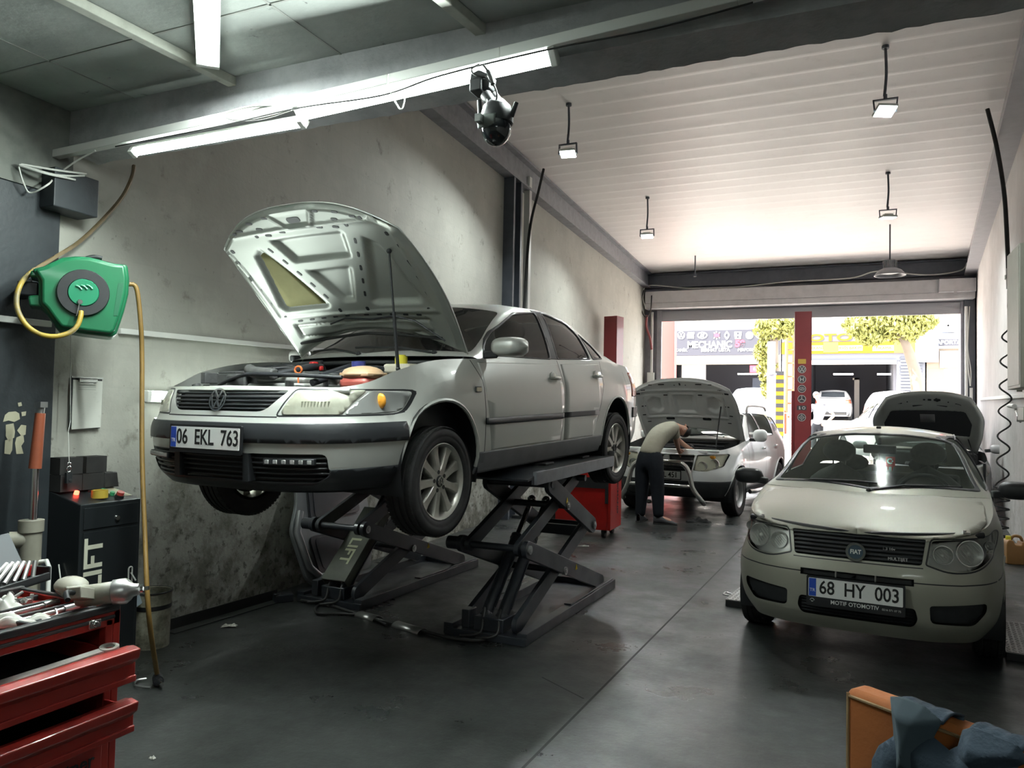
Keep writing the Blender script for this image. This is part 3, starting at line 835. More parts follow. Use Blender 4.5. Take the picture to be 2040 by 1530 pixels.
c.take(c.band(.505, .60, ymin=4.15), 'rear_bumper_strip', M_trim, .01, central=True)
c.seam([(0.0, .635), (.41, .635)], 'front', .007); c.seam([(.42, .642), (.52, .645), (.60, .655)], 'side', .007)
# side: moulding, sill, doors
c.take(c.band(.15, .385, ymin=1.20, ymax=3.32, xmin=.5), 'sill', M_sillgrey, .004)
c.take(c.band(.556, .596, ymin=1.365, ymax=2.50, xmin=.5), 'door_moulding', M_trim, .014, solid=.016)
c.take(c.band(.558, .598, ymin=2.515, ymax=3.20, xmin=.5), 'door_moulding', M_trim, .014, solid=.016)
fdoor = [(1.36, .388), (2.475, .388), (2.53, .70), (2.535, .99), (1.31, .955), (1.36, .85)]
rdoor = [(2.49, .388), (3.14, .388), (3.24, .60), (3.36, .80), (3.40, 1.0), (2.55, .99), (2.545, .70)]
for nm, pg in (('front_door', [(1.37, .388), (2.475, .388), (2.53, .70), (2.535, .965), (1.33, .945), (1.36, .80)]), ('rear_door', [(2.483, .388), (3.12, .388), (3.21, .56), (3.34, .80), (3.37, .985), (2.543, .966), (2.538, .70)])):
    c.take(c.cut(pg, 'side', .2, lambda q: q.x > .5 and q.z < 1.02), nm, M_paint, 0, solid=.015)
for ln in ([(1.28, .955), (1.345, .83), (1.362, .60), (1.362, .36)], [(2.54, .99), (2.534, .70), (2.479, .385), (2.479, .36)], [(3.40, 1.01), (3.36, .82), (3.22, .56), (3.12, .42)]): c.seam(ln, 'side', .008)
c.seam([(3.95, .62), (3.98, .93)], 'side', .006)
# glass
blk = lambda pg, e=.014: pg
def window(pg, nm='door_glass', m=M_gtint, rim=.022, lim=lambda q: q.x > .3 and q.z > .9):
    outer = []
    cx_ = sum(p[0] for p in pg)/len(pg); cz_ = sum(p[1] for p in pg)/len(pg)
    for p in pg:
        v = Vector((p[0]-cx_, p[1]-cz_)); L_ = v.length; v *= (L_+rim)/L_; outer.append((cx_+v.x, cz_+v.y))
    inner = c.cut(roundpoly(pg, .03), 'side', .1, lim); c.take(inner, nm, m, -.004, solid=0)
    c.take(c.cut(roundpoly(outer, .03), 'side', .1, lim), 'window_trim', M_trim, .003)
window([(1.50, .998), (2.43, 1.005), (2.53, 1.365), (2.18, 1.322), (1.80, 1.175)])
window([(2.565, 1.01), (3.20, 1.03), (3.17, 1.235), (3.05, 1.315), (2.665, 1.372)])
window([(3.275, 1.035), (3.50, 1.045), (3.40, 1.145), (3.24, 1.235)])
c.take(c.cut([(2.40, 1.0), (2.50, 1.385), (2.70, 1.385), (2.60, 1.0)], 'side', .1, lambda q: q.x > .3 and q.z > .985), 'pillar_trim', M_trim, .002)
WS = (Vector((1, 0, 0)), Vector((0, .82, .57)).normalized(), Vector((0, -.57, .82)).normalized())
def ws_y(y, z): return Vector((0, y, z)).dot(WS[1])
wsp = [(-.1, ws_y(1.24, 1.0)), (.70, ws_y(1.44, 1.015)), (.545, ws_y(2.06, 1.375)), (-.1, ws_y(2.02, 1.405))]
c.take(c.cut(roundpoly(wsp, [0, .04, .05, 0]), WS, .15, lambda q: q.y < 2.3 and q.z > .98), 'windshield', M_gtint, -.002, solid=0, central=True)
RW = (Vector((1, 0, 0)), Vector((0, .87, -.5)).normalized(), Vector((0, .5, .87)).normalized())
rwp = [(-.1, Vector((0, 3.28, 1.36)).dot(RW[1])), (.50, Vector((0, 3.28, 1.34)).dot(RW[1])), (.62, Vector((0, 3.93, 1.06)).dot(RW[1])), (-.1, Vector((0, 3.95, 1.06)).dot(RW[1]))]
c.take(c.cut(rwp, RW, .15, lambda q: q.y > 3.1 and q.z > 1.03), 'rear_window', M_gtint, -.002, solid=0, central=True)
tl = roundpoly([(4.12, .70), (4.7, .70), (4.7, .93), (4.16, .93)], .02)
c.take(c.cut(tl, 'side', .05, lambda q: q.x > .3), 'tail_light', mat('tail lamp red', (.45, .10, .06), .25, coat=.5), .004)
c.done(M_paint)
BAYZ = 0.
def part(nm, m, fn, p=None, **k):
    mb = MB(); fn(mb); o = mb.build(nm, m, p or sedan, **k); o.location.z += BAYZ; return o
# grille bars and badge
def bars(mb):
    for i in range(5):
        z = .674+.020*i; hw = .338+.092*(z-.662)/.11
        mb.tube([Vector((x, c.front(abs(x), z).y+.012, z)) for x in [hw*(-1+2*j/12) for j in range(13)]], .0065, 6)
part('grille_bars', M_trim, bars, smooth=60)
vw_mark(sedan, frame(c.front(0, .72)+Vector((0, -.012, 0)), (1, 0, 0), (0, .25, 1)), .062)
def lowbars(mb):
    for i in range(5):
        z = .325+.026*i
        mb.tube([Vector((x, c.front(abs(x), z).y+.012, z)) for x in [.655*(-1+2*j/14) for j in range(15)]], .006, 6)
    for x in (-.26, .26): mb.bx(x-.02, x+.02, .0, .05, .31, .45)
part('lower_grille_bars', M_trim, lowbars, smooth=60)
for sg in (1, -1):
    mb = MB(); pts = [c.front(x, .415) for x in (.40, .62)]
    a, b = Vector((sg*.36, pts[0].y-.006, .412)), Vector((sg*.62, pts[1].y-.006, .412))
    mb.bar(a, b, .03, .034); o = mb.build('daytime_light', M_trim, sedan, smooth=30, bevel=.004)
    mb = MB()
    for k in range(6):
        q = a.lerp(b, (k+.5)/6); mb.box(q+Vector((0, -.016, 0)), (.034, .006, .022))
    mb.build('light_chip', M_reflector, o, smooth=30, bevel=.003)
plate(sedan, frame(c.front(0, .522)+Vector((0, -.035, 0)), (1, 0, 0), (0, .04, 1)), '06  EKL  763', frame_h=.012, sx=.80)
# lamp innards: amber bulb, round reflector
for sg in (1, -1):
    mb = MB(); p = c.front(.765, .715); mb.ball((sg*.768, p.y+.004, .715), (.036, .018, .042), 14); mb.build('amber_bulb', M_orange, sedan, smooth=60)
    mb = MB(); q = c.front(.58, .71)
    for k in range(9): mb.bx(sg*(.53+.014*k)-.002, sg*(.53+.014*k)+.002, c.front(.53+.014*k, .69).y-.006, c.front(.53+.014*k, .69).y+.01, .655, .715)
    mb.build('lens_fluting', M_yellowlens, sedan, smooth=30)
# handles, indicators, mirrors
def handle(mb, sg, y, z):
    p = c.side(y, z); mb.grid(lambda u, v: Vector((sg*(p.x+.004+.006*(1-(2*v-1)**2)), y+.055*cos(2*pi*u)*(1-abs(2*v-1)**2)**.5, z+.042*(2*v-1))), 16, 8, True)
for y, z in ((2.38, .852), (3.23, .878)):
    for sg in (1, -1):
        p = c.side(y, z)
        mb = MB(); mb.lathe([(0, .003), (.048, .003), (.052, 0), (.052, -.01)], 24, frame((sg*p.x, y, z), (0, 1, 0), (0, 0, sg)))
        h = mb.build('door_handle', M_paint, sedan, smooth=50)
        mb = MB(); mb.tube([Vector((sg*(p.x+o), y+d, z+.004)) for d, o in ((-.072, .004), (-.055, .026), (0, .032), (.055, .028), (.078, .010))], [.010, .013, .014, .014, .010], 8); mb.build('grip', M_paint, h, smooth=60)
for sg in (1, -1):
    p = c.side(1.27, .775); mb = MB(); mb.prism(roundpoly([(-.034, -.018), (.034, -.018), (.034, .018), (-.034, .018)], .01), -.004, .008, frame((sg*p.x, 1.27, .775), (0, sg, 0), (0, 0, 1)))
    o = mb.build('side_indicator', M_trim, sedan, smooth=30)
    mb = MB(); mb.prism(roundpoly([(-.028, -.013), (.028, -.013), (.028, .013), (-.028, .013)], .008), .008, .012, frame((sg*p.x, 1.27, .775), (0, sg, 0), (0, 0, 1))); mb.build('lens', mat('pale lens', (.7, .6, .45), .2, coat=.5), o, smooth=30)
    mirror_housing(sedan, (sg*(.955 if sg > 0 else .92), 1.53 if sg > 0 else 1.60, 1.045 if sg > 0 else 1.02), (.125, .115, .064) if sg > 0 else (.09, .08, .055), M_paint, arm=((sg*.80, 1.44, .995), (sg*.88, 1.49, 1.0)))
# wheels hanging low in the arches
for y in (.915, 3.69):
    for sg in (1, -1):
        wheel(sedan, (sg*.755, y, .245), .318, .222, .20, sg, ('spoke', 9), emb=lambda p, M, r: vw_mark(p, M, r*.95, 'wheel_emblem'), seedrot=.2)
# floor pan and cabin
part('underbody', M_black, lambda mb: (mb.bx(-.62, .62, 1.25, 3.3, .22, .30), mb.bx(-.40, .40, .35, 1.3, .25, .32), mb.bx(-.55, .55, 3.3, 4.55, .27, .34), mb.cyl((.2, 1.2, .24), (.2, 3.4, .24), .04), mb.cyl((.40, .915, .25), (-.40, .915, .25), .035)), smooth=30)
part('dashboard', M_plastic, lambda mb: mb.prism([(1.36, .62), (1.36, .965), (1.6, .985), (1.82, .90), (1.82, .62)], -.70, .70, frame((0, 0, 0), (0, 1, 0), (0, 0, 1))), smooth=30, bevel=.02)
part('cabin_floor', M_seatdark, lambda mb: (mb.bx(-.78, .78, 1.42, 3.5, .30, .34), mb.bx(-.66, .66, 3.2, 3.98, .85, 1.0)))
for x in (-.37, .37): seat(sedan, x, 2.42, .50, M_seatgrey)
part('rear_bench', M_seatgrey, lambda mb: (mb.bx(-.64, .64, 2.7, 3.2, .34, .60), mb.prism([(3.1, .5), (3.25, .5), (3.48, 1.12), (3.36, 1.12)], -.64, .64, frame((0, 0, 0), (0, 1, 0), (0, 0, 1)))), bevel=.03)
steering_wheel(sedan, .36, 1.86, .92, M_plastic)
part('cabin_mirror', M_plastic, lambda mb: mb.box((0, 1.93, 1.27), (.22, .03, .06)), bevel=.015)
# engine bay -------------------------------------------------------
part('engine_tub', M_black, lambda mb: (mb.add([(-.70, .34, .40), (.70, .34, .40), (.70, 1.26, .40), (-.70, 1.26, .40), (-.70, 1.32, .94), (.70, 1.32, .94)], [(0, 1, 2, 3), (3, 2, 5, 4)]), mb.bx(-.73, -.70, .55, 1.3, .40, .80), mb.bx(.70, .73, .55, 1.3, .40, .80), mb.bx(-.60, .60, .27, .29, .40, .70)), smooth=0)
M_alu = mat('cast aluminium', (.45, .45, .44), .45, .5, noise=(12, .5, (.28, .28, .27)))
M_bay = mat('dusty black plastic', (.085, .086, .088), .5, noise=(20, .6, (.16, .16, .155)))
M_hose = mat('black hose', (.030, .032, .038), .42)
part('slam_panel', M_paint, lambda mb: (mb.tube([(x, .125+.16*(abs(x)/.70)**2.4, .778-.01*(abs(x)/.7)) for x in [-.70+1.4*i/16 for i in range(17)]], .018, 8), mb.bx(-.46, .46, .14, .24, .755, .768)), smooth=50)
part('radiator', M_black, lambda mb: (mb.bx(-.36, .36, .24, .29, .42, .745), mb.bx(-.42, .42, .23, .31, .735, .76)), bevel=.01)
for s_ in (1, -1): part('inner_fender', M_paint, lambda mb: mb.prism([(.40, .68), (.55, .76), (1.28, .875), (1.28, .79), (.40, .60)], s_*.70-.012, s_*.70+.012, frame((0, 0, 0), (0, 1, 0), (0, 0, 1))))
BAYZ = .07
part('engine_block', M_alu, lambda mb: (mb.bx(-.20, .24, .42, 1.02, .45, .74), mb.bx(-.17, .21, .46, .98, .74, .775)), bevel=.015)
part('engine_cover', M_bay, lambda mb: (mb.bx(-.16, .20, .50, .94, .775, .80), [mb.bx(-.14+.09*i, -.11+.09*i, .52, .92, .80, .808) for i in range(4)]), bevel=.01)
part('battery', M_bay, lambda mb: (mb.bx(-.66, -.44, .86, 1.15, .60, .80), mb.bx(-.66, -.44, .86, 1.15, .805, .82)), bevel=.008)
part('fuse_box', M_bay, lambda mb: (mb.bx(-.64, -.40, .52, .72, .62, .80), mb.bx(-.60, -.44, .55, .68, .80, .815)), bevel=.01)
part('air_filter_box', M_bay, lambda mb: (mb.bx(-.40, -.24, .44, .84, .60, .79), mb.tube(catmull([(-.30, .6, .79), (-.26, .5, .82), (-.12, .42, .80), (.05, .40, .79)], 6), .035, 10)), bevel=.012, smooth=50)
part('expansion_tank', mat('yellowed tank plastic', (.62, .42, .26), .4, noise=(6, .4, (.45, .28, .16))), lambda mb: (mb.ball((.47, .66, .795), (.125, .11, .045), 18), mb.bx(.36, .58, .57, .75, .775, .80)), smooth=60, bevel=.02)
part('coolant', mat('pink coolant', (.42, .10, .08), .3), lambda mb: mb.bx(.365, .575, .565, .745, .70, .775), bevel=.03)
part('tank_cap', mat('blue cap', (.04, .05, .22), .4), lambda mb: mb.cyl((.44, .66, .83), (.44, .66, .865), .04, n=18), smooth=40)
part('brake_fluid_cap', mat('yellow cap', (.75, .66, .06), .4), lambda mb: (mb.cyl((.47, 1.02, .86), (.47, 1.02, .905), .038, n=18), mb.cyl((.47, 1.02, .905), (.47, 1.02, .915), .028, n=18)), smooth=40)
part('fluid_reservoir', mat('cream plastic', (.62, .58, .48), .5), lambda mb: mb.box((.47, 1.02, .83), (.20, .11, .06)), bevel=.015)
part('dipstick', mat('orange loop', (.75, .20, .06), .4), lambda mb: (mb.tube([(.17+.026*cos(2*pi*i/16), .46, .815+.02*sin(2*pi*i/16)) for i in range(16)], .006, 6, closed=True), mb.cyl((.17, .46, .70), (.17, .46, .795), .005)), smooth=60)
part('terminal_cover', mat('red terminal cover', (.55, .03, .03), .4), lambda mb: (mb.box((.06, .70, .845), (.035, .05, .05)), mb.box((.10, .72, .83), (.02, .03, .03))), bevel=.008)
hs = [[(.05, .42, .79), (.10, .60, .83), (.02, .80, .84), (-.10, .95, .82)], [(.28, .52, .78), (.30, .75, .84), (.22, .95, .86), (.05, 1.1, .87)], [(-.5, .70, .80), (-.35, .85, .84), (-.2, .98, .82), (0, 1.02, .80)],
      [(.33, .40, .74), (.36, .62, .80), (.33, .85, .83), (.40, 1.05, .82)], [(-.50, .48, .73), (-.3, .42, .77), (-.1, .36, .79), (.2, .36, .785), (.5, .45, .77)], [(-.62, .7, .80), (-.60, .85, .83), (-.52, 1.08, .86), (-.3, 1.16, .88)]]
for i, h in enumerate(hs): part('engine_hose', M_hose, lambda mb, h=h, i=i: mb.tube(catmull(h, 7), (.022, .018, .016, .02, .012, .02)[i], 10), smooth=60)
rg = random.Random(5)
for i in range(46):
    x, y = rg.uniform(-.6, .62), rg.uniform(.36, 1.15); z = rg.uniform(.66, .76)+.06*y
    if rg.random() < .5: part('engine_fitting', M_bay, lambda mb: mb.box((x, y, z), (rg.uniform(.03, .09), rg.uniform(.03, .09), rg.uniform(.03, .07))), bevel=.004)
    else: part('engine_fitting', M_bay, lambda mb: mb.cyl((x, y, z-.03), (x+rg.uniform(-.03, .03), y, z+.03), rg.uniform(.01, .03), n=10), smooth=40)
for i in range(7):
    x, y = rg.uniform(-.6, .6), rg.uniform(.3, 1.0); part('cable_clip', M_zinc, lambda mb: mb.cyl((x, y, .79), (x+rg.uniform(-.05, .05), y+.03, .81), .006, n=6), smooth=50)
BAYZ = 0.
part('cowl_panel', M_plastic, lambda mb: (mb.grid(lambda u, v: Vector(((u*2-1)*.72, 1.16+.20*abs(u*2-1)**2+.13*v, .93+.055*v)), 20, 3), mb.tube([((u/20*2-1)*.70, 1.15+.20*abs(u/20*2-1)**2, .945) for u in range(21)], .016, 8)), smooth=60, solid=.01)
def wiper(parent, pts, nm='wiper', m=M_plastic):
    mb = MB(); mb.tube(pts, .008, 6); a, b = Vector(pts[-1]), Vector(pts[-2]); mb.ball(pts[0], .02, 8)
    return mb.build(nm, m, parent, smooth=50)
wiper(sedan, [(.50, 1.33, 1.01), (.28, 1.27, 1.045), (.02, 1.26, 1.055), (-.10, 1.27, 1.055)]); wiper(sedan, [(-.05, 1.24, 1.01), (-.30, 1.28, 1.05), (-.62, 1.42, 1.045)])

# open hood --------------------------------------------------------
def sdf(poly, x, y):
    area = sum(a[0]*b[1]-b[0]*a[1] for a, b in zip(poly, poly[1:]+poly[:1]))
    P = poly if area > 0 else poly[::-1]; d = -9
    for a, b in zip(P, P[1:]+P[:1]):
        ux, uy = b[0]-a[0], b[1]-a[1]; L_ = hypot(ux, uy); d = max(d, ((x-a[0])*uy-(y-a[1])*ux)/L_)
    return d
def sstep(a, b, x):
    t = min(1, max(0, (x-a)/(b-a))); return t*t*(3-2*t)
def hood_panel(root, m, hinge, ang, closed, hw, yr, yf, pockets, beads, slots, na=96, nb=84, frame_d=.04, skin=.008, inner=None, lining=None):
    """closed(x, y) gives the outer skin height; the inner panel is pressed with pockets; rotated about the hinge"""
    ca, sa = cos(ang), sin(ang)
    def rot(p):
        dy, dz = p[1]-hinge[0], p[2]-hinge[1]
        return Vector((p[0], hinge[0]+dy*ca+dz*sa, hinge[1]-dy*sa+dz*ca))
    def xy(a, b):
        w = hw(b); x = a*w; return x, yr(x)+(yf(x)-yr(x))*b
    def depth(x, y, a, b):
        e = min(1-abs(a), b*1.1, (1-b)*1.6)
        d = skin+(frame_d-skin)*sstep(.012, .05, e)
        for pg in pockets:
            s1 = sdf(pg, x, y); d = d+(skin+.006-d)*(1-sstep(-.035, .004, s1))
        for pg, amt in beads:
            s1 = abs(sdf(pg, x, y)); d += amt*(1-sstep(.0, .018, s1))
        return d
    mb = MB()
    mb.grid(lambda u, v: (lambda x, y: rot((x, y, closed(x, y))))(*xy(u*2-1, v)), na, nb)
    o = mb.build('hood', m, root, smooth=60)
    mb = MB()
    def inn(u, v):
        a, b = u*2-1, v; x, y = xy(a*.992, .004+b*.992); return rot((x, y, closed(x, y)-depth(x, y, a, b)))
    mb.grid(inn, na, nb)
    mb.f = [f[::-1] for f in mb.f]
    mb.mi = 1
    def under(x, y, k=.0025):
        return rot((x, y, closed(x, y)-frame_d-k))
    for (x0, y0), (x1, y1), w in slots:
        d = Vector((x1-x0, y1-y0)); d.normalize(); n = Vector((-d.y, d.x))*w/2
        cs = roundpoly([(x0-n.x, y0-n.y), (x1-n.x, y1-n.y), (x1+n.x, y1+n.y), (x0+n.x, y0+n.y)], w*.45, 3)
        vs = [under(*q) for q in cs]+[under(q[0], q[1], -.002) for q in cs]; k = len(cs)
        mb.add(vs, [tuple(range(k))]+[(i, (i+1) % k, k+(i+1) % k, k+i) for i in range(k)])
    ip = mb.build('hood_inner_panel', [inner or m, M_black], o, smooth=60)
    # rolled edge
    mb = MB(); ed = [xy(-1, t/20) for t in range(21)]+[xy(-1+2*t/30, 1) for t in range(1, 31)]+[xy(1, 1-t/20) for t in range(1, 21)]
    mb.tube([rot((x, y, closed(x, y)-skin*.5)) for x, y in ed], skin*.62, 6); mb.build('hood_hem', m, o, smooth=60)
    return o, rot, under
hz_c = smooth_tab(S['hoodz']); hz_e = smooth_tab([(.1, .785), (.3, .80), (.55, .875), (.92, .942), (1.4, .968)])
closedS = lambda x, y: hz_e(y)+(hz_c(y)+.008-hz_e(y)+.012)*(1-min(1, abs(x)/.76)**2.3)
hwS = smooth_tab([(0, .715), (.5, .75), (.8, .735), (1, .70)])
yfS = lambda x: .19+.25*(abs(x)/.72)**2.6
yrS = lambda x: 1.20+.20*(abs(x)/.72)**2
pk = [[(-.30, .40), (.30, .40), (.23, .60), (-.23, .60)], [(-.19, .66), (.19, .66), (.05, .94), (-.05, .94)]]
for s_ in (1, -1): pk.append([(s_*.42, .45), (s_*.50, .50), (s_*.60, .93), (s_*.56, .98), (s_*.20, .98), (s_*.17, .95)])
bd = [([(-.66, .34), (.66, .34), (.66, 1.03), (-.66, 1.03)], .010), ([(-.18, .22), (.18, .22), (.10, .33), (-.10, .33)], .012), ([(-.56, 1.10), (.56, 1.10), (.56, 1.20), (-.56, 1.20)], -.014)]
sl = []
for s_ in (1, -1):
    for i in range(5): sl.append(((s_*(.155+.045*i), .90-.10*i), (s_*(.172+.045*i), .862-.10*i), .015))
    for i in range(4): sl.append(((s_*.645, .52+.12*i), (s_*.655, .575+.12*i), .015))
    for i in range(5): sl.append(((s_*(.06+.105*i), 1.045+.004*i), (s_*(.10+.105*i), 1.047+.004*i), .013))
    for x, y in ((.36, .36), (.62, .44), (.115, 1.0), (.60, 1.02), (.50, .32)): sl.append(((s_*x-.012, y), (s_*x+.012, y), .030))
    for x, y in ((.15, .355), (.27, .365), (.20, .24), (.34, .26), (.45, .30), (.30, .31)): sl.append(((s_*x-.022, y), (s_*x+.022, y+.008), .016))
sl.append(((-.05, .285), (.05, .285), .04))
HS_ANG = radians(51)
hood, hrot, hunder = hood_panel(sedan, M_paint, (1.43, .985), HS_ANG, closedS, hwS, yrS, yfS, pk, bd, sl, inner=mat('hood underside silver', (.40, .42, .385), .42, .45))
mb = MB(); mb.grid(lambda u, v: (lambda x, y: hrot((x, y, closedS(x, y)-.016)))(-(.20+.02+(.34-.0*v)*u*(.25+.75*v)+.22*(1-v)*.0+ (1-v)*.20), .50+.46*v), 6, 6)
mb.build('yellow_lit_patch', mat('yellow lit pocket tone', (.40, .38, .17), .8, noise=(10, .4, (.30, .28, .12))), hood, smooth=60, solid=.002)  # yellow light falling in the left pocket, put in as a coloured sheet
mb = MB(); mb.tube([hunder(x, y, .012) for x, y in ((-.25, 1.10), (-.1, 1.06), (.1, 1.08), (.3, 1.06), (.45, 1.10), (.62, 1.26))], .006, 6); mb.build('washer_hose', M_hose, hood, smooth=60)
mb = MB(); mb.tube([hunder(x, y, .008) for x, y in [(-.60+.12*i, 1.245-.05*(1-abs(-.6+.12*i)/.6)) for i in range(11)]], .010, 6); mb.build('hood_seal', M_rubber, hood, smooth=60)
a, b = in_frame(sedan, 775, 500, 0, .56), in_frame(sedan, 793, 735, 0, .62)
mb = MB(); mid = a.lerp(b, .52); mb.cyl(a, mid, .006, n=10); mb.cyl(mid, b, .0105, n=12); mb.ball(a, .016, 10); mb.ball(b, .014, 10); mb.build('gas_strut', M_black, sedan, smooth=50)
for sg in (1, -1):
    mb = MB(); mb.bar((sg*.69, 1.36, .93), (sg*.69, 1.44, 1.0), .01, .05); mb.build('hood_hinge', M_paint, sedan)
# ================================================================== CHAMPAGNE HATCHBACK IN FRONT RIGHT
M_champ = mat('champagne car paint', (.36, .355, .295), .45, .3, coat=.3, noise=(3, .2, (.32, .315, .26)))
hatch = thing('hatchback', 'champagne hatchback with closed but ajar hood facing the viewer on the right', 'car', (.013, 5.087, 0), (0, 0, -.095))
fr = lambda zt, i0=.085: [(.20, .10), (.30, .03), (.42, .004), (.54, .0), (.62, .018), (.71, .05), (zt, i0)]
sd = lambda zt, it=.06: [(.20, .06), (.30, .02), (.42, .004), (.55, 0), (.66, .0), (.80, .010), (zt, it)]
cols = [((0, 0), fr(.80)), ((.25, .008), fr(.80)), ((.44, .04), fr(.808)), ((.59, .11), fr(.825)), ((.70, .21), fr(.848, .08)), ((.765, .38), fr(.872, .07)),
        ((.795, .60), fr(.90, .065)), ((.806, .82), sd(.925)), ((.814, 1.25), sd(.99)), ((.817, 2.0), sd(1.0)), ((.815, 2.8), sd(1.02)), ((.80, 3.3), sd(1.03)),
        ((.745, 3.62), sd(1.03, .07)), ((.62, 3.76), fr(1.03, .08)), ((.35, 3.815), fr(1.03, .08)), ((0, 3.83), fr(1.03, .08))]
S = dict(cols=cols, L=3.83, W=1.634, zb=.20, cowl=1.14, deck=3.60, cowlc=.92, deckc=3.70, hood=True, hoodz=[(0, .80), (.15, .845), (.5, .92), (.92, .985)], trunk=True, trunkz=[(3.6, 1.04), (3.83, 1.03)],
         sil=[(1.14, .985), (1.4, 1.13), (1.7, 1.30), (1.95, 1.392), (2.4, 1.44), (3.0, 1.435), (3.3, 1.39), (3.5, 1.20), (3.60, 1.06)], railx=[(1.14, .70), (1.5, .63), (1.9, .565), (2.4, .555), (3.2, .57), (3.6, .64)],
         tumble=.4, bow=[(1.14, .22), (1.95, .14), (2.4, 0), (3.2, -.08), (3.6, -.10)], cd=.065, k=14)
c = Car(hatch, S)
c.arch(.80, .30, .335); c.arch(3.17, .30, .335)
gp = roundpoly([(-.1, .655), (.355, .655), (.375, .80), (-.1, .80)], [0, .02, .01, 0])
g_faces = c.cut(gp, 'front', .05); c.take(g_faces, 'grille', M_black, -.025, central=True)
hl = roundpoly([(.385, .665), (.505, .628), (.635, .638), (.745, .715), (.765, .822), (.405, .795)], [.012, .06, .06, .05, .03, .02], 5)
hf = c.cut(hl, 'front', .03)
c.take(hf, 'headlight_reflector', mat('grey lamp bowl', (.50, .50, .49), .3, .5), -.035, keep=True); lens = c.take(hf, 'headlight', M_glamp, .001, solid=0)
for o, sg in zip(lens, (1, -1)):
    for x, z, r in ((.462, .715, .052), (.598, .728, .072), (.705, .755, .026)):
        p = c.front(x, z); n = Vector((sg*(.25 if x < .55 else .45), -1, .15)).normalized(); M = frame((sg*x, p.y+.03, z), n.orthogonal(), n.cross(n.orthogonal()))
        if (M.to_3x3() @ Vector((0, 0, 1))).dot(n) < 0: M = M @ Matrix.Rotation(pi, 4, 'X')
        mb = MB(); mb.lathe([(r, .012), (r*1.08, .012), (r*1.08, -.01)], 28, M); mb.lathe([(r, .010), (r*.8, -.012), (r*.45, -.028), (r*.2, -.032), (0, -.032)], 28, M)
        for k in range(7): mb.bx(-r*.75+r*.25*k-.001, -r*.75+r*.25*k+.001, -r*.6, r*.6, -.004, -.001, M)
        mb.build('lamp_bowl', M_reflector, o, smooth=50)
        mb = MB(); mb.ball(M @ Vector((0, 0, -.012)), r*.22, 10); mb.build('bulb', mat('lamp bulb glass', (.75, .76, .72), .1), o, smooth=60)
gk_ = roundpoly([(.376, .66), (.50, .619), (.64, .629), (.752, .71), (.772, .822), (.40, .804)], [.012, .06, .06, .05, .03, .02], 5); c.seam(gk_+gk_[:1], 'front', .009, .02)
for pg in (roundpoly([(.40, .325), (.62, .318), (.685, .40), (.685, .452), (.395, .43)], [.03, .03, .03, .02, .02]),):
    c.take(c.cut(pg, 'front', .05), 'side_intake', M_plastic, -.02)
c.take(c.cut(roundpoly([(-.1, .29), (.31, .29), (.335, .34), (.32, .405), (-.1, .405)], [0, .03, .02, .02, 0]), 'front'), 'lower_intake', M_black, -.02, central=True)
c.take(c.cut([(-.1, .535), (.315, .535), (.315, .575), (-.1, .575)], 'front'), 'upper_intake', M_black, -.03, central=True)
c.seam([(.315, .555), (.56, .555), (.74, .565)], 'front', .007, .02); c.seam([(.34, .567), (.5, .575), (.56, .58)], 'side', .007)
c.seam([(.0, .640), (.36, .640)], 'front', .006)
hd = [(-.1, -.1), (.40, -.1), (.66, .10), (.705, .50), (.685, 1.10), (.45, 1.02), (-.1, .93)]
def hoodlim(q): return q.z > .79
hfaces = [f for f in c.cut([(-.1, .02), (.36, .06), (.63, .18), (.695, .45), (.70, .85), (.675, 1.08), (.40, .955), (-.1, .905)], 'top', .3, hoodlim)]
mbU = MB()
c.take(hfaces, 'hood_recess', M_black, -.03, solid=0, central=True, keep=True)
c.take(hfaces, 'hood', M_champ, .010, solid=.014, central=True)
c.take(c.band(.15, .30, ymin=1.16, ymax=2.8, xmin=.5), 'sill', M_champ, .004)
c.take(c.band(.50, .56, ymin=1.2, ymax=2.1, xmin=.5), 'door_moulding', M_trim, .010); c.take(c.band(.50, .56, ymin=2.13, ymax=2.72, xmin=.5), 'door_moulding', M_trim, .010)
for ln in ([(1.16, .97), (1.15, .31), (1.16, .26)], [(2.12, 1.0), (2.10, .31)], [(2.98, 1.02), (2.86, .62), (2.70, .4)]): c.seam(ln, 'side', .008)
def win(car, pg, m=M_gclear, rim=.022, lim=lambda q: q.x > .3 and q.z > .9, nm='door_glass'):
    cx_ = sum(p[0] for p in pg)/len(pg); cz_ = sum(p[1] for p in pg)/len(pg); outer = []
    for p in pg:
        v = Vector((p[0]-cx_, p[1]-cz_)); L_ = v.length; v *= (L_+rim)/L_; outer.append((cx_+v.x, cz_+v.y))
    car.take(car.cut(roundpoly(pg, .03), 'side', .1, lim), nm, m, -.004, solid=0)
    car.take(car.cut(roundpoly(outer, .03), 'side', .1, lim), 'window_trim', M_trim, .003)
win(c, [(1.33, 1.02), (2.08, 1.03), (2.09, 1.37), (1.92, 1.355), (1.62, 1.20)]); win(c, [(2.15, 1.04), (2.88, 1.05), (3.02, 1.30), (2.95, 1.36), (2.16, 1.375)])
WS = (Vector((1, 0, 0)), Vector((0, .84, .54)).normalized(), Vector((0, -.54, .84)).normalized())
u = lambda y, z: Vector((0, y, z)).dot(WS[1])
c.take(c.cut(roundpoly([(-.1, u(.96, 1.0)), (.665, u(1.22, 1.02)), (.515, u(1.86, 1.365)), (-.1, u(1.78, 1.392))], [0, .05, .06, 0]), WS, .15, lambda q: q.y < 2.1 and q.z > .97), 'windshield', M_gclear, -.002, solid=0, central=True)
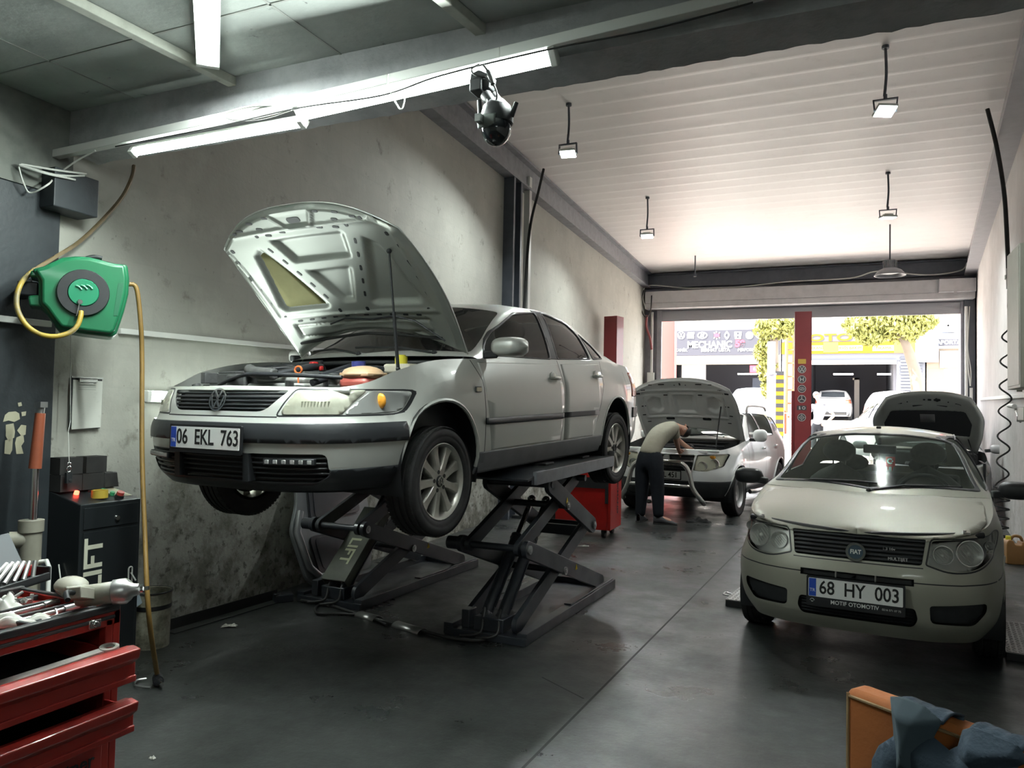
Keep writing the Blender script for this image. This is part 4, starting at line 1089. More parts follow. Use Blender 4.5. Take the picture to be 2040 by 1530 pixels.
blackf = c.cut(roundpoly([(-.1, u(.94, .985)), (.70, u(1.20, 1.0)), (.535, u(1.90, 1.38)), (-.1, u(1.815, 1.408))], [0, .05, .06, 0]), WS, .15, lambda q: q.y < 2.1 and q.z > .95)
c.take(blackf, 'windshield_frame', M_trim, .002, central=True)
rw = [(-.1, 1.06), (.50, 1.08), (.47, 1.34), (-.1, 1.36)]
c.take(c.cut(roundpoly(rw, [0, .04, .05, 0]), 'rear', .1, lambda q: q.y > 3.2 and q.z > 1.04), 'rear_window', M_gclear, -.002, solid=0, central=True)
c.done(M_champ)
pt = lambda nm, m, fn, p=None, **k: (lambda mb: (fn(mb), mb.build(nm, m, p or hatch, **k))[1])(MB())
def bars(mb):
    for i in range(6):
        z = .668+.024*i; hw = .352+.02*(z-.655)/.14
        mb.tube([Vector((x, c.front(abs(x), z).y+.010, z)) for x in [hw*(-1+2*j/12) for j in range(13)]], .0085, 6)
pt('grille_bars', M_trim, bars, smooth=60)
M_ = frame(c.front(0, .70)+Vector((0, -.014, 0)), (1, 0, 0), (0, .25, 1))
mb = MB(); ring_mesh(mb, .042, .056, .010, M_)
for i in range(36): mb.bx(.044, .054, -.0018, .0018, .010, .013, M_ @ Matrix.Rotation(2*pi*i/36, 4, 'Z'))
em = mb.build('emblem', M_chrome, hatch, smooth=30)
mb = MB(); mb.lathe([(0, .007), (.043, .007)], 32, M_); mb.build('emblem_disc', mat('blue-grey enamel', (.05, .08, .11), .25, coat=.5), em)
text('emblem_letters', 'FIAT', M_ @ Matrix.Translation((0, 0, .008)), .036, M_white, em, .001, sx=.86, bold=.001)
text('grille_lettering', 'MULTIJET', frame(c.front(.23, .682)+Vector((0, -.016, 0)), (1, .12, 0), (0, .25, 1)), .026, M_zinc, hatch, .001)
text('grille_lettering', '1.3 16v', frame(c.front(.18, .735)+Vector((0, -.016, 0)), (1, .10, 0), (0, .25, 1)), .024, M_zinc, hatch, .001)
MP = frame(c.front(0, .472)+Vector((0, -.03, 0)), (1, 0, 0), (0, .05, 1))
pl = plate(hatch, MP, '68  HY  003', sx=.80, frame_h=.045)
text('frame_lettering', 'MOTIF OTOMOTIV', MP @ Matrix.Translation((.0, -.080, .001)), .033, M_white, pl, .001, sx=.95, bold=.0005)
text('frame_phone', '0216 571 07 75', MP @ Matrix.Translation((.20, -.083, .001)), .016, M_white, pl, .0008)
mb = MB(); MQ = MP @ Matrix.Translation((-.238, -.082, .0)); mb.lathe([(.011, 0), (.011, .002), (.0135, .002), (.0135, 0)], 16, MQ, pi*.05, pi*.95); mb.lathe([(.004, 0), (.004, .002), (.007, .002), (.007, 0)], 14, MQ, pi, 2*pi); mb.build('frame_mark', M_white, pl)
pt('intake_mesh', M_trim, lambda mb: [mb.tube([(x, c.front(abs(x), z).y+.012, z) for x in [-.31+.62*i/10 for i in range(11)]], .004, 5) for z in (.31, .33, .35, .37, .39)], smooth=60)
for x in (-.11, .11): pt('intake_divider', M_zinc, lambda mb, x=x: mb.bx(x-.004, x+.004, c.front(abs(x), .555).y+.004, c.front(abs(x), .555).y+.03, .537, .573))
# front edge innards seen below the ajar hood
pt('latch_panel', M_black, lambda mb: mb.tube([(x, .10+.20*(abs(x)/.68)**2.4, .802+.03*(abs(x)/.66)) for x in [-.67+1.34*i/16 for i in range(17)]], .02, 8), smooth=60)
for sg in (1, -1):
    pt('lamp_fixing', M_zinc, lambda mb: (mb.box((sg*.585, .17, .852), (.035, .03, .014)), mb.cyl((sg*.575, .17, .85), (sg*.575, .17, .868), .008, n=8)))
    o = mirror_housing(hatch, (sg*.905, 1.26, 1.035), (.115, .075, .062), M_trim, arm=((sg*.76, 1.24, 1.0), (sg*.86, 1.26, 1.01)))
pt('antenna_base', M_trim, lambda mb: (mb.box((0, 1.90, 1.440), (.035, .06, .02)), ), bevel=.006)
for sg in (1, -1): pt('roof_moulding', M_trim, lambda mb: mb.tube([c.top(.545, y)+Vector(((0 if sg > 0 else -2*c.top(.545, y).x), 0, .003)) for y in (2.0, 2.3, 2.6, 2.9, 3.15)], .007, 6), smooth=60)
wiper(hatch, [(-.58, 1.17, 1.01), (-.40, 1.10, 1.045), (-.10, 1.03, 1.055), (.05, 1.03, 1.05)]); wiper(hatch, [(.0, .95, 1.0), (.22, 1.03, 1.045), (.45, 1.13, 1.045), (.58, 1.20, 1.04)])
pt('cowl_panel', M_plastic, lambda mb: mb.grid(lambda u_, v: Vector(((u_*2-1)*.66, .905+.20*abs(u_*2-1)**2+.08*v, .972+.028*v)), 20, 2), smooth=60, solid=.01)
for y in (.80, 3.17):
    for sg in (1, -1): wheel(hatch, (sg*.71, y, .288), .288, .178, .175, sg, ('steel', 10))
pt('underbody', M_black, lambda mb: (mb.bx(-.55, .55, 1.2, 2.8, .17, .25), mb.bx(-.40, .40, .25, 1.2, .20, .60), mb.cyl((.55, .80, .28), (-.55, .80, .28), .03), mb.bx(-.5, .5, 2.9, 3.7, .25, .35)))
pt('dashboard', M_plastic, lambda mb: mb.prism([(1.02, .62), (1.0, .93), (1.25, .985), (1.55, .93), (1.62, .62)], -.66, .66, frame((0, 0, 0), (0, 1, 0), (0, 0, 1))), smooth=30, bevel=.03)
pt('cabin_floor', M_seatdark, lambda mb: mb.bx(-.72, .72, 1.2, 3.5, .25, .30))
for x in (-.35, .35): seat(hatch, x, 2.20, .50, M_seatgrey)
pt('rear_bench', M_seatgrey, lambda mb: (mb.bx(-.60, .60, 2.5, 2.95, .34, .58), mb.prism([(2.9, .5), (3.05, .5), (3.22, 1.0), (3.10, 1.0)], -.60, .60, frame((0, 0, 0), (0, 1, 0), (0, 0, 1)))), bevel=.03)
pt('rear_headrest', M_seatgrey, lambda mb: (mb.ball((-.3, 3.16, 1.08), (.13, .05, .08)), mb.ball((.3, 3.16, 1.08), (.13, .05, .08))), smooth=60)
steering_wheel(hatch, .34, 1.66, .93, M_plastic)
pt('instrument_hood', M_plastic, lambda mb: mb.ball((.34, 1.42, .98), (.17, .12, .05), 14), smooth=60)
pt('cabin_mirror', M_plastic, lambda mb: (mb.box((.02, 1.70, 1.27), (.24, .03, .07)), mb.cyl((.02, 1.70, 1.30), (.02, 1.74, 1.36), .012)), bevel=.02)
HM = Matrix.Translation(hatch.location) @ hatch.rotation_euler.to_matrix().to_4x4()
# things inside the hatchback
q = HM @ Vector((.10, 1.66, 1.235))
pn = thing('hanging_pennant', 'small red pennant with a white crescent hanging from the hatchback cabin mirror', 'pennant', q)
mb = MB(); Mf = frame((0, 0, 0), (1, 0, 0), (0, 0, 1)); mb.prism(roundpoly([(-.033, -.10), (.033, -.10), (.033, -.02), (-.033, -.02)], .008), -.003, .003, Mf); mb.prism([(-.018, -.135), (-.010, -.10), (-.022, -.10)], -.002, .002, Mf); mb.prism([(.010, -.14), (.022, -.10), (.008, -.10)], -.002, .002, Mf); mb.build('pennant', M_red, pn)
mb = MB(); mb.lathe([(.014, .004), (.022, .004)], 18, Mf @ Matrix.Translation((-.002, -.055, 0)), pi*.25, pi*1.75); mb.cyl(Mf @ Vector((.014, -.055, .003)), Mf @ Vector((.014, -.055, .005)), .006, n=6); mb.build('crescent', M_white, pn)
mb = MB(); mb.cyl((0, 0, -.02), (-.03, .02, .06), .0015, n=5); mb.build('string', M_rubber, pn)
q = HM @ Vector((.36, 1.28, 1.0)); mb = MB(); mb.grid(lambda u_, v: Vector((-.16+.34*u_, -.06+.20*v, .012*sin(3*u_)+.01*v)), 8, 4)
pp = mb.build('paper_sheet', mat('white paper', (.78, .78, .74), .8), smooth=60, solid=.001); pp.location = q; pp.rotation_euler = (0, 0, .2); tag(pp, 'white paper sheet lying on the hatchback dashboard under the windshield', 'paper')
# chequered alignment plates under its wheels
M_diam = mat('worn chequer plate', (.34, .34, .33), .45, .7, noise=(7, .5, (.20, .20, .19)))
def chequer(name, label, x0, x1, y0, y1, h=.05):
    t = thing(name, label, 'plate', ((x0+x1)/2, (y0+y1)/2, 0), (0, 0, -.095), group='chequer plates under the hatchback')
    w_, l_ = (x1-x0)/2, (y1-y0)/2
    mb = MB(); mb.bx(-w_, w_, -l_, l_, .0, h); mb.build('base', M_black, t, bevel=.004)
    mb = MB(); mb.bx(-w_, w_, -l_, l_, h, h+.006)
    ny = int(l_*2/.032); nx = int(w_*2/.032)
    for j in range(ny):
        for i in range(nx):
            Mk = Matrix.Translation((-w_+.016+.032*i, -l_+.016+.032*j, h+.006)) @ Matrix.Rotation(radians(45 if (i+j) % 2 else -45), 4, 'Z'); mb.bx(-.012, .012, -.003, .003, 0, .002, Mk)
    mb.build('tread_plate', M_diam, t, smooth=0)
    return t
p1 = chequer('wheel_plate', 'steel chequer plate on the floor left of the hatchback front wheel', -.89, -.52, 6.26, 6.98)
mb = MB(); mb.tube([(-.185, -.22, .05), (-.24, -.22, .06), (-.24, -.14, .06), (-.185, -.14, .05)], .006, 6); mb.build('handle', M_zinc, p1, smooth=50)
chequer('wheel_plate', 'steel chequer plate on the floor right of the hatchback front wheel', .93, 1.36, 5.72, 6.6)
# ================================================================== WHITE SUV WITH OPEN HOOD, MECHANIC BEHIND
M_wpaint = mat('white car paint', (.74, .75, .74), .28, 0., coat=1.0, noise=(2.5, .12, (.66, .67, .66)))
suv = thing('suv', 'white SUV with open hood and chrome bull bar between the red lift posts', 'car', (-2.55, 11.25, 0), (0, 0, -.13))
fr = lambda zt, i0=.08: [(.30, .10), (.42, .03), (.56, .0), (.68, .0), (.78, .02), (.88, .04), (zt, i0)]
sd = lambda zt, it=.06: [(.30, .07), (.42, .03), (.56, .008), (.70, .0), (.82, -.004), (.96, .010), (zt, it)]
cols = [((0, 0), fr(.99)), ((.28, .01), fr(.99)), ((.50, .05), fr(.99)), ((.68, .13), fr(.99)), ((.80, .26), fr(1.0)), ((.87, .45), fr(1.02, .07)), ((.90, .82), sd(1.06)), ((.905, 1.35), sd(1.12)),
        ((.905, 2.1), sd(1.13)), ((.905, 2.9), sd(1.14)), ((.90, 3.5), sd(1.16)), ((.88, 4.0), sd(1.15, .07)), ((.78, 4.25), sd(1.13, .07)), ((.5, 4.31), fr(1.12)), ((0, 4.32), fr(1.12))]
S = dict(cols=cols, L=4.32, W=1.82, zb=.30, cowl=1.38, deck=4.05, cowlc=1.16, deckc=4.10, hood=False, hoodz=[(0, 1.0), (.4, 1.07), (1.16, 1.13)], trunk=True, trunkz=[(4.05, 1.16), (4.32, 1.13)],
         sil=[(1.38, 1.135), (1.65, 1.31), (1.95, 1.49), (2.2, 1.585), (2.7, 1.63), (3.4, 1.625), (3.75, 1.58), (3.95, 1.35), (4.05, 1.20)], railx=[(1.38, .80), (1.8, .72), (2.2, .645), (2.8, .635), (3.5, .63), (4.05, .72)],
         tumble=.4, bow=[(1.38, .22), (2.2, .12), (2.7, 0), (4.05, -.06)], cd=.06)
c = Car(suv, S)
c.arch(.82, .37, .40, .02); c.arch(3.49, .37, .40, .02)
c.take(c.cut(roundpoly([(-.1, .69), (.40, .69), (.43, .93), (-.1, .93)], [0, .03, .03, 0]), 'front'), 'grille', M_black, -.03, central=True)
hlf = c.cut(roundpoly([(.42, .70), (.60, .69), (.80, .76), (.835, .945), (.46, .93)], .03), 'front', .05)
c.take(hlf, 'headlight_reflector', mat('cream lamp bowl', (.74, .73, .60), .35, .2), -.03, keep=True); ln = c.take(hlf, 'headlight', M_glamp, .002, solid=0)
for o, sg in zip(ln, (1, -1)):
    for x, z, r in ((.54, .765, .062), (.69, .80, .062)):
        mb = MB(); p = c.front(x, z); M = frame((sg*x, p.y+.02, z), (1, 0, 0), (0, 0, 1)); mb.lathe([(r, .01), (r*1.1, .01), (r*1.1, -.02), (r*.6, -.02), (0, -.03)], 24, M); mb.build('lamp_bowl', M_reflector, o, smooth=50)
    mb = MB(); p = c.front(.66, .90); mb.ball((sg*.66, p.y+.02, .895), (.05, .015, .025)); mb.build('amber_bulb', M_orange, o, smooth=60)
c.take(c.band(.2, .545, ymax=.50), 'bumper_lip', M_plastic, .004, central=True); c.take(c.band(.2, .42, ymin=1.2, ymax=3.1, xmin=.5), 'sill', M_plastic, .006)
for ln_ in ([(1.32, 1.11), (1.33, .45)], [(2.42, 1.13), (2.42, .45)], [(3.35, 1.14), (3.28, .8), (3.10, .5)]): c.seam(ln_, 'side', .009)
win(c, [(1.62, 1.16), (2.36, 1.17), (2.37, 1.545), (2.18, 1.535), (1.92, 1.40)], M_gclear, lim=lambda q: q.x > .3 and q.z > 1.05); win(c, [(2.46, 1.17), (3.20, 1.19), (3.32, 1.45), (3.25, 1.53), (2.47, 1.55)], M_gclear, lim=lambda q: q.x > .3 and q.z > 1.05); win(c, [(3.42, 1.25), (3.78, 1.30), (3.68, 1.48), (3.45, 1.5)], M_gtint, lim=lambda q: q.x > .3 and q.z > 1.05)
WS = (Vector((1, 0, 0)), Vector((0, .78, .62)).normalized(), Vector((0, -.62, .78)).normalized()); u = lambda y, z: Vector((0, y, z)).dot(WS[1])
c.take(c.cut(roundpoly([(-.1, u(1.18, 1.15)), (.75, u(1.44, 1.17)), (.60, u(2.10, 1.55)), (-.1, u(2.05, 1.58))], [0, .04, .05, 0]), WS, .15, lambda q: q.y < 2.4 and q.z > 1.1), 'windshield', M_gclear, -.002, solid=0, central=True)
c.done(M_wpaint)
pt = lambda nm, m, fn, p=None, **k: (lambda mb: (fn(mb), mb.build(nm, m, p or suv, **k))[1])(MB())
pt('grille_bars', M_zinc, lambda mb: (mb.tube([(x, c.front(abs(x), .925).y-.004, .925) for x in [-.42+.84*i/12 for i in range(13)]], .012), mb.tube([(x, c.front(abs(x), .83).y-.004, .83) for x in [-.41+.82*i/12 for i in range(13)]], .020), mb.cyl((.02, c.front(0, .87).y-.02, .87), (.02, c.front(0, .87).y+.02, .87), .05)), smooth=50)
pt('grille_slats', M_trim, lambda mb: [mb.tube([(x, c.front(abs(x), z).y+.012, z) for x in [-.40+.8*i/10 for i in range(11)]], .009) for z in (.715, .745, .775, .80)], smooth=60)
plate(suv, frame(c.front(0, .625)+Vector((0, -.05, 0)), (1, 0, 0), (0, 0, 1)), '06 BL 451')
M_bull = mat('brushed steel tube', (.58, .57, .55), .25, .95)
pt('bull_bar', M_bull, lambda mb: (mb.tube(catmull([(-.62, -.06, .24), (-.60, -.14, .30), (-.50, -.20, .46), (-.44, -.20, .68), (-.36, -.20, .79), (-.22, -.20, .815), (.22, -.20, .815), (.36, -.20, .79), (.44, -.20, .68), (.50, -.20, .46), (.60, -.14, .30), (.62, -.06, .24)], 6), .036, 12), mb.cyl((-.49, -.20, .48), (.49, -.20, .48), .026)), smooth=60)
for sg in (1, -1):
    mirror_housing(suv, (sg*(1.00 if sg > 0 else .94), 1.60, 1.20 if sg > 0 else 1.17), (.115, .085, .10) if sg > 0 else (.08, .07, .07), M_wpaint, arm=((sg*.84, 1.56, 1.13), (sg*.94, 1.58, 1.13)))
    pt('roof_rail', M_zinc, lambda mb: mb.tube(catmull([c.top(.60, 2.3)+Vector((0 if sg > 0 else -2*c.top(.6, 2.3).x, 0, 0)), Vector((sg*.60, 2.42, 1.675)), Vector((sg*.60, 3.4, 1.675)), Vector((sg*.60, 3.62, 1.61))], 6), .020, 8), smooth=60)
    pt('side_step', M_bull, lambda mb: mb.tube([(sg*.92, 1.3, .33), (sg*.97, 1.4, .33), (sg*.97, 2.9, .33), (sg*.92, 3.0, .33)], .035, 10), smooth=60)
    pt('door_handle', M_wpaint, lambda mb: mb.box((sg*.91, 2.25, .98), (.03, .16, .035)), bevel=.012)
    pt('rear_door_handle', M_wpaint, lambda mb: mb.box((sg*.91, 3.15, 1.0), (.03, .16, .035)), bevel=.012)
for y in (.82, 3.49):
    for sg in (1, -1): wheel(suv, (sg*.79, y, .34), .342, .215, .215, sg, ('steel', 8), plain=True)
pt('underbody', M_black, lambda mb: (mb.bx(-.62, .62, 1.2, 4.1, .26, .36), mb.bx(-.5, .5, .25, 1.2, .30, .36)))
pt('dashboard', M_plastic, lambda mb: mb.bx(-.72, .72, 1.35, 1.75, .7, 1.10), bevel=.04); pt('cabin_floor', M_seatdark, lambda mb: mb.bx(-.8, .8, 1.4, 4.0, .36, .42))
for x in (-.38, .38): seat(suv, x, 2.35, .66, M_seatdark)
steering_wheel(suv, .38, 1.88, 1.04, M_plastic)
# bay
pt('engine_tub', M_black, lambda mb: (mb.add([(-.70, .30, .5), (.70, .30, .5), (.72, 1.2, .5), (-.72, 1.2, .5), (-.72, 1.26, 1.1), (.72, 1.26, 1.1)], [(0, 1, 2, 3), (3, 2, 5, 4)]), mb.bx(-.78, -.74, .6, 1.3, .5, .98), mb.bx(.74, .78, .6, 1.3, .5, .98)))
pt('slam_panel', M_wpaint, lambda mb: (mb.tube([(x, .10+.14*(abs(x)/.74)**2.4, .985) for x in [-.74+1.48*i/14 for i in range(15)]], .022, 8), mb.bx(-.6, .6, .12, .20, .96, .985)), smooth=60)
pt('engine_block', M_alu, lambda mb: (mb.bx(-.35, .2, .35, .9, .55, .90), mb.bx(-.3, .15, .4, .85, .9, .95)), bevel=.02); pt('battery', M_plastic, lambda mb: mb.bx(.35, .60, .5, .75, .75, .97), bevel=.01)
pt('engine_hose', M_hose, lambda mb: (mb.tube(catmull([(-.5, .4, .9), (-.2, .5, 1.0), (.2, .6, 1.0), (.5, .9, .98)], 6), .025), mb.tube(catmull([(.1, .3, .95), (.25, .5, 1.02), (.1, .9, 1.03)], 6), .02), mb.tube(catmull([(-.6, .8, .95), (-.2, .95, 1.03), (.6, 1.0, 1.02)], 6), .022)), smooth=60)
pt('cowl_panel', M_plastic, lambda mb: mb.grid(lambda u_, v: Vector(((u_*2-1)*.74, 1.12+.20*abs(u_*2-1)**2+.12*v, 1.08+.055*v)), 16, 2), smooth=60, solid=.01)
wiper(suv, [(.5, 1.30, 1.16), (.2, 1.24, 1.20), (-.1, 1.22, 1.20)])
hzc = smooth_tab(S['hoodz']); hze = smooth_tab([(0, .985), (.3, 1.0), (.82, 1.055), (1.38, 1.115)])
closedD = lambda x, y: hze(y)+(hzc(y)+.02-hze(y))*(1-min(1, abs(x)/.80)**2.3)
pk = [[(-.17, .42), (.17, .42), (.15, .78), (-.15, .78)]]+[[(s_*.36, .48), (s_*.50, .44), (s_*.60, .52), (s_*.58, .70), (s_*.46, .78), (s_*.36, .70)] for s_ in (1, -1)]
bd = [([(-.66, .32), (.66, .32), (.66, .86), (-.66, .86)], .012), ([(-.22, .37), (.22, .37), (.20, .83), (-.20, .83)], -.012)]+[([(s_*.30, .38), (s_*.64, .38), (s_*.64, .82), (s_*.30, .82)], -.012) for s_ in (1, -1)]
sl = []
for s_ in (1, -1):
    for x, y, w_, h_ in ((.30, .20, .05, .02), (.48, .20, .03, .014), (.62, .30, .035, .02), (.70, .36, .05, .03), (.28, .42, .035, .02), (.68, .62, .035, .02), (.71, .80, .03, .018), (.66, .95, .03, .016), (.30, .90, .07, .05)): sl.append(((s_*x-w_, y), (s_*x+w_, y), h_))
sl += [((-.012, .20), (.012, .20), .05), ((-.10, .22), (-.08, .22), .015), ((.08, .22), (.10, .22), .015)]
hood, hrot, hunder = hood_panel(suv, M_wpaint, (1.34, 1.10), radians(55), closedD, smooth_tab([(0, .83), (.6, .84), (.85, .82), (1, .765)]), lambda x: 1.14+.18*(abs(x)/.75)**2, lambda x: .10+.20*(abs(x)/.78)**2.6, pk, bd, sl, na=70, nb=60, frame_d=.045)
a = in_frame(suv, 1420, 812, 1, .72); a.x = .60; a = hunder(.58, .62, .01); b = Vector((.60, .55, 1.03))
mb = MB(); mb.cyl(a, b, .010, n=8); mb.build('prop_rod', M_black, suv, smooth=50)
# ================================================================== SILVER CAR WITH OPEN HOOD AT THE RIGHT WALL
M_silver2 = mat('silver grey car paint', (.52, .53, .54), .3, .5, coat=1.0)
sv = thing('hatchback', 'silver car with open hood and dark insulation behind the champagne hatchback by right wall', 'car', (.98, 12.35, 0), (0, 0, -.06))
fr = lambda zt, i0=.10: [(.20, .10), (.30, .03), (.42, .004), (.54, .0), (.62, .02), (.72, .05), (zt, i0)]
sd = lambda zt, it=.06: [(.20, .06), (.30, .02), (.42, .004), (.55, 0), (.66, .0), (.80, .010), (zt, it)]
cols = [((0, 0), fr(.84)), ((.25, .01), fr(.84)), ((.44, .05), fr(.85)), ((.60, .13), fr(.86)), ((.72, .26), fr(.88)), ((.80, .48), fr(.91, .07)), ((.835, .85), sd(.95)), ((.845, 1.35), sd(1.01)), ((.85, 2.1), sd(1.03)), ((.845, 2.9), sd(1.05)), ((.83, 3.4), sd(1.06)),
        ((.77, 3.8), sd(1.05, .07)), ((.62, 3.96), fr(1.05, .08)), ((.35, 4.0), fr(1.05, .08)), ((0, 4.02), fr(1.05, .08))]
S = dict(cols=cols, L=4.02, W=1.7, zb=.20, cowl=1.30, deck=3.75, cowlc=1.08, deckc=3.85, hood=False, hoodz=[(0, .85), (.5, .96), (1.08, 1.02)], trunk=True, trunkz=[(3.75, 1.07), (4.02, 1.05)],
         sil=[(1.30, 1.02), (1.6, 1.20), (1.95, 1.40), (2.4, 1.475), (3.0, 1.47), (3.4, 1.40), (3.65, 1.2), (3.75, 1.08)], railx=[(1.3, .73), (1.7, .65), (2.1, .585), (2.6, .58), (3.3, .59), (3.75, .66)], tumble=.4, bow=[(1.3, .22), (2.0, .14), (2.5, 0), (3.75, -.1)], cd=.06, q=4, vq=3)
c = Car(sv, S); c.arch(.85, .31, .35); c.arch(3.3, .31, .35)
c.take(c.cut(roundpoly([(-.1, .56), (.36, .56), (.40, .80), (-.1, .80)], [0, .04, .04, 0]), 'front'), 'grille', M_black, -.02, central=True)
c.take(c.cut(roundpoly([(.47, .70), (.66, .66), (.79, .74), (.80, .86), (.70, .885), (.52, .82)], .05, 5), 'front', .03), 'headlight', mat('pale lamp lens', (.60, .60, .56), .2, .3, coat=1.), .006, solid=.03)
for ln_ in ([(1.26, 1.0), (1.26, .3)], [(2.25, 1.03), (2.25, .3)]): c.seam(ln_, 'side', .008)
win(c, [(1.52, 1.06), (2.2, 1.07), (2.21, 1.41), (2.0, 1.39), (1.75, 1.25)], M_gclear); win(c, [(2.29, 1.07), (2.95, 1.09), (3.10, 1.33), (3.0, 1.39), (2.30, 1.41)], M_gtint)
WS = (Vector((1, 0, 0)), Vector((0, .82, .57)).normalized(), Vector((0, -.57, .82)).normalized()); u = lambda y, z: Vector((0, y, z)).dot(WS[1])
c.take(c.cut(roundpoly([(-.1, u(1.10, 1.03)), (.69, u(1.38, 1.05)), (.54, u(1.95, 1.39)), (-.1, u(1.9, 1.42))], [0, .05, .06, 0]), WS, .15, lambda q: q.y < 2.2 and q.z > 1.0), 'windshield', M_gclear, -.002, solid=0, central=True)
c.done(M_silver2)
pt = lambda nm, m, fn, p=None, **k: (lambda mb: (fn(mb), mb.build(nm, m, p or sv, **k))[1])(MB())
for sg in (1, -1): mirror_housing(sv, (sg*.97, 1.52, 1.07), (.115, .08, .07), M_silver2, arm=((sg*.80, 1.5, 1.04), (sg*.9, 1.52, 1.05)))
for y in (.85, 3.3):
    for sg in (1, -1): wheel(sv, (sg*.735, y, .305), .305, .19, .19, sg, ('spoke', 7), plain=True)
pt('underbody', M_black, lambda mb: (mb.bx(-.6, .6, 1.2, 3.7, .2, .3), mb.bx(-.45, .45, .3, 1.2, .22, .4)))
pt('engine_tub', M_black, lambda mb: (mb.add([(-.68, .2, .45), (.68, .2, .45), (.68, 1.1, .45), (-.68, 1.1, .45), (-.68, 1.18, .98), (.68, 1.18, .98)], [(0, 1, 2, 3), (3, 2, 5, 4)]), mb.bx(-.72, -.69, .3, 1.2, .45, .9), mb.bx(.69, .72, .3, 1.2, .45, .9)))
pt('engine_cover', M_plastic, lambda mb: (mb.bx(-.3, .25, .35, .9, .6, .86), [mb.bx(.36+.05*i, .40+.05*i, .45, .8, .80, .90) for i in range(5)]), bevel=.02)
pt('dashboard', M_plastic, lambda mb: mb.bx(-.68, .68, 1.25, 1.6, .7, 1.0), bevel=.04)
for x in (-.36, .36): seat(sv, x, 2.25, .52, M_seatgrey)
hzc = smooth_tab(S['hoodz']); hze = smooth_tab([(0, .84), (.48, .905), (.85, .945), (1.35, 1.005)])
closedV = lambda x, y: hze(y)+(hzc(y)+.02-hze(y))*(1-min(1, abs(x)/.74)**2.3)
pad = [(-.50, .42), (.50, .42), (.60, .66), (.58, .92), (-.58, .92), (-.60, .66)]
sl = [((-.06, .20), (-.03, .20), .03), ((.0, .20), (.05, .205), .035), ((.08, .205), (.17, .205), .045), ((.11, .17), (.13, .24), .03), ((-.42, .30), (-.34, .27), .018), ((.36, .27), (.44, .30), .018), ((-.28, .245), (-.26, .245), .022), ((.26, .245), (.28, .245), .022), ((-.20, .33), (-.06, .30), .03), ((.12, .30), (.26, .33), .03)]
hood, hrot, hunder = hood_panel(sv, M_silver2, (1.25, .99), radians(57), closedV, smooth_tab([(0, .68), (.5, .74), (.75, .73), (1, .56)]), lambda x: 1.06+.19*(abs(x)/.70)**2, lambda x: .06+.20*(abs(x)/.70)**2.6, [pad], [([(-.62, .30), (.62, .30), (.62, .98), (-.62, .98)], .010)], sl, na=56, nb=48, frame_d=.045, inner=mat('hood underside grey', (.40, .42, .40), .4, .4))
mb = MB()
def padf(u_, v):
    y = .385+.53*v; w_ = lerp_tab([(.385, .42), (.45, .53), (.66, .605), (.92, .58)], y); x = w_*(2*u_-1); return hrot((x, y-.05*(1-(2*u_-1)**2)*(1-v), closedV(x, y)-.030-.014*(1-abs(2*u_-1)**6)*(1-abs(2*v-1)**6)))
mb.grid(padf, 24, 14); mb.build('insulation_pad', mat('dark insulation felt', (.022, .024, .028), .95), hood, smooth=60)
mb = MB(); mb.add([hunder(x, y, -.004) for x, y in ((-.10, .50), (.10, .50), (.11, .66), (-.09, .66))], [(0, 1, 2, 3)]); mb.build('pad_label', mat('grey label', (.12, .12, .125), .6), hood, solid=.002)
a = hunder(.55, .95, .0); mb = MB(); mb.cyl(a, (.62, .80, .93), .009, n=8); mb.build('prop_rod', M_black, sv, smooth=50)
# ================================================================== LAMPS AND THINGS HANGING FROM ABOVE
def diffuser(name, col, stren): return mat(name, (.9, .9, .9), .4, emis=col, estr=stren)
M_led = diffuser('lit tube diffuser', (.88, 1.0, .93), 9.0)
M_ledw = diffuser('lit flood lens', (.90, 1.0, .97), 26.0)
M_hous = mat('lamp housing white', (.70, .71, .68), .4)
def area(name, M, sx, sy, e, parent, col=(.90, 1.0, .95), spread=180):
    l = bpy.data.lights.new(name, 'AREA'); l.shape = 'RECTANGLE'; l.size = sx; l.size_y = sy; l.energy = e; l.color = col; l.spread = radians(spread)
    o = bpy.data.objects.new(name, l); COL.objects.link(o); o.parent = parent; o.matrix_local = M
    return o
def tube_lamp(name, label, a, b, w, face, power, group=None, depth=.045, sides=True):
    """linear lamp from a to b; face = direction the diffuser looks at"""
    a = Vector(a); b = Vector(b); L_ = (b-a).length; mid = (a+b)/2; f = Vector(face)
    M = frame(mid, b-a, f.cross(b-a)); f = Vector((M[0][2], M[1][2], M[2][2]))       # local z = face
    t = thing(name, label, 'lamp', mid, group=group)
    M = Matrix.Translation(-mid) @ M
    mb = MB(); mb.bx(-L_/2-.03, L_/2+.03, -w/2, w/2, -depth, -depth*.45, M); mb.bx(-L_/2-.03, -L_/2, -w/2, w/2, -depth, .008, M); mb.bx(L_/2, L_/2+.03, -w/2, w/2, -depth, .008, M)
    mb.build('housing', M_hous, t, smooth=30, bevel=.004)
    mb = MB(); mb.grid(lambda u, v: Vector((L_*(u-.5), -w*.48*cos(pi*v), -depth*.45+depth*.6*sin(pi*v))), 2, 12, M=M)
    mb.build('diffuser', M_led, t, smooth=60)
    area('lamp_light', M @ Matrix.Translation((0, 0, depth*.4)) @ Matrix.Rotation(pi, 4, 'X'), L_, w*.9, power, t)
    return t
tube_lamp('tube_lamp', 'long lit tube lamp under the concrete beam, beside the dome camera', hy(600, 225, 2.84), hy(1094, 113, 2.84), .085, (0, -.75, -.66), 36)
tube_lamp('tube_lamp', 'thin lit tube lamp under the left end of the concrete beam', hy(268, 306, 2.86), hy(596, 249, 2.86), .05, (.1, -.5, -.85), 15)
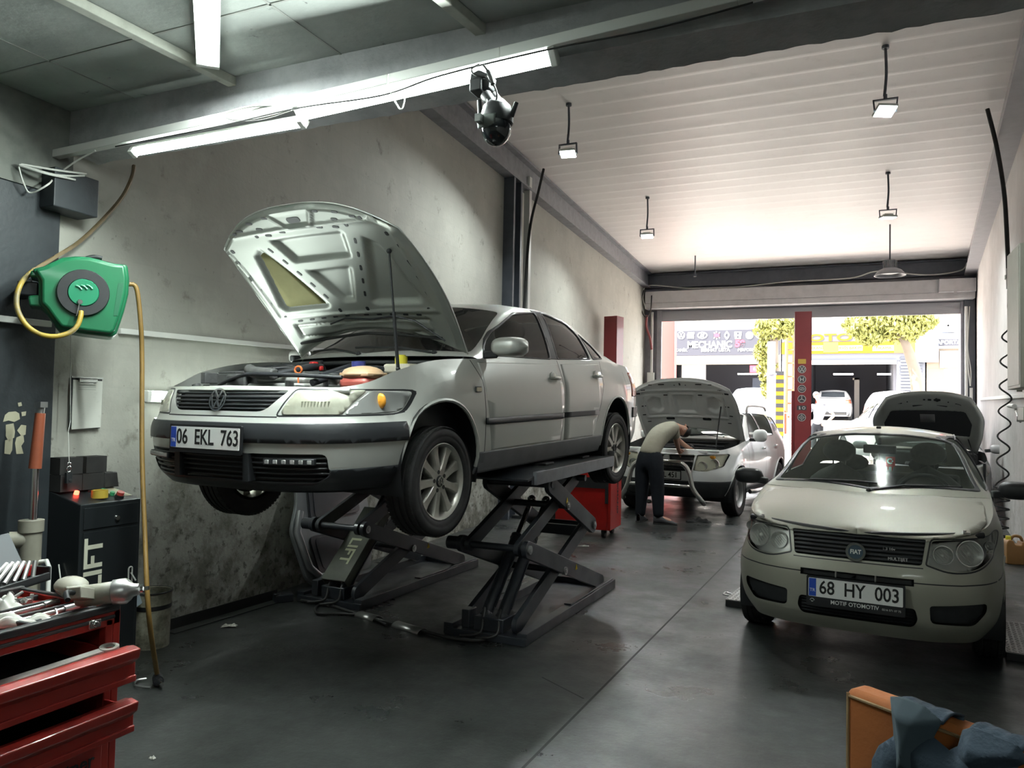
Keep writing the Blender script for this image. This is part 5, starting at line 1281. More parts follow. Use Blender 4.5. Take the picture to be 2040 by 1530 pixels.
tube_lamp('tube_lamp', 'lit tube lamp set diagonally on the grey concrete ceiling', hz(414, 128, 3.13), hz(408, -150, 3.13), .105, (0, 0, -1), 24)
p0, p1 = hlw(301, 790, .06), hlw(545, 806, .06)
tube_lamp('tube_lamp', 'bright short tube lamp low on the left wall behind the raised sedan', p0, (p0.x-.06, p0.y+1.1, p0.z), .075, (1, -.1, -.1), 7)
tube_lamp('tube_lamp', 'added unseen tube lamp on the ceiling behind the viewer', (.5, -1.3, 3.13), (1.7, -1.3, 3.13), .1, (0, 0, -1), 14)  # added lamp out of view, brightens the near end of the room
def rod_at(x, y, z=5.22): return hz(x, y, z)
def on_rod(base, x, y): 
    f = Vector((CF.x, CF.y, 0)); return hit(x, y, base, f)
def flood(top, lamp, size, tilt, yaw, label, power):
    b = rod_at(*top); l = on_rod(b, *lamp); l.x, l.y = b.x, b.y
    t = thing('flood_light', label, 'lamp', b, group='flood lights hanging from the white roof')
    dz = l.z-b.z
    mb = MB(); mb.tube(catmull([(0, 0, .02), (.008, 0, dz*.4), (-.008, .004, dz*.75), (0, 0, dz+.24)], 5), .014, 8); mb.cyl((0, 0, .0), (0, 0, .03), .035, n=12); mb.build('hanging_rod', M_dsteel, t, smooth=50)
    M = Matrix.Translation((0, 0, dz)) @ Matrix.Rotation(yaw, 4, 'Z') @ Matrix.Rotation(tilt, 4, 'X')
    mb = MB(); size *= .82; s_ = size/2; hh = .12
    mb.bar(M @ Vector((-s_-.01, 0, 0)), (-s_-.01, 0, dz+hh), .014, .03, (0, 1, 0)); mb.bar(M @ Vector((s_+.01, 0, 0)), (s_+.01, 0, dz+hh), .014, .03, (0, 1, 0)); mb.bar((-s_-.017, 0, dz+hh), (s_+.017, 0, dz+hh), .03, .014)
    mb.cyl((0, 0, dz+hh), (0, 0, dz+hh+.05), .018)
    mb.build('bracket', M_dsteel, t, smooth=40)
    mb = MB(); mb.box((0, 0, .015), (size, size*.82, .03), M); mb.box((0, 0, .045), (size*.6, size*.45, .03), M); mb.build('lamp_body', M_hous, t, smooth=30, bevel=.006)
    mb = MB(); mb.box((0, 0, -.004), (size*.88, size*.70, .006), M); mb.build('lens', M_ledw, t, smooth=0)
    area('flood_beam', M @ Matrix.Translation((0, 0, -.012)), size*.85, size*.68, power, t, (.93, 1, .98), 150)
FW = 40
flood((1133, 211), (1131, 307), .24, radians(-14), radians(10), 'lit flood light above the raised sedan, nearest of those on the left', FW)
flood((1764, 97), (1766, 222), .24, radians(-25), radians(25), 'lit flood light nearest the dark beam on the right side of the roof', FW*.6)
flood((1290, 396), (1290, 471), .26, radians(-10), radians(10), 'lit flood light farther down the left side of the roof', FW)
flood((1769, 347), (1770, 434), .26, radians(4), radians(20), 'lit flood light hanging between the near right one and the dome lamp', FW)
# unlit dome lamp and a bare rod by the shutter
b = rod_at(1773, 447); l = on_rod(b, 1773, 549)
t = thing('dome_lamp', 'unlit grey dome lamp hanging in front of the shutter box', 'lamp', b); dz = l.z-b.z
mb = MB(); mb.cyl((0, 0, 0), (0, 0, dz+.28), .014); mb.build('hanging_rod', M_dsteel, t, smooth=50)
mb = MB(); mb.lathe([(.03, .30), (.10, .29), (.11, .16), (.12, .14), (.20, .10), (.27, .02), (.28, 0), (.265, 0), (.19, .09), (.10, .12)], 32, Matrix.Translation((0, 0, dz)))
for i in range(16): mb.bx(.10, .125, -.006, .006, .15, .28, Matrix.Translation((0, 0, dz)) @ Matrix.Rotation(2*pi*i/16, 4, 'Z'))
mb.build('dome_shade', M_steel, t, smooth=40)
mb = MB(); mb.lathe([(0, .03), (.12, .04), (.22, .06)], 28, Matrix.Translation((0, 0, dz))); mb.build('reflector', M_lsteel, t, smooth=60)
b = rod_at(1385, 511); l = on_rod(b, 1385, 549)
t = thing('hanging_rod', 'short bare rod hanging from the roof near the left end of the shutter', 'rod', b)
mb = MB(); mb.cyl((0, 0, .02), (0, 0, l.z-b.z), .016); mb.box((0, 0, l.z-b.z), (.07, .04, .05)); mb.build('rod', M_dsteel, t, smooth=50)

# dome security camera under the beam ------------------------------
o = hy(985, 150, 2.82)
t = thing('security_camera', 'black pan and tilt security camera with two antennas under the concrete beam', 'camera', o)
P = lambda x, y, d=0: hy(x, y, 2.80-d)-o
mb = MB(); q = [P(947, 190), P(985, 186), P(990, 160), P(966, 150), P(950, 158)]
vs = [p for p in q]+[p+Vector((0, -.06, 0)) for p in q]
mb.add(vs, [(0, 1, 2, 3, 4), (9, 8, 7, 6, 5)]+[(i, 5+i, 5+(i+1) % 5, (i+1) % 5) for i in range(5)]); mb.bx(P(952, 190).x, P(975, 190).x, -.10, -.02, P(952, 197).z, P(952, 172).z)
mb.build('mounting_box', M_plastic, t, smooth=30, bevel=.006)
ctr = P(990, 232, .07); r = .066
mb = MB(); mb.lathe([(0, r*1.05), (r*.45, r*1.0), (r*.85, r*.6), (r*1.0, 0), (r*1.0, -r*.45), (r*.9, -r*.5)], 32, Matrix.Translation(ctr)); mb.build('camera_shell', M_plastic, t, smooth=50)
hd = P(988, 258, .08); mb = MB(); mb.ball(hd, (r*.93, r*.93, r*1.02), 24); dome = mb.build('camera_ball', mat('glossy black plastic', (.012, .015, .018), .12, coat=.8), t, smooth=60)
mb = MB(); mb.grid(lambda u, v: hd+Vector((-.012+r*1.0*(u-.55)*1.2, -r*(1.02-.5*(u-.5)**2-.45*(v-.5)**2), r*(.85*v-.15))), 10, 8); mb.box(hd+Vector((-.034, -r*1.0-.008, .02)), (.024, .05, .03)); mb.build('lens_plate', mat('grey camera face', (.16, .18, .17), .4), t, smooth=50, solid=.004)
for x0, y0, x1, y1 in ((955, 200, 957, 238), (1029, 204, 1019, 232)):
    mb = MB(); mb.tube([P(x1, y1, .07), P(x1, y1, .07).lerp(P(x0, y0, .07), .5), P(x0, y0, .07)], [.011, .010, .009], 10); mb.build('antenna', M_plastic, t, smooth=60)
mb = MB(); mb.cyl(P(968, 190, .05), P(985, 215, .07), .024, n=14); mb.cyl(P(985, 190, .02), P(1002, 212, .07), .016, n=12); mb.build('bracket_arm', M_plastic, t, smooth=50)
mb = MB(); mb.tube(catmull([P(955, 128, .06), P(940, 138, .07), P(947, 150, .07), P(968, 152, .07), P(974, 160, .09), P(985, 172, .10), P(990, 190, .11), P(985, 207, .11), P(974, 209, .11), P(969, 198, .1)], 6), .004, 6); mb.tube(catmull([P(963, 130, .06), P(972, 142, .08), P(978, 155, .09), P(982, 168, .1)], 5), [.005]*5+[.009]*11, 8)
mb.build('camera_cable', M_rubber, t, smooth=60)

# cable trunking, strips, loose cables ------------------------------
def trunk(label, pts, w, h, m=None, name='cable_trunking', group=None):
    mb = MB(); pts = [Vector(p) for p in pts]; o = pts[0].copy()
    for a, b_ in zip(pts, pts[1:]): mb.bar(a-o, b_-o, w, h, (0, 0, 1) if abs((b_-a).normalized().z) < .9 else (0, 1, 0))
    t = mb.build(name, m or M_white, smooth=30, bevel=.003); t.location = o
    return tag(t, label, 'cable trunking', group)
D = lambda x, y: hy(x, y, 2.82)
trunk('white square cable duct running along the top of the concrete beam', [D(18, 328), D(600, 203), D(1000, 108), D(1470, -4), D(1800, -88), (2.7, 2.82, 3.11)], .045, .045)
trunk('short white cable duct going down the corner by the dark column', [D(22, 328), D(8, 402)], .04, .04)
for lab, a, b_ in (('pale ceiling batten between the diagonal lamp and the left corner of the ceiling', (-60, 172), (216, 278)), ('pale ceiling batten ending at the diagonal tube lamp', (100, -20), (547, 206)), ('pale ceiling batten ending above the long tube lamp', (840, -40), (1007, 102))):
    p, q = hz(*a, 3.175), hz(*b_, 3.175)
    trunk(lab, [p, q], .05, .045, M_dirtywhite, 'ceiling_batten')
a, b_ = hlw(240, 660, .02), hlw(600, 694, .02)
trunk('thin white cable trunking along the left wall behind the hose reel', [(hlw(-60, 628, .08)), hlw(100, 646, .08)], .03, .035)
trunk('thin white cable trunking along the left wall behind the sedan', [hlw(238, 659, .02), (lwx(9.6)+.02, 9.6, 2.12)], .025, .035)
mb = MB(); 
t = trunk('white square pipe standing against the left wall steel post', [(lwx(10.45)+.10, 10.45, 2.0), (lwx(10.45)+.10, 10.45, 5.05)], .09, .09, None, 'drain_pipe')
t['category'] = 'pipe'
a = hrw(1954, 790, .03)
trunk('white cable trunking along the right wall behind the coiled air hose', [(rwx(18.5)-.02, 18.5, 1.95), (rwx(9.05)-.02, 9.05, 1.78)], .035, .05)
def cable(name, label, pts, r, m, cat='cable', n=6, seg=8):
    pts = [Vector(p) for p in pts]; o = pts[0].copy(); mb = MB(); mb.tube(catmull([p-o for p in pts], seg), r, n)
    t = mb.build(name, m, smooth=60); t.location = o
    return tag(t, label, cat)
M_cablew = mat('white cable', (.55, .56, .52), .5)
cable('cable', 'thin dark cable lying along the front of the long tube lamp', [hy(230, 292, 2.76), hy(420, 255, 2.76), hy(590, 216, 2.755), hy(760, 190, 2.755), hy(880, 150, 2.755), hy(1095, 98, 2.76), hy(1300, 58, 2.78), hy(1500, 5, 2.78)], .004, M_rubber)
cable('cable', 'loop of white cable on the beam by the end of the ceiling batten', [hy(545, 210, 2.8), hy(500, 212, 2.78), (hy(450, 226, 2.77)), hy(465, 238, 2.77), hy(520, 236, 2.77), hy(580, 218, 2.77)], .006, M_cablew)
cable('cable_tie', 'long white cable tie dangling over the long tube lamp', [hy(773, 148, 2.76), hy(772, 165, 2.75), hy(780, 188, 2.75), hy(798, 218, 2.75), hy(806, 198, 2.75), hy(803, 182, 2.755)], .0035, M_cablew, 'cable tie')
cable('cable', 'white cable hanging from the duct to the dark stub beam', [hy(190, 300, 2.80), hy(150, 322, 2.80), hy(112, 350, 2.78), hlw(95, 368, .18), hlw(60, 384, .10), hlw(45, 360, .10), hlw(37, 332, .10)], .005, M_cablew)
for i, (a, b_, c_) in enumerate((((38, 328), (110, 348), (168, 350)), ((40, 330), (90, 345), (150, 358)), ((42, 327), (120, 340), (172, 346)))):
    cable('cable', ('upper', 'lower', 'middle')[i]+' one of three white cables from the corner duct to the dark stub beam', [hlw(a[0], a[1], .10), hlw(b_[0], b_[1], .18), hlw(c_[0], c_[1], .18)], .006, M_cablew)
cable('cable', 'pale cable looping beside the shutter and along the dark end beam', [FM @ Vector(p) for p in ((.10, -.46, 4.3), (.02, -.40, 4.6), (.15, -.24, 4.9), (1.2, -.24, 4.78), (2.4, -.24, 4.76), (3.6, -.24, 4.84), (5.0, -.24, 4.86), (5.6, -.5, 4.95), (6.6, -.24, 4.86), (7.3, -.24, 4.92), (7.45, -.24, 5.1))], .016, M_cablew)
cable('cable', 'dark cable loop hanging left of the shutter box', [FM @ Vector(p) for p in ((.05, -.45, 4.75), (-.02, -.46, 4.4), (.04, -.46, 4.12), (.15, -.46, 4.05), (.24, -.46, 4.2), (.26, -.45, 4.6))], .014, M_rubber)
cable('hose', 'black air hose hanging from the roof past the steel post on the left wall', [hz(1083, 337, 5.2), hit(1073, 380, (-4.33, 10.7, 0), LWN), hit(1055, 460, (-4.33, 10.7, 0), LWN), hit(1045, 600, (-4.33, 10.7, 0), LWN), hit(1040, 690, (-4.33, 10.7, 0), LWN)], .022, M_rubber, 'hose')
# right: stiff dark hose with a coiled air line below
top = hz(1967, 217, 5.2); YH = top.y
ht = thing('air_hose', 'black coiled air hose hanging from the roof by the right wall', 'hose', top)
Q = lambda x, y: hy(x, y, YH)-top
mb = MB(); mb.tube(catmull([Q(1967, 217), Q(1985, 290), Q(2000, 380), Q(2006, 470), Q(2009, 545)], 8), .024, 8); mb.build('stiff_hose', M_rubber, ht, smooth=60)
mb = MB(); mb.cyl(Q(2009, 535), Q(2010, 575), .028); mb.cyl(Q(2009, 548), Q(2009, 556), .04); mb.build('coupling', M_zinc, ht, smooth=40)
cp = [Q(2010, 575), Q(2008, 610)]
ztop, zbot = Q(2008, 640), Q(1992, 1085)
n = 13*16; rr = .062
for i in range(n+1):
    f = i/n; tn = 13*f; g_ = tn/6.6*.74 if tn < 6.6 else .74+.26*(tn-6.6)/6.4
    c_ = ztop.lerp(zbot, g_); a = 2*pi*tn-.8; r_ = (rr if tn < 6.6 else rr*1.25)*min(1, f*12+.3)
    cp.append(c_+Vector((r_*cos(a), r_*sin(a), 0)))
mb = MB(); mb.tube(cp, .010, 6); mb.build('coil', M_rubber, ht, smooth=60)
# ================================================================== SCISSOR LIFT
M_lift = mat('black-blue lift paint', (.022, .026, .034), .42, coat=.2, noise=(8, .5, (.04, .042, .046)), rvar=.12)
M_liftgrey = mat('worn grey lift deck', (.20, .215, .24), .45, noise=(9, .6, (.12, .125, .14)))
M_warn = mat('warning yellow', (.75, .55, .05), .5)
M_hoseb = mat('grey rubber hose', (.03, .03, .03), .5)
def scissor(name, label, X, Y, dz, cover):
    """X: outer (right) side, Y: front of the base"""
    t = thing(name, label, 'car lift', (X, Y, 0), (0, 0, -.02), group='scissor lift units under the sedan')
    W_ = .60
    mb = MB(); L_ = 1.88
    mb.bx(-.07, 0, 0, L_, .0, .075); mb.bx(-W_-.02, -W_+.05, 0, L_, .0, .075); mb.bx(-W_, 0, -.02, .10, 0, .05); mb.bx(-W_, 0, L_-.07, L_, 0, .06); mb.bx(-W_, 0, .10, L_-.07, 0, .012); mb.bx(-.075, -.015, L_*.45, L_-.02, .075, .085)
    mb.build('base_frame', M_lift, t, smooth=0, bevel=.004)
    mb = MB(); mb.bx(-.40, -.18, .02, .26, .05, .14); mb.bx(-.5, -.44, .03, .14, .05, .17); mb.build('cylinder_foot', M_lift, t, bevel=.006)
    F0, R0 = (.10, .10), (1.62, .10); M1, M2 = (.10, .60+dz*.5), (1.40, .60+dz*.5); PF, PR = (.48, 1.00+dz), (1.16, 1.00+dz)
    def arm(nm, a, b, x, w=.035, h=.115):
        mb = MB(); mb.bar((x, *a), (x, *b), w, h, (0, 0, 1))
        for p in (a, b): mb.cyl((x-w/2, *p), (x+w/2, *p), h/2, n=20)
        o = mb.build(nm, M_lift, t, smooth=40, bevel=.003)
        return o
    for side, (xo, xi) in enumerate(((-.055, -.115), (-W_+.055, -W_+.115))):
        arm('lower_arm', F0, M2, xi); a1 = arm('lower_arm', M1, R0, xo); a2 = arm('upper_arm', M1, PR, xi, h=.10); a3 = arm('upper_arm', M2, PF, xo, h=.125)
        for o, p in ((a1, (1.0, .33)), (a3, (.78, .86))):
            if side == 0:
                mb = MB(); yy, zz = p; mb.prism([(-.022, -.018), (.022, -.018), (0, .024)], 0, .002, frame((xo+.0185, yy, zz), (0, 1, 0), (0, 0, 1))); mb.build('warning_label', M_warn, o)
        for p in (M1, M2, (.76, .345), (.79, .82)):
            mb = MB(); s_ = 1 if side == 0 else -1; mb.cyl((xo, *p), (xo+s_*.03, *p), .03, n=16); mb.cyl((xo+s_*.03, *p), (xo+s_*.036, *p), .016, n=6); mb.build('pivot_pin', M_zinc, t, smooth=40)
    for p in (M1, M2, (.76, .345), (.79, .82), PF, PR):
        mb = MB(); mb.cyl((-W_+.02, *p), (-.03, *p), .024, n=14); mb.build('cross_shaft', M_lift, t, smooth=50)
    mb = MB(); mb.cyl((-W_-.05, *M1), (-W_+.05, *M1), .045, n=18); mb.build('torsion_tube', M_lift, t, smooth=40); mb = MB(); mb.bx(-W_+.1, -.1, 1.28, 1.33, .52+dz*.5, .60+dz*.5); mb.build('cross_bar', M_lift, t)
    # hydraulic cylinders
    for x in (-.24, -.36):
        a, b = Vector((x, .12, .12)), Vector((x, .86, .84)); q = a.lerp(b, .66)
        mb = MB(); mb.cyl(a, q, .042, n=18); mb.ball(a, .05, 12); mb.cyl(q-(b-a)*.03, q, .047, n=18); mb.cyl(a.lerp(b, .08)+Vector((.047, -.01, 0)), a.lerp(b, .50)+Vector((.047, -.01, 0)), .006, n=6)
        o = mb.build('cylinder', M_lift, t, smooth=50)
        mb = MB(); mb.cyl(q, b, .022, n=14); mb.ball(b, .035, 10); mb.build('piston_rod', M_chrome, o, smooth=50)
        mb = MB(); mb.tube(catmull([a+Vector((.0, -.02, .06)), a+Vector((.02, -.08, .02)), a+Vector((.03, -.14, -.07)), a+Vector((-.10, -.18, -.10))], 6), .010, 8); mb.build('hydraulic_hose', M_hoseb, o, smooth=60)
    if cover:
        a, b = Vector((-.30, .06, .16)), Vector((-.30, .60, .66)); d = (b-a).normalized(); M = frame(a.lerp(b, .5), -d, (1, 0, 0)); n = Vector((M[0][2], M[1][2], M[2][2]))
        if n.y > 0: M = frame(a.lerp(b, .5), -d, (-1, 0, 0))
        L2 = (b-a).length/2
        mb = MB(); mb.bx(-L2, L2, -.115, .115, .03, .04, M); mb.bx(-L2, L2, -.115, -.105, -.04, .03, M); mb.bx(-L2, L2, .105, .115, -.04, .03, M)
        o = mb.build('cylinder_cover', mat('dusty olive plate', (.085, .09, .07), .6, noise=(7, .5, (.05, .055, .045))), t, bevel=.004)
        text('cover_lettering', 'EA LIFT', M @ Matrix.Translation((-.02, -.005, .041)), .135, mat('worn cream lettering', (.45, .45, .30), .7), o, .001, sx=1.05, bold=.003)
    # deck
    tl = radians(1.1); Mt = Matrix.Translation((0, .02, 1.03+dz)) @ Matrix.Rotation(tl, 4, 'X')
    mb = MB(); mb.bx(-W_+.0, -.004, .28, 1.78, .055, .085, Mt); mb.build('deck', M_plastic, t, smooth=0, bevel=.003)
    mb = MB(); mb.bx(-.03, .0, .10, 1.78, -.005, .083, Mt); mb.bx(-W_, -W_+.03, .10, 1.78, -.005, .083, Mt); mb.build('deck_rail', M_liftgrey, t, smooth=0, bevel=.004)
    mb = MB(); mb.add([(-W_+.03, .0, .04), (-.02, .0, .04), (-.02, .28, .085), (-W_+.03, .28, .085), (-W_+.03, .0, .025), (-.02, .0, .025), (-.02, .28, .055), (-W_+.03, .28, .055)], [(0, 1, 2, 3), (7, 6, 5, 4), (0, 4, 5, 1), (1, 5, 6, 2), (2, 6, 7, 3), (3, 7, 4, 0)], Mt); mb.bx(-.16, -.02, .06, .20, -.0, .05, Mt); mb.build('deck_flap', M_lift, t, smooth=0, bevel=.003)
    mb = MB(); mb.bx(-W_+.06, -.06, 1.80, 1.84, -.05, .05, Mt); mb.build('rear_flap', M_lift, t, bevel=.004)
    for k, y in enumerate((.62, 1.40)):
        mb = MB(); mb.box((-.27, y, .094), (.30, .16, .02), Mt); mb.build('rubber_pad', M_rubber, t, bevel=.006)
    return t
scissor('scissor_lift', 'black scissor lift unit under the near side of the sedan, bare cylinders', -1.92, 4.58, .0, False)
scissor('scissor_lift', 'black scissor lift unit under the far side of the sedan, lettered cylinder cover', -3.36, 4.80, -.02, True)
# hoses and crossing cover on the floor between the two units
def floor_hose(label, pts, r=.010, m=None, name='hydraulic_hose', cat='hose'):
    pts = [Vector(hz(x, y, r+.002)) for x, y in pts]; o = pts[0].copy(); mb = MB(); mb.tube(catmull([p-o for p in pts], 7), r, 7)
    h = mb.build(name, m or M_hoseb, smooth=60); h.location = o; return tag(h, label, cat)
floor_hose('grey hydraulic hose looping on the floor in front of the far lift unit', [(655, 1208), (640, 1203), (628, 1212), (634, 1222), (665, 1222), (700, 1224), (735, 1228), (770, 1245)])
floor_hose('black hydraulic hose across the floor between the lift units', [(600, 1196), (660, 1206), (720, 1226), (800, 1246), (860, 1262), (905, 1272), (960, 1275), (985, 1262)], .012)
for lab, pts in (('left piece of bent sheet covering the lift hoses on the floor', ((716, 1226), (752, 1236))), ('right piece of bent sheet covering the lift hoses on the floor', ((790, 1246), (842, 1262)))):
    a, b = hz(*pts[0], .0), hz(*pts[1], .0); t = MB(); d = b-a; Mx = frame((0, 0, 0), d, (0, 0, 1)); L_ = d.length
    t.grid(lambda u, v: Mx @ Vector((L_*u, .032*sin(pi*v), .05*cos(pi*v))), 2, 8); o = t.build('hose_cover', M_zinc, smooth=60, solid=.003); o.location = a; tag(o, lab, 'cover', 'hose covers on the floor')
# angle iron along the foot of the wall
a, b = hz(338, 1262), hz(560, 1196); mb = MB(); d = b-a; mb.bar((0, 0, .004), d+Vector((0, 0, .004)), .09, .008); n = Vector((-d.y, d.x, 0)).normalized()*.045; mb.bar(n+Vector((0, 0, .04)), d+n+Vector((0, 0, .04)), .006, .08)
o = mb.build('steel_channel', mat('oily channel steel', (.045, .046, .044), .5, .5), smooth=0, bevel=.002); o.location = a; tag(o, 'oily steel angle lying along the foot of the left wall', 'channel')
a, b = hz(545, 1200), hz(582, 1196); mb = MB(); d = b-a; mb.bar((0, 0, .03), d+Vector((0, 0, .03)), .10, .06); mb.bx(.02, .05, -.03, .03, .06, .075)
o = mb.build('hose_block', M_lift, bevel=.008); o.location = a; tag(o, 'small black block on the floor where the wall angle meets the lift hoses', 'block')
# car body panel leaning on the wall behind the far lift unit
o_ = Vector((lwx(5.55)+.24, 5.55, 0)); t = thing('car_body_panel', 'grey bare car body panel leaning on the left wall behind the far lift unit', 'car panel', o_)
Mx = frame((0, 0, 0), (-.0524, 1, 0), (-.24, 0, 1)); outer = [(-.52, .10), (-.40, .02), (.42, .03), (.56, .30), (.58, .95), (.46, 1.02), (-.42, 1.02), (-.50, .70), (-.62, .52)]
mb = MB(); mb.prism(roundpoly(outer, .06), 0, .035, Mx); mb.build('panel_skin', mat('grey primer panel', (.20, .21, .22), .45, .2, noise=(6, .4, (.13, .135, .14))), t, smooth=30, bevel=.008)
for nm, pg in (('panel_recess', [(-.36, .12), (.34, .12), (.40, .44), (-.42, .44)]), ('panel_recess', [(-.36, .56), (.40, .56), (.36, .90), (-.32, .90)])):
    mb = MB(); mb.prism(roundpoly(pg, .06), .035, .05, Mx); k = .85; cx = sum(p[0] for p in pg)/4; cy = sum(p[1] for p in pg)/4; mb.prism(roundpoly([(cx+(x-cx)*k, cy+(y-cy)*k) for x, y in pg], .05), .05, .054, Mx); mb.build(nm, M_lift, t, smooth=30, bevel=.006)
mb = MB(); mb.tube([Mx @ Vector(p) for p in ((-.50, .66, .06), (-.58, .50, .06), (-.50, .20, .06), (-.38, .10, .06), (-.30, .09, .06))], .03, 10); mb.build('panel_hinge_pillar', mat('pale grey panel edge', (.32, .33, .34), .4, .3), t, smooth=60)
# ================================================================== LIFT CABINET, HOSE REEL AND OTHER THINGS ON THE LEFT WALL
cab = thing('lift_control_cabinet', 'black steel lift control cabinet with cream lettering and buttons on top', 'cabinet', (-4.02, 3.065, 0))
mb = MB(); Mx = frame((0, 0, 0), (1, 0, 0), (0, 0, 1)); mb.prism([(-.135, .0), (.14, .0), (.14, .955), (-.135, 1.02)], -.195, .195, Mx); mb.build('cabinet_body', mat('black cabinet paint', (.012, .015, .017), .4, coat=.2), cab, smooth=0, bevel=.006)
mb = MB(); mb.bx(.14, .146, -.175, .175, .04, .80); mb.build('cabinet_door', MATS['black cabinet paint'], cab, smooth=0, bevel=.003)
mb = MB(); mb.bx(.14, .146, -.175, .175, .815, .935); mb.build('upper_flap', MATS['black cabinet paint'], cab, smooth=0, bevel=.003)
MF = frame((.146, 0, 0), (0, 1, 0), (0, 0, 1))
text('cabinet_lettering', 'A LIFT', MF @ Matrix.Translation((-.105, .54, 0)) @ Matrix.Rotation(pi/2, 4, 'Z'), .155, mat('cream lettering', (.58, .58, .47), .6), cab, .001, sx=1.05, bold=.004)
mb = MB(); mb.lathe([(0, .012), (.014, .012), (.017, 0)], 18, MF @ Matrix.Translation((.03, .86, 0))); mb.build('lock', M_chrome, cab, smooth=50)
h_ = MB(); h_.tube([MF @ Vector((.13+.012*cos(2*pi*i/20), .50+(.05 if sin(2*pi*i/20) > 0 else -.05)+.012*sin(2*pi*i/20), .004)) for i in range(20)], .005, 6, closed=True); h_.bar(MF @ Vector((.13, .53, .008)), MF @ Vector((.155, .48, .02)), .014, .008); h_.build('door_latch', M_white, cab, smooth=50)
ct = lambda x, y: Vector((x, y, .955+(.14-x)*(.065/.275)))
def btn(nm, x, y, r, h, m):
    mb = MB(); p = ct(x, y); mb.cyl(p, p+Vector((.02*h/.05, 0, h)), r, r*.92, n=18); return mb.build(nm, m, cab, smooth=50)
p = ct(.06, -.02); mb = MB(); mb.lathe([(.044, 0), (.044, .045), (.036, .045), (.036, .01)], 22, Matrix.Translation(p)); mb.build('emergency_button_guard', mat('yellow guard', (.50, .36, .05), .5), cab, smooth=40)
btn('emergency_button', .06, -.02, .028, .03, mat('dark red button', (.25, .012, .012), .4)); btn('indicator_light', -.03, -.10, .014, .018, mat('lit red indicator', (.8, .05, .03), .3, emis=(1, .06, .03), estr=6)); btn('stop_button', .09, .085, .022, .035, mat('red knob', (.45, .05, .04), .4)); btn('button_base', .09, .085, .026, .018, M_black)
btn('up_button', -.02, .06, .014, .02, mat('green button', (.04, .32, .14), .4)); btn('down_button', .04, .075, .014, .02, MATS['green button']); btn('spare_button', -.05, .0, .014, .012, M_black)
mb = MB(); P4 = [ct(-.10, .04), ct(-.10, .17), ct(.08, .18), ct(.07, .09)]; mb.add([p+Vector((0, 0, .001)) for p in P4]+[p+Vector((0, 0, .004)) for p in P4], [(0, 1, 2, 3), (7, 6, 5, 4), (0, 4, 5, 1), (1, 5, 6, 2), (2, 6, 7, 3), (3, 7, 4, 0)]); mb.build('instruction_sheet', mat('stained label', (.42, .41, .30), .7, noise=(18, .6, (.28, .25, .16))), cab)
tag(cable('cable', 'thin grey cable down the side of the lift cabinet', [(-4.02, 2.855, .62), (-3.97, 2.845, .45), (-3.98, 2.845, .25), (-3.93, 2.85, .02)], .004, M_cablew))
# rubber blocks on the cabinet
bl = [(0, -.125, 0, 'left of the lower row'), (0, .015, 0, 'middle of the lower row'), (0, -.125, 1, 'upper left'), (0, .03, 1, 'upper right')]
for i, (x, y, k, lab) in enumerate(bl):
    mb = MB(); mb.box((0, 0, .0475), (.09, .135, .095)); mb.bx(-.03, .03, -.05, .05, .0949, .0952)
    o = mb.build('rubber_block', M_rubber, bevel=.006); o.location = (-4.105, 3.065+y, 1.016+k*.0965-.002); o.rotation_euler = (0, 0, (.03, -.02, -.04, .03)[i])
    tag(o, 'black rubber lifting block on the lift cabinet, '+lab, 'block', 'rubber blocks on the lift cabinet')
mb = MB(); mb.prism([(-.05, 0), (.05, 0), (.035, .09), (-.05, .09)], -.035, .035, frame((0, 0, 0), (0, 1, 0), (0, 0, 1))); o = mb.build('rubber_block', M_rubber, bevel=.006); o.location = (-4.105, 3.21, 1.015); tag(o, 'black wedge-shaped rubber block at the right end on the lift cabinet', 'block')
# hanging key and its string, clipboard
top, kp = hlw(141, 640, .10), hlw(137, 945, .17)
t = thing('key_fob', 'black key fob on a long string hanging by the rubber blocks', 'key', kp)
mb = MB(); mb.box((0, 0, -.02), (.02, .035, .06)); mb.cyl((.011, .003, -.032), (.013, .003, -.032), .008, n=12); mb.build('fob', M_plastic, t, bevel=.008)
mb = MB(); mb.tube([(0, .012*cos(2*pi*i/14), .03+.016*sin(2*pi*i/14)) for i in range(14)], .002, 5, closed=True); mb.tube([(0, .010*cos(2*pi*i/14), .055+.012*sin(2*pi*i/14)) for i in range(14)], .002, 5, closed=True); mb.build('key_ring', M_chrome, t, smooth=60)
mb = MB(); mb.tube([Vector((0, 0, .065)), (hlw(136, 860, .16)-kp), (hlw(140, 840, .12)-kp), (hlw(141, 700, .10)-kp), (top-kp)], .002, 5); mb.build('string', M_cablew, t, smooth=60)
co = hlw(172, 752, .02); t = thing('clipboard', 'clipboard with a blank form hanging on the left wall above the lift cabinet', 'clipboard', co)
MC = frame((0, 0, 0), (-.0524, 1, 0), (0, 0, 1)); w_, h2 = .105, .305
mb = MB(); mb.prism(roundpoly([(-w_, -h2), (w_, -h2), (w_, .0), (-w_, .0)], .01), .0, .006, MC); mb.build('board', M_plastic, t, smooth=30)
mb = MB(); mb.prism([(-w_+.012, -h2-.004), (w_-.002, -h2+.006), (w_, -.018), (-w_+.01, -.018)], .006, .011, MC); mb.build('paper', mat('form paper', (.62, .63, .58), .8, noise=(25, .25, (.50, .51, .47), .6, .62)), t)
mb = MB(); mb.bx(-.06, .06, -.028, -.010, .010, .022, MC); mb.bx(-w_, w_, -.006, .004, .004, .016, MC); mb.tube([MC @ Vector(p) for p in ((-.05, -.03, .02), (-.04, -.035, .026), (.04, -.035, .026), (.05, -.03, .02))], .003, 6); mb.build('clip', M_zinc, t, smooth=40)
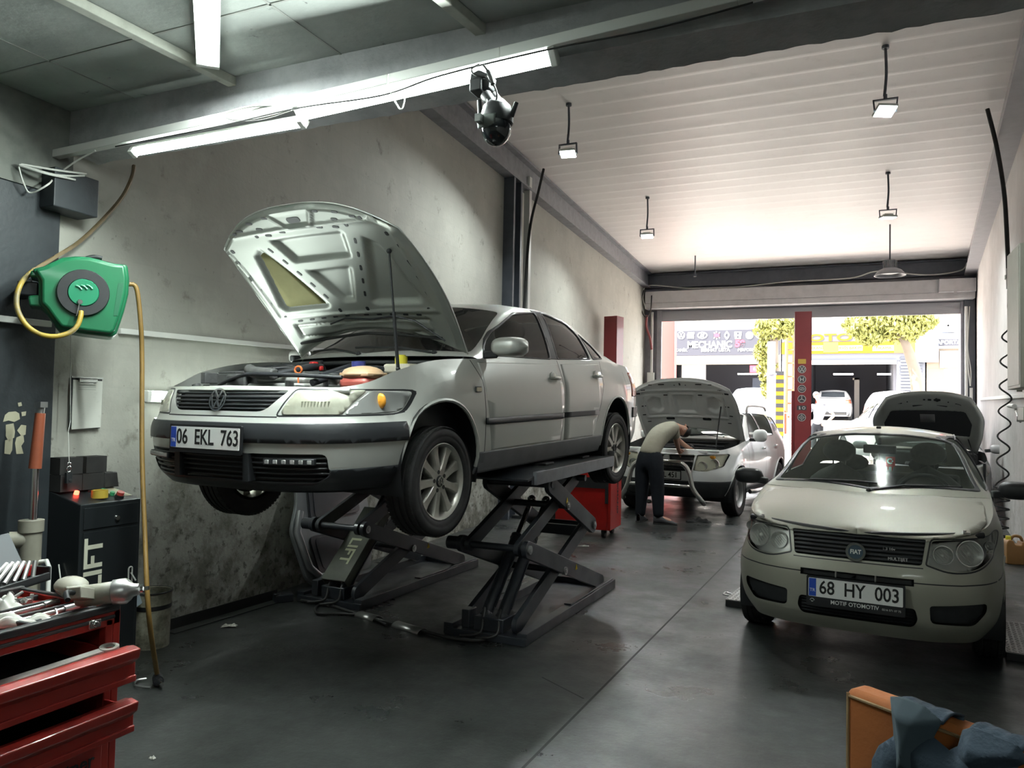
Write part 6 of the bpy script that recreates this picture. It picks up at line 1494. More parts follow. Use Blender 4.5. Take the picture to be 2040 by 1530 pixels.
mb = MB(); [mb.bx(-.06, .06, -.05-.012*i, -.046-.012*i, .0112, .0115, MC) for i in range(3)]; mb.build('form_lines', mat('faded print', (.42, .43, .40), .8), t)

# ---- green hose reel
n_ = Vector((.80, -.58, -.06)).normalized(); ctr = hlw(165, 590, .46); right = Vector((n_.y*-1, n_.x, 0)).normalized()
MR = frame((0, 0, 0), right, (0, 0, 1))
if (MR.to_3x3() @ Vector((0, 0, 1))).dot(n_) < 0: right = -right; MR = frame((0, 0, 0), right, (0, 0, 1))
nrm = (MR.to_3x3() @ Vector((0, 0, 1)))
def rl(x, y):
    """photo point on the reel's face plane, in reel coordinates"""
    p = hit(x, y, ctr, nrm)-ctr; q = MR.inverted() @ p; return (q.x, q.y)
Z3 = lambda x, y: rl(x/3.4775, 280+y/3.4775)
reel = thing('hose_reel', 'green plastic wall hose reel with black ring and yellow hose', 'hose reel', ctr)
M_green = mat('green reel plastic', (.012, .145, .062), .38, coat=.15, noise=(4, .5, (.010, .10, .045)))
ol = [(215, 885), (300, 865), (430, 805), (520, 795), (620, 800), (740, 832), (805, 848), (885, 852), (898, 950), (892, 1060), (862, 1180), (812, 1335), (780, 1362), (600, 1340), (410, 1310), (352, 1235), (310, 1175), (265, 1130), (265, 960)]
pg = [Z3(*p) for p in ol]
cx = sum(p[0] for p in pg)/len(pg); cy = sum(p[1] for p in pg)/len(pg); sc = lambda k: [(cx+(x-cx)*k, cy+(y-cy)*k) for x, y in pg]
mb = MB(); mb.prism(pg, -.26, -.015, MR); mb.build('reel_case', M_green, reel, smooth=30, bevel=.018, bseg=3)
mb = MB(); mb.prism(sc(.93), -.02, .012, MR); mb.build('case_front', M_green, reel, smooth=30, bevel=.014, bseg=3)
dc = Z3(578, 1058); dr = abs(Z3(763, 1058)[0]-Z3(393, 1058)[0])/2
MD = MR @ Matrix.Translation((dc[0], dc[1], .010))
mb = MB(); mb.lathe([(dr*.60, .022), (dr*.97, .022), (dr, .016), (dr, -.02)], 44, MD); mb.build('face_ring', M_plastic, reel, smooth=40)
mb = MB(); mb.lathe([(0, .026), (dr*.56, .026), (dr*.60, .018), (dr*.60, -.02)], 40, MD)
for k in range(3):
    mb.tube([MD @ Vector((dr*(-.36+.20*k+.30*sin(.2+a*.13)*1.0), dr*(.26-.30*(a/12)**1.6+.03*k), .027)) for a in range(9)], dr*.05, 8)
mb.build('face_disc', mat('bright green plastic', (.014, .20, .10), .38, coat=.2), reel, smooth=40)
mb = MB(); mb.prism([Z3(215, 885), Z3(300, 930), Z3(290, 955), Z3(200, 930)], -.20, -.03, MR); mb.prism([Z3(190, 1070), Z3(290, 1060), Z3(330, 1150), Z3(200, 1140)], -.20, -.03, MR); mb.build('side_lug', M_green, reel, smooth=30, bevel=.012)
mb = MB(); mb.prism([Z3(125, 900), Z3(210, 910), Z3(210, 1055), Z3(125, 1055)], -.30, -.27, MR); mb.bx(Z3(150, 0)[0], Z3(300, 0)[0], Z3(0, 1040)[1], Z3(0, 940)[1], -.30, -.10, MR); mb.build('wall_bracket', M_lift, reel, bevel=.006)
mb = MB(); mb.tube([MR @ Vector((*Z3(600+14*i, 795-10*sin(pi*i/8)), -.10)) for i in range(9)], .012, 8); mb.build('carry_handle', M_plastic, reel, smooth=60)
mb = MB(); mb.prism([Z3(820, 990), Z3(858, 990), Z3(815, 1215), Z3(785, 1215)], .012, .014, MR); mb.build('case_label', mat('dark green print', (.008, .11, .05), .5), reel)
mb = MB(); mb.tube(catmull([MR @ Vector((*Z3(*p), z)) for p, z in (((560, 1190), .05), ((558, 1225), .06), ((535, 1290), .07), ((480, 1340), .08), ((380, 1366), .09), ((280, 1350), .09), ((190, 1290), .08), ((130, 1190), .06), ((118, 1090), .03), ((140, 1000), 0), ((170, 940), -.06), ((230, 870), -.12))], 6), .013, 10)
M_yel = mat('dirty yellow hose', (.34, .235, .03), .5, noise=(9, .85, (.14, .12, .07), .45, .6))
mb.build('feed_hose', M_yel, reel, smooth=60)
mb = MB(); mb.cyl(MR @ Vector((*Z3(550, 1120), .03)), MR @ Vector((*Z3(556, 1125), .05)), .012, n=10); mb.tube([MR @ Vector((*Z3(552, 1125), .045)), MR @ Vector((*Z3(530, 1220), .04))], .003, 6); mb.build('ring_hook', M_zinc, reel, smooth=50)
w0 = MR @ Vector((*Z3(230, 870), -.12))+ctr
M_tan = mat('tan air hose', (.17, .125, .065), .55, noise=(10, .5, (.10, .075, .04)))
cable('air_hose', 'tan air hose rising from the reel to the wall top below the thin tube lamp', [w0, hlw(110, 512, .12), hlw(160, 480, .08), hlw(210, 432, .06), hlw(245, 390, .05), hlw(263, 352, .04), hlw(267, 330, .02)], .012, M_tan, 'hose')
# hanging yellow hose with nozzle resting on the floor
h0 = MR @ Vector((*Z3(900, 985), -.06))+ctr; hk = hz(314, 1350, .03)
hh = thing('hanging_hose', 'yellow-brown hose hanging from the reel down to a nozzle on the floor', 'hose', h0)
pts = [h0, hit(272, 575, h0, nrm), hit(280, 640, h0, nrm), hit(283, 720, h0, nrm), hit(283, 900, h0+nrm*.10, nrm), hit(288, 1050, h0+nrm*.22, nrm), hit(296, 1220, h0+nrm*.36, nrm), hk]
mb = MB(); mb.tube(catmull([p-h0 for p in pts], 8), .0125, 10); mb.build('hose', mat('ochre hose', (.21, .125, .03), .5, noise=(7, .6, (.12, .075, .025))), hh, smooth=60)
e = hk-h0; mb = MB(); d = (hz(318, 1368, .03)-hk).normalized(); mb.cyl(e, e+d*.06, .028, n=14); mb.cyl(e+d*.055, e+d*.075, .02, n=12); mb.build('nozzle', M_black, hh, smooth=40)
mb = MB(); mb.cyl(e+d*.06+Vector((.01, 0, 0)), e+d*.11+Vector((.02, 0, -.0)), .011, n=12); mb.build('coupling', M_chrome, hh, smooth=40)
mb = MB(); mb.box((0, 0, 0), (.04, .05, .05)); 
o = hz(268, 1362, .012); w_ = MB(); w_.tube([p-o for p in catmull([hz(292, 1352, .012), hz(272, 1356, .012), hz(270, 1366, .012), hz(300, 1370, .012)], 6)], .006, 6); w_ = w_.build('bent_wire', M_zinc, smooth=60); w_.location = o; tag(w_, 'bent grey wire on the floor by the hose nozzle', 'wire')

# ---- dirty white drum
bc = Vector((-4.04, 3.50, 0)); DS = .86; t = thing('drum', 'dirty white open-topped drum beside the lift cabinet', 'drum', bc)
M_drum = mat('grimy white drum', (.36, .35, .27), .6, noise=(7, .9, (.08, .075, .05), .42, .62), noise2=(24, .6, (.03, .03, .025), .58, .68))
mb = MB(); mb.lathe([(0, .012), (.122, .012), (.126, 0), (.130, .0), (.133, .30), (.137, .302), (.137, .385), (.142, .392), (.138, .40), (.130, .395), (.126, .30), (.122, .03), (0, .03)], 36, Matrix.Scale(DS, 4)); mb.build('drum_shell', M_drum, t, smooth=35)
mb = MB(); mb.lathe([(.1345, .275), (.139, .280), (.139, .305), (.1345, .31)], 36, Matrix.Scale(DS, 4)); mb.lathe([(.1375, .392), (.144, .394), (.144, .402), (.136, .403)], 36, Matrix.Scale(DS, 4)); mb.build('drum_hoop', M_black, t, smooth=40)
mb = MB(); mb.lathe([(0, .30), (.125, .30)], 28, Matrix.Scale(DS, 4)); mb.build('contents', M_black, t)
mb = MB(); mb.box((.06, -.09, .355), (.05, .11, .10), Matrix.Rotation(.4, 4, 'X')); o = mb.build('carton', mat('pale blue carton', (.45, .55, .62), .6), bevel=.004); o.location = bc+Vector((-.02, .03, .03)); tag(o, 'pale blue carton sticking out of the dirty drum', 'carton')

# ---- hydraulic transmission jack standing by the dark column
jc = Vector((-3.93, 2.63, 0)); t = thing('transmission_jack', 'grey hydraulic jack post with chrome ram and red handle by the dark column', 'jack', jc)
mb = MB(); mb.cyl((0, 0, .06), (0, 0, .86), .052, n=22); mb.cyl((0, 0, .84), (0, 0, .90), .060, n=22); mb.cyl((-.05, -.08, .80), (-.01, -.02, .80), .045, n=16); mb.build('cylinder', mat('grey-beige jack paint', (.28, .27, .22), .5, noise=(6, .5, (.17, .165, .13))), t, smooth=40)
mb = MB(); mb.cyl((.012, .0, .88), (.012, .0, 1.18), .020, n=16); mb.build('ram', M_chrome, t, smooth=40)
mb = MB(); mb.cyl((.012, 0, 1.17), (.022, .01, 1.46), .031, .025, n=16); mb.build('handle', mat('faded red handle', (.28, .07, .03), .55, noise=(8, .5, (.16, .05, .03))), t, smooth=40)
mb = MB(); mb.cyl((.022, .01, 1.455), (.026, .012, 1.50), .018, n=12); mb.bx(.0, .05, -.01, .03, 1.49, 1.52); mb.build('saddle', M_zinc, t, smooth=40)
mb = MB(); mb.tube([(.04, .02, .68), (.09, .03, .69), (.11, .03, .66), (.11, .03, .05)], .012, 8); mb.tube([(-.02, -.05, .69), (-.10, -.08, .64), (-.14, -.1, .55), (-.14, -.1, .05)], .012, 8); mb.build('frame_tube', M_white, t, smooth=60)
mb = MB(); mb.bx(-.22, .22, -.03, .03, .02, .06); mb.bx(-.03, .03, -.22, .22, .02, .06); [mb.cyl((sx*.2, sy*.2*0, .0), (sx*.2, 0, .04), .025) for sx in (1, -1) for sy in (1,)]; mb.build('foot', M_lift, t, bevel=.006)
# peeled sticker on the dark column
so = hlw(30, 862, .051); MS = frame((0, 0, 0), (-.0524, 1, 0), (0, 0, 1))
sh = lambda x, y: (lambda p: (lambda q: (q.x, q.y))(MS.inverted() @ (p-so)))(hlw(x/3.5575, 700+y/3.5575, .051))
mb = MB()
for pl_ in ([(60, 430), (110, 425), (135, 440), (140, 480), (100, 500), (60, 490), (20, 500), (35, 450)], [(40, 520), (95, 510), (105, 570), (100, 610), (60, 640), (40, 600)], [(35, 630), (90, 620), (85, 700), (70, 730), (30, 725)], [(115, 610), (165, 590), (170, 640), (150, 670), (165, 725), (115, 728), (105, 650)], [(120, 560), (150, 520), (185, 525), (180, 590), (150, 600)], [(150, 430), (185, 425), (180, 455), (155, 460)], [(125, 365), (150, 360), (155, 385), (130, 392)]):
    mb.prism([sh(*p) for p in pl_], 0, .0015, MS)
o = mb.build('sticker_remains', mat('peeled paper', (.46, .44, .32), .8, noise=(12, .5, (.36, .33, .22)))); o.location = so; tag(o, 'peeled cream sticker remains on the dark column', 'sticker')
# ================================================================== RED TOOL TROLLEY IN THE FOREGROUND
TX, TY, TW, TD, TZ = -2.07, 1.68, .95, .46, .905      # front face x, far end y, width, depth, height
tr = thing('tool_trolley', 'red tool trolley with two open drawers and black tray top', 'tool trolley', (TX-TD/2, TY-TW/2, 0))
B = lambda mb, x0, x1, y0, y1, z0, z1: mb.bx(x0+TD/2, x1+TD/2, y0+TW/2, y1+TW/2, z0, z1)   # x from the front face (0 = front), y from the far end (0 = far)
M_red2 = mat('red trolley enamel', (.30, .020, .014), .38, coat=.2, noise=(5, .45, (.20, .014, .011)))
mb = MB(); B(mb, -TD, -TD+.02, -TW, 0, .12, .86); B(mb, -TD, 0, -.025, 0, .12, .895); B(mb, -TD, 0, -TW, -TW+.025, .12, .895); B(mb, -TD, 0, -TW, 0, .10, .13); B(mb, -TD, -.004, -TW, 0, .838, .875); B(mb, -.03, 0, -.05, -.025, .13, .86)
B(mb, -.02, 0, -TW, 0, .840, .882)
mb.build('trolley_body', M_red2, tr, smooth=0, bevel=.003)
mb = MB(); B(mb, -TD+.02, -.03, -TW+.03, -.03, .14, .50); B(mb, -TD+.02, -TD+.03, -TW+.03, -.03, .5, .78); mb.build('drawer_cavity', M_black, tr)
mb = MB(); B(mb, -.03, -.002, -TW+.03, -.03, .643, .685); B(mb, -.03, -.002, -TW+.03, -.03, .520, .540); mb.build('drawer_rail', M_red2, tr, bevel=.002)
mb = MB(); z0, z1 = .86, .905
B(mb, -TD-.005, .004, -TW, -.02, z0, z0+.012); B(mb, -.02, .006, -TW, -.005, z0+.022, z1); B(mb, -TD-.01, -TD+.012, -TW, -.005, z0, z1); B(mb, -TD, 0, -.022, -.004, z0, z1-.004); B(mb, -TD+.01, -.01, -.265, -.25, z0+.01, z1-.008)
for i in range(1, 5): B(mb, -TD+.01+TD*.2*i-.005, -TD+.01+TD*.2*i+.005, -.25, -.02, z0+.01, z1-.014)
mb.build('tray_top', M_plastic, tr, smooth=0, bevel=.004)
mb = MB(); B(mb, .0, .006, -.11, -.070, .846, .872); mb.cyl((TD/2+.006, TW/2-.09, .859), (TD/2+.012, TW/2-.09, .859), .010, n=14); mb.build('lock_badge', M_chrome, tr, bevel=.003)
def drawer(z0, z1, out, nm='drawer'):
    mb = MB(); B(mb, out-.028, out, -TW+.03, -.012, z0, z1-.045)
    M0 = frame((TD/2+out, 0, 0), (1, 0, 0), (0, 0, 1))
    mb.prism([(-.028, z1-.05), (.0, z1-.05), (.026, z1-.028), (.030, z1), (.0, z1+.006), (-.03, z1)], -TW/2+.02, TW/2+.0, frame((TD/2+out, 0, 0), (1, 0, 0), (0, 0, 1)) @ Matrix.Scale(1, 4))
    B(mb, out-.028, out+.006, -TW+.03, -.012, z0-.004, z0+.016)
    for y in (-.045, -TW+.045): B(mb, out-.43, out-.02, y-.004, y+.004, z0+.005, z1-.006)
    o = mb.build(nm, M_red2, tr, smooth=0, bevel=.004)
    mb = MB(); B(mb, out-.43, out-.03, -TW+.05, -.05, z0+.004, z0+(.045 if z0 > .6 else .030)); mb.build('drawer_liner', M_rubber, o)
    return o
zd1, zd2 = .685, .535
d1 = drawer(zd1, .785, .088); d2 = drawer(zd2, .628, .088)
mb = MB(); B(mb, -.02, .004, -TW+.03, -.05, .135, .515); B(mb, -.02, .016, -TW+.03, -.05, .22, .235); lp = mb.build('lower_door', M_red2, tr, bevel=.003)
MT = frame((TD/2+.005, TW/2, 0), (0, 1, 0), (0, 0, 1))
text('door_lettering', 'Partner', MT @ Matrix.Translation((-.16, .455, 0)), .055, M_black, lp, .001, bold=.001); text('door_lettering', 'LS', MT @ Matrix.Translation((-.30, .435, 0)) @ Matrix.Shear('XY', 4, (.25, 0)), .085, M_black, lp, .001, sx=1.2, bold=.004)
for x in (-.05, -TD+.05):
    for y in (-.08, -TW+.08):
        mb = MB(); cx_, cy_ = x+TD/2, y+TW/2; mb.cyl((cx_-.018, cy_, .045), (cx_+.018, cy_, .045), .045, n=20); mb.bx(cx_-.026, cx_+.026, cy_-.02, cy_+.02, .05, .10); mb.build('caster', M_rubber, tr, smooth=40)
TP = lambda x, y, z: Vector((TX+x, TY+y, z))
# spanners in the upper drawer
def spanner(loc, rot, L_, label, s_=1.):
    t = MB(); w_ = .011*s_
    t.prism([(-L_/2+.02, -w_), (L_/2-.02, -w_*.8), (L_/2-.02, w_*.8), (-L_/2+.02, w_)], 0, .006); M2 = Matrix.Translation((L_/2, 0, 0)); t.lathe([(.010*s_, 0), (.010*s_, .009), (.018*s_, .009), (.018*s_, 0), (.010*s_, 0)], 20, M2)
    a0 = radians(50); t.lathe([(.011*s_, 0), (.011*s_, .008), (.024*s_, .008), (.024*s_, 0), (.011*s_, 0)], 20, Matrix.Translation((-L_/2, 0, 0)), pi+a0*.8, 3*pi-a0*.8)
    o = t.build('spanner', mat('worn chrome', (.72, .71, .67), .38, .7), smooth=35); o.location = loc; o.rotation_euler = rot; return tag(o, label, 'spanner', 'spanners in the upper trolley drawer')
base = TP(.02, -.42, zd1+.016)
spanner(TP(.018, -.24, zd1+.088), (.10, -.08, radians(80)), .34, 'large chrome combination spanner lying on top in the upper drawer', 1.5)
spanner(TP(.038, -.21, zd1+.074), (.05, -.04, radians(82)), .30, 'chrome spanner under the large one in the upper drawer', 1.3)
spanner(TP(.05, -.17, zd1+.062), (0, 0, radians(84)), .26, 'smaller chrome spanner nearest the front of the upper drawer', 1.2)
for i in range(4):
    mb = MB(); mb.cyl((0, -.16, 0), (0, .16, 0), .005, n=8); mb.cyl((0, -.24, 0), (0, -.16, 0), .012, n=10); o = mb.build('screwdriver', M_plastic, smooth=40); o.location = TP(-.12+.04*i, -.56, zd1+.058); o.rotation_euler = (0, 0, -.12+.04*i); tag(o, ('first', 'second', 'third', 'fourth')[i]+' dark screwdriver from the back of the upper drawer', 'screwdriver', 'screwdrivers in the upper drawer')
# sockets and bars in the lower drawer
rg = random.Random(11)
mb = MB(); mb.cyl((-.0, -.09, 0), (0, .09, 0), .006, n=8); mb.ball((0, .09, 0), .012, 8); o = mb.build('ratchet_bar', M_chrome, smooth=50); o.location = TP(.03, -.40, zd2+.05); o.rotation_euler = (0, 0, .1); tag(o, 'thin chrome bar across the lower trolley drawer', 'bar')
mb = MB(); mb.cyl((0, -.06, 0), (0, .05, 0), .009, n=10); mb.cyl((0, .05, 0), (0, .09, 0), .016, n=12); o = mb.build('ratchet', M_zinc, smooth=50); o.location = TP(.02, -.24, zd2+.05); o.rotation_euler = (0, 0, .15); tag(o, 'dull ratchet handle farther back in the lower drawer', 'ratchet')
for i in range(9):
    mb = MB(); r_ = rg.uniform(.009, .016); mb.lathe([(r_*.6, .03), (r_, .03), (r_, 0), (0, 0)], 14); o = mb.build('socket', M_zinc if i % 3 else M_plastic, smooth=40); o.location = TP(.03+rg.uniform(-.05, .03), -.12-.05*i, zd2+.032); tag(o, 'small socket in the row along the front of the lower drawer', 'socket', 'sockets in the lower drawer')
# loose things on the tray
M_grip = mat('grey tool body', (.32, .31, .26), .45, noise=(9, .5, (.20, .195, .16)))
def impact(loc, rot, label, s_=.9):
    t = thing('impact_wrench', label, 'power tool', loc, rot)
    mb = MB(); mb.lathe([(0, -.10*s_), (.03*s_, -.10*s_), (.038*s_, -.08*s_), (.040*s_, .02*s_), (.034*s_, .03*s_)], 24); mb.bar((0, -.02*s_, -.05*s_), (0, -.15*s_, -.06*s_), .04*s_, .045*s_, (0, 0, 1)); mb.build('tool_body', M_grip, t, smooth=40, bevel=.003)
    mb = MB(); mb.lathe([(.036*s_, .02*s_), (.045*s_, .024*s_), (.046*s_, .065*s_), (.036*s_, .08*s_), (.024*s_, .09*s_), (.020*s_, .11*s_), (0, .11*s_)], 24); mb.build('hammer_case', M_zinc, t, smooth=40)
    mb = MB(); mb.box((0, 0, .125*s_), (.013*s_, .013*s_, .035*s_)); mb.lathe([(.007*s_, .115*s_), (.016*s_, .115*s_), (.016*s_, .125*s_), (.007*s_, .125*s_)], 14); mb.build('anvil', M_chrome, t)
    mb = MB(); mb.tube(catmull([(0, -.14*s_, -.06*s_), (0, -.19*s_, -.07*s_), (.03*s_, -.24*s_, -.05*s_)], 5), .009*s_, 8); mb.build('air_fitting', M_black, t, smooth=60)
    return t
impact(hz(212, 1182, .935), (Matrix.Rotation(radians(-52), 3, 'Z') @ Matrix.Rotation(radians(8), 3, 'Y') @ Matrix.Rotation(radians(-84), 3, 'X') @ Matrix.Rotation(radians(65), 3, 'Z')).to_euler(), 'grey impact wrench lying over the far end of the trolley tray', .85)
mb = MB(); mb.ball((0, 0, 0), (.07, .05, .028), 14); mb.box((.05, 0, -.005), (.05, .06, .03)); mb.box((.0, 0, -.02), (.10, .07, .012)); o = mb.build('air_tool', M_grip, smooth=50, bevel=.004); o.location = hz(142, 1166, .93); o.rotation_euler = (0, 0, -.4); tag(o, 'rounded grey air tool at the back corner of the trolley tray', 'tool')
def hexbolt(mb, r, L_):
    mb.cyl((0, 0, 0), (0, 0, r*.9), r*1.15, n=6); mb.cyl((0, 0, r*.9), (0, 0, L_), r*.62, n=8)
for i in range(16):
    mb = MB()
    if i % 3 == 2: mb.lathe([(.006, 0), (.013, 0), (.013, .009), (.006, .009), (.006, 0)], 6)
    else: hexbolt(mb, .009, rg.uniform(.03, .05))
    o = mb.build('nut' if i % 3 == 2 else 'bolt', M_zinc, smooth=35); k = i % 2
    o.location = TP(-TD+.03+.09*k+rg.uniform(0, .045), -.06-rg.uniform(0, .15), .882+.006*(i//2 % 3)); o.rotation_euler = (rg.uniform(1.2, 1.8), 0, rg.uniform(0, 6))
    tag(o, ('small steel nut' if i % 3 == 2 else 'small steel bolt')+' loose in the '+('second' if k else 'rearmost')+' tray compartment', 'nut' if i % 3 == 2 else 'bolt', ('nuts' if i % 3 == 2 else 'bolts')+(' in the second' if k else ' in the rearmost')+' tray compartment')
for i, x in enumerate((-.235, -.14)):
    mb = MB(); mb.cyl((0, -.09, 0), (0, .09, 0), .006, n=8); mb.cyl((0, .05, 0), (0, .10, 0), .010, n=8); o = mb.build('punch', M_zinc, smooth=40); o.location = TP(x, -.135, .884); o.rotation_euler = (0, 0, .06); tag(o, ('steel punch in the third tray compartment', 'steel punch in the fourth tray compartment')[i], 'punch')
def rag(mb, sx, sy, h, seed):
    r_ = random.Random(seed); ph = [r_.uniform(0, 6) for _ in range(6)]
    def f(u, v):
        x, y = (u-.5)*2, (v-.5)*2; e = max(0, 1-max(abs(x), abs(y))**4)
        return Vector((sx*x*(1+.10*sin(5*y+ph[0])), sy*y*(1+.12*sin(4*x+ph[1])), e*h*(.5+.3*sin(4.5*x+ph[2]+2*y)+.25*sin(7*y+ph[3])+.15*sin(11*x+ph[4]))+.004))
    mb.grid(f, 30, 24)
mb = MB(); rag(mb, .115, .045, .034, 4); o = mb.build('rag', mat('white cotton rag', (.62, .62, .58), .9, noise=(10, .4, (.44, .43, .38))), smooth=60, solid=.003); o.location = hz(12, 1246, .876); o.rotation_euler = (0, 0, .75); tag(o, 'crumpled white rag on the front of the trolley tray', 'rag')
mb = MB(); rag(mb, .07, .05, .04, 9); o = mb.build('rag', MATS['white cotton rag'], smooth=60, solid=.003); o.location = hz(4, 1214, .876); tag(o, 'small white rag behind the larger one at the picture edge', 'rag')
mb = MB(); mb.tube(catmull([(0, 0, .006), (.05, .01, .006), (.06, .03, .008), (.05, .045, .02)], 5), .003, 6); o = mb.build('hex_key', M_zinc, smooth=50); o.location = hz(60, 1236, .877); o.rotation_euler = (0, 0, .6); tag(o, 'small bent hex key at the tip of the white rag', 'hex key')
# open tool case on the back of the tray
t = thing('tool_case', 'dark open tool case with grey bits at the back left of the trolley', 'case', hz(14, 1172, .874), (0, 0, .35))
mb = MB(); mb.bx(-.06, .06, -.14, .14, 0, .012); mb.bx(-.06, -.05, -.14, .14, 0, .06); mb.bx(.05, .06, -.14, .14, 0, .03); mb.bx(-.06, .06, .13, .14, 0, .05); mb.build('case_tray', M_plastic, t, bevel=.003)
mb = MB(); mb.bx(-.005, .005, -.14, .14, 0, .12, Matrix.Translation((-.055, 0, .058)) @ Matrix.Rotation(-.5, 4, 'Y')); mb.build('case_lid', mat('grey case lid', (.13, .14, .15), .5), t, bevel=.003)
for i in range(6):
    mb = MB(); mb.cyl((-.02+.012*i, -.08+.03*i, .02), (-.035+.012*i, .04+.012*i, .075), .008, n=8); mb.build('drill_bit', M_zinc, t, smooth=40)
mb = MB(); mb.box((-.01, .09, .04), (.04, .05, .04)); mb.build('red_cassette', M_red, t, bevel=.004)

# ================================================================== RED CABINET BEHIND THE LIFT
rc = thing('tool_cabinet', 'red tool cabinet on casters with black panel behind the scissor lift', 'tool cabinet', (-3.07, 9.15, 0), (0, 0, .04))
mb = MB(); mb.bx(-.37, .36, -.25, .25, .10, .98); mb.build('cabinet_body', M_black, rc, bevel=.006)
mb = MB(); mb.bx(-.30, .36, -.29, -.25, .10, .93); mb.bx(.36, .40, -.29, .25, .10, .97); mb.build('red_cladding', M_red, rc, bevel=.006)
mb = MB(); mb.bx(-.30, .36, -.294, -.289, .60, .73); mb.bx(.33, .37, -.296, -.289, .42, .75); mb.build('dark_recess', M_plastic, rc, bevel=.002)
mb = MB(); mb.bx(-.40, -.28, -.30, -.25, .80, .84); mb.build('side_handle', M_red, rc, bevel=.008)
text('side_lettering', 'MAYEKMAND', frame((.401, .05, .57), (0, 0, -1), (0, 1, 0)), .085, M_black, rc, .001, sx=1.15, bold=.003)
for x in (-.28, .30):
    for y in (-.20, .18):
        mb = MB(); mb.cyl((x-.02, y, .05), (x+.02, y, .05), .05, n=18); mb.bx(x-.03, x+.03, y-.025, y+.025, .06, .105); mb.build('caster', M_rubber, rc, smooth=40)
# ================================================================== TWO-POST LIFT, RIGHT WALL, CHAIR
M_redp = mat('dark red lift paint', (.24, .032, .036), .45, coat=.2, noise=(4, .4, (.18, .025, .03)))
def badge(parent, M, kind, r=.075):
    mb = MB(); mb.lathe([(0, .003), (r*.86, .003)], 28, M); mb.lathe([(r*.86, 0), (r*.86, .005), (r, .005), (r, 0)], 28, M)
    b = mb.build('badge', mat('badge dark grey', (.05, .05, .055), .5), parent); Mq = M @ Matrix.Translation((0, 0, .0035)); g = mat('badge silver', (.52, .52, .50), .4, .3)
    mb = MB(); ring_mesh(mb, r*.84, r*.98, .004, Mq)
    if kind == 'V': stroke(mb, [(-.40*r, .7*r), (0, .0), (.40*r, .7*r)], r*.16, .003, Mq); stroke(mb, [(-.7*r, .35*r), (-.34*r, -.64*r), (0, 0), (.34*r, -.64*r), (.7*r, .35*r)], r*.16, .003, Mq)
    elif kind == 'H': stroke(mb, [(-.40*r, .5*r), (-.30*r, -.5*r)], r*.2, .003, Mq); stroke(mb, [(.40*r, .5*r), (.30*r, -.5*r)], r*.2, .003, Mq); stroke(mb, [(-.33*r, 0), (.33*r, 0)], r*.2, .003, Mq)
    elif kind == 'star': [stroke(mb, [(0, 0), (r*.8*sin(a), r*.8*cos(a))], r*.16, .003, Mq) for a in (0, 2*pi/3, 4*pi/3)]
    elif kind == 'oval': mb.add([], []); stroke(mb, [(r*.6*cos(2*pi*i/18), r*.36*sin(2*pi*i/18)) for i in range(19)], r*.13, .003, Mq); stroke(mb, [(-r*.3, -r*.1), (r*.3, r*.1)], r*.15, .003, Mq)
    elif kind == 'cross': stroke(mb, [(-.8*r, 0), (.8*r, 0)], r*.1, .003, Mq); stroke(mb, [(0, -.8*r), (0, .8*r)], r*.1, .003, Mq); ring_mesh(mb, r*.4, r*.52, .003, Mq)
    mb.build('badge_mark', g, b)
posR, posL = hz(1600, 624, 3.5), hz(1222, 638, 3.5); posL = Vector((lwx(15.2)+.30, 15.2, 0)); posR = Vector((posR.x, 15.5, 0))
def lift_post(name, label, pos, sg, badges):
    t = thing(name, label, 'car lift', pos, (0, 0, .10 if badges else -.2), group='posts of the red two-post lift')
    mb = MB(); w_ = .15
    mb.bx(-w_, w_, -.15, -.135, 0, 3.5); mb.bx(-w_, -w_+.015, -.15, .15, 0, 3.5); mb.bx(w_-.015, w_, -.15, .15, 0, 3.5); mb.bx(-w_, w_, -.15, .15, 3.49, 3.51); mb.bx(-.24, .24, -.24, .24, 0, .02)
    mb.build('column', M_redp, t, smooth=0, bevel=.004)
    mb = MB(); mb.bx(sg*.15-.03+.02*sg, sg*.15+.03+.02*sg, -.10, .12, .5, 2.0); mb.build('carriage', M_redp, t, bevel=.006)
    for yy, ang in ((-.05, -.5), (.12, .6)):
        mb = MB(); a = Vector((sg*.18, yy, .16)); d = Vector((sg*cos(ang), sin(ang), 0)); mb.bar(a, a+d*.5, .09, .09); mb.bar(a+d*.45, a+d*.85, .07, .07); mb.cyl(a+d*.85, a+d*.85+Vector((0, 0, .09)), .05, n=14); mb.build('swing_arm', M_redp, t, smooth=40, bevel=.004)
    if badges:
        zz = [2.34, 2.17, 2.01, 1.84, 1.56]
        mb = MB(); mb.prism(roundpoly([(-.07, -.045), (.07, -.045), (.07, .045), (-.07, .045)], .006), 0, .003, frame((-.02, -.151, 2.56), (1, 0, 0), (0, 0, 1))); mb.prism([(-.04, -.02), (.04, -.02), (.03, .02), (-.03, .02)], .003, .004, frame((-.02, -.151, 2.56), (1, 0, 0), (0, 0, 1))); mb.build('yellow_label', mat('ochre label', (.55, .36, .06), .5), t)
        for z, k in zip((2.41, 2.22, 2.04, 1.85, 1.50), ('V', 'H', 'oval', 'star', 'cross')): badge(t, frame((-.02, -.151, z), (1, 0, 0), (0, 0, 1)), k)
        mb = MB(); Mq = frame((-.02, -.151, 1.68), (1, 0, 0), (0, 0, 1)); mb.prism(roundpoly([(-.085, -.045), (.085, -.045), (.085, .045), (-.085, .045)], .02), 0, .003, Mq); o = mb.build('badge', MATS['badge dark grey'], t); mb = MB(); ring_mesh(mb, .018, .030, .003, Mq @ Matrix.Translation((.035, 0, .003))); mb.prism([(-.05, -.03), (-.02, -.03), (-.03, .03), (-.05, .03)], .003, .005, Mq); mb.build('badge_mark', MATS['badge silver'], o)
    return t
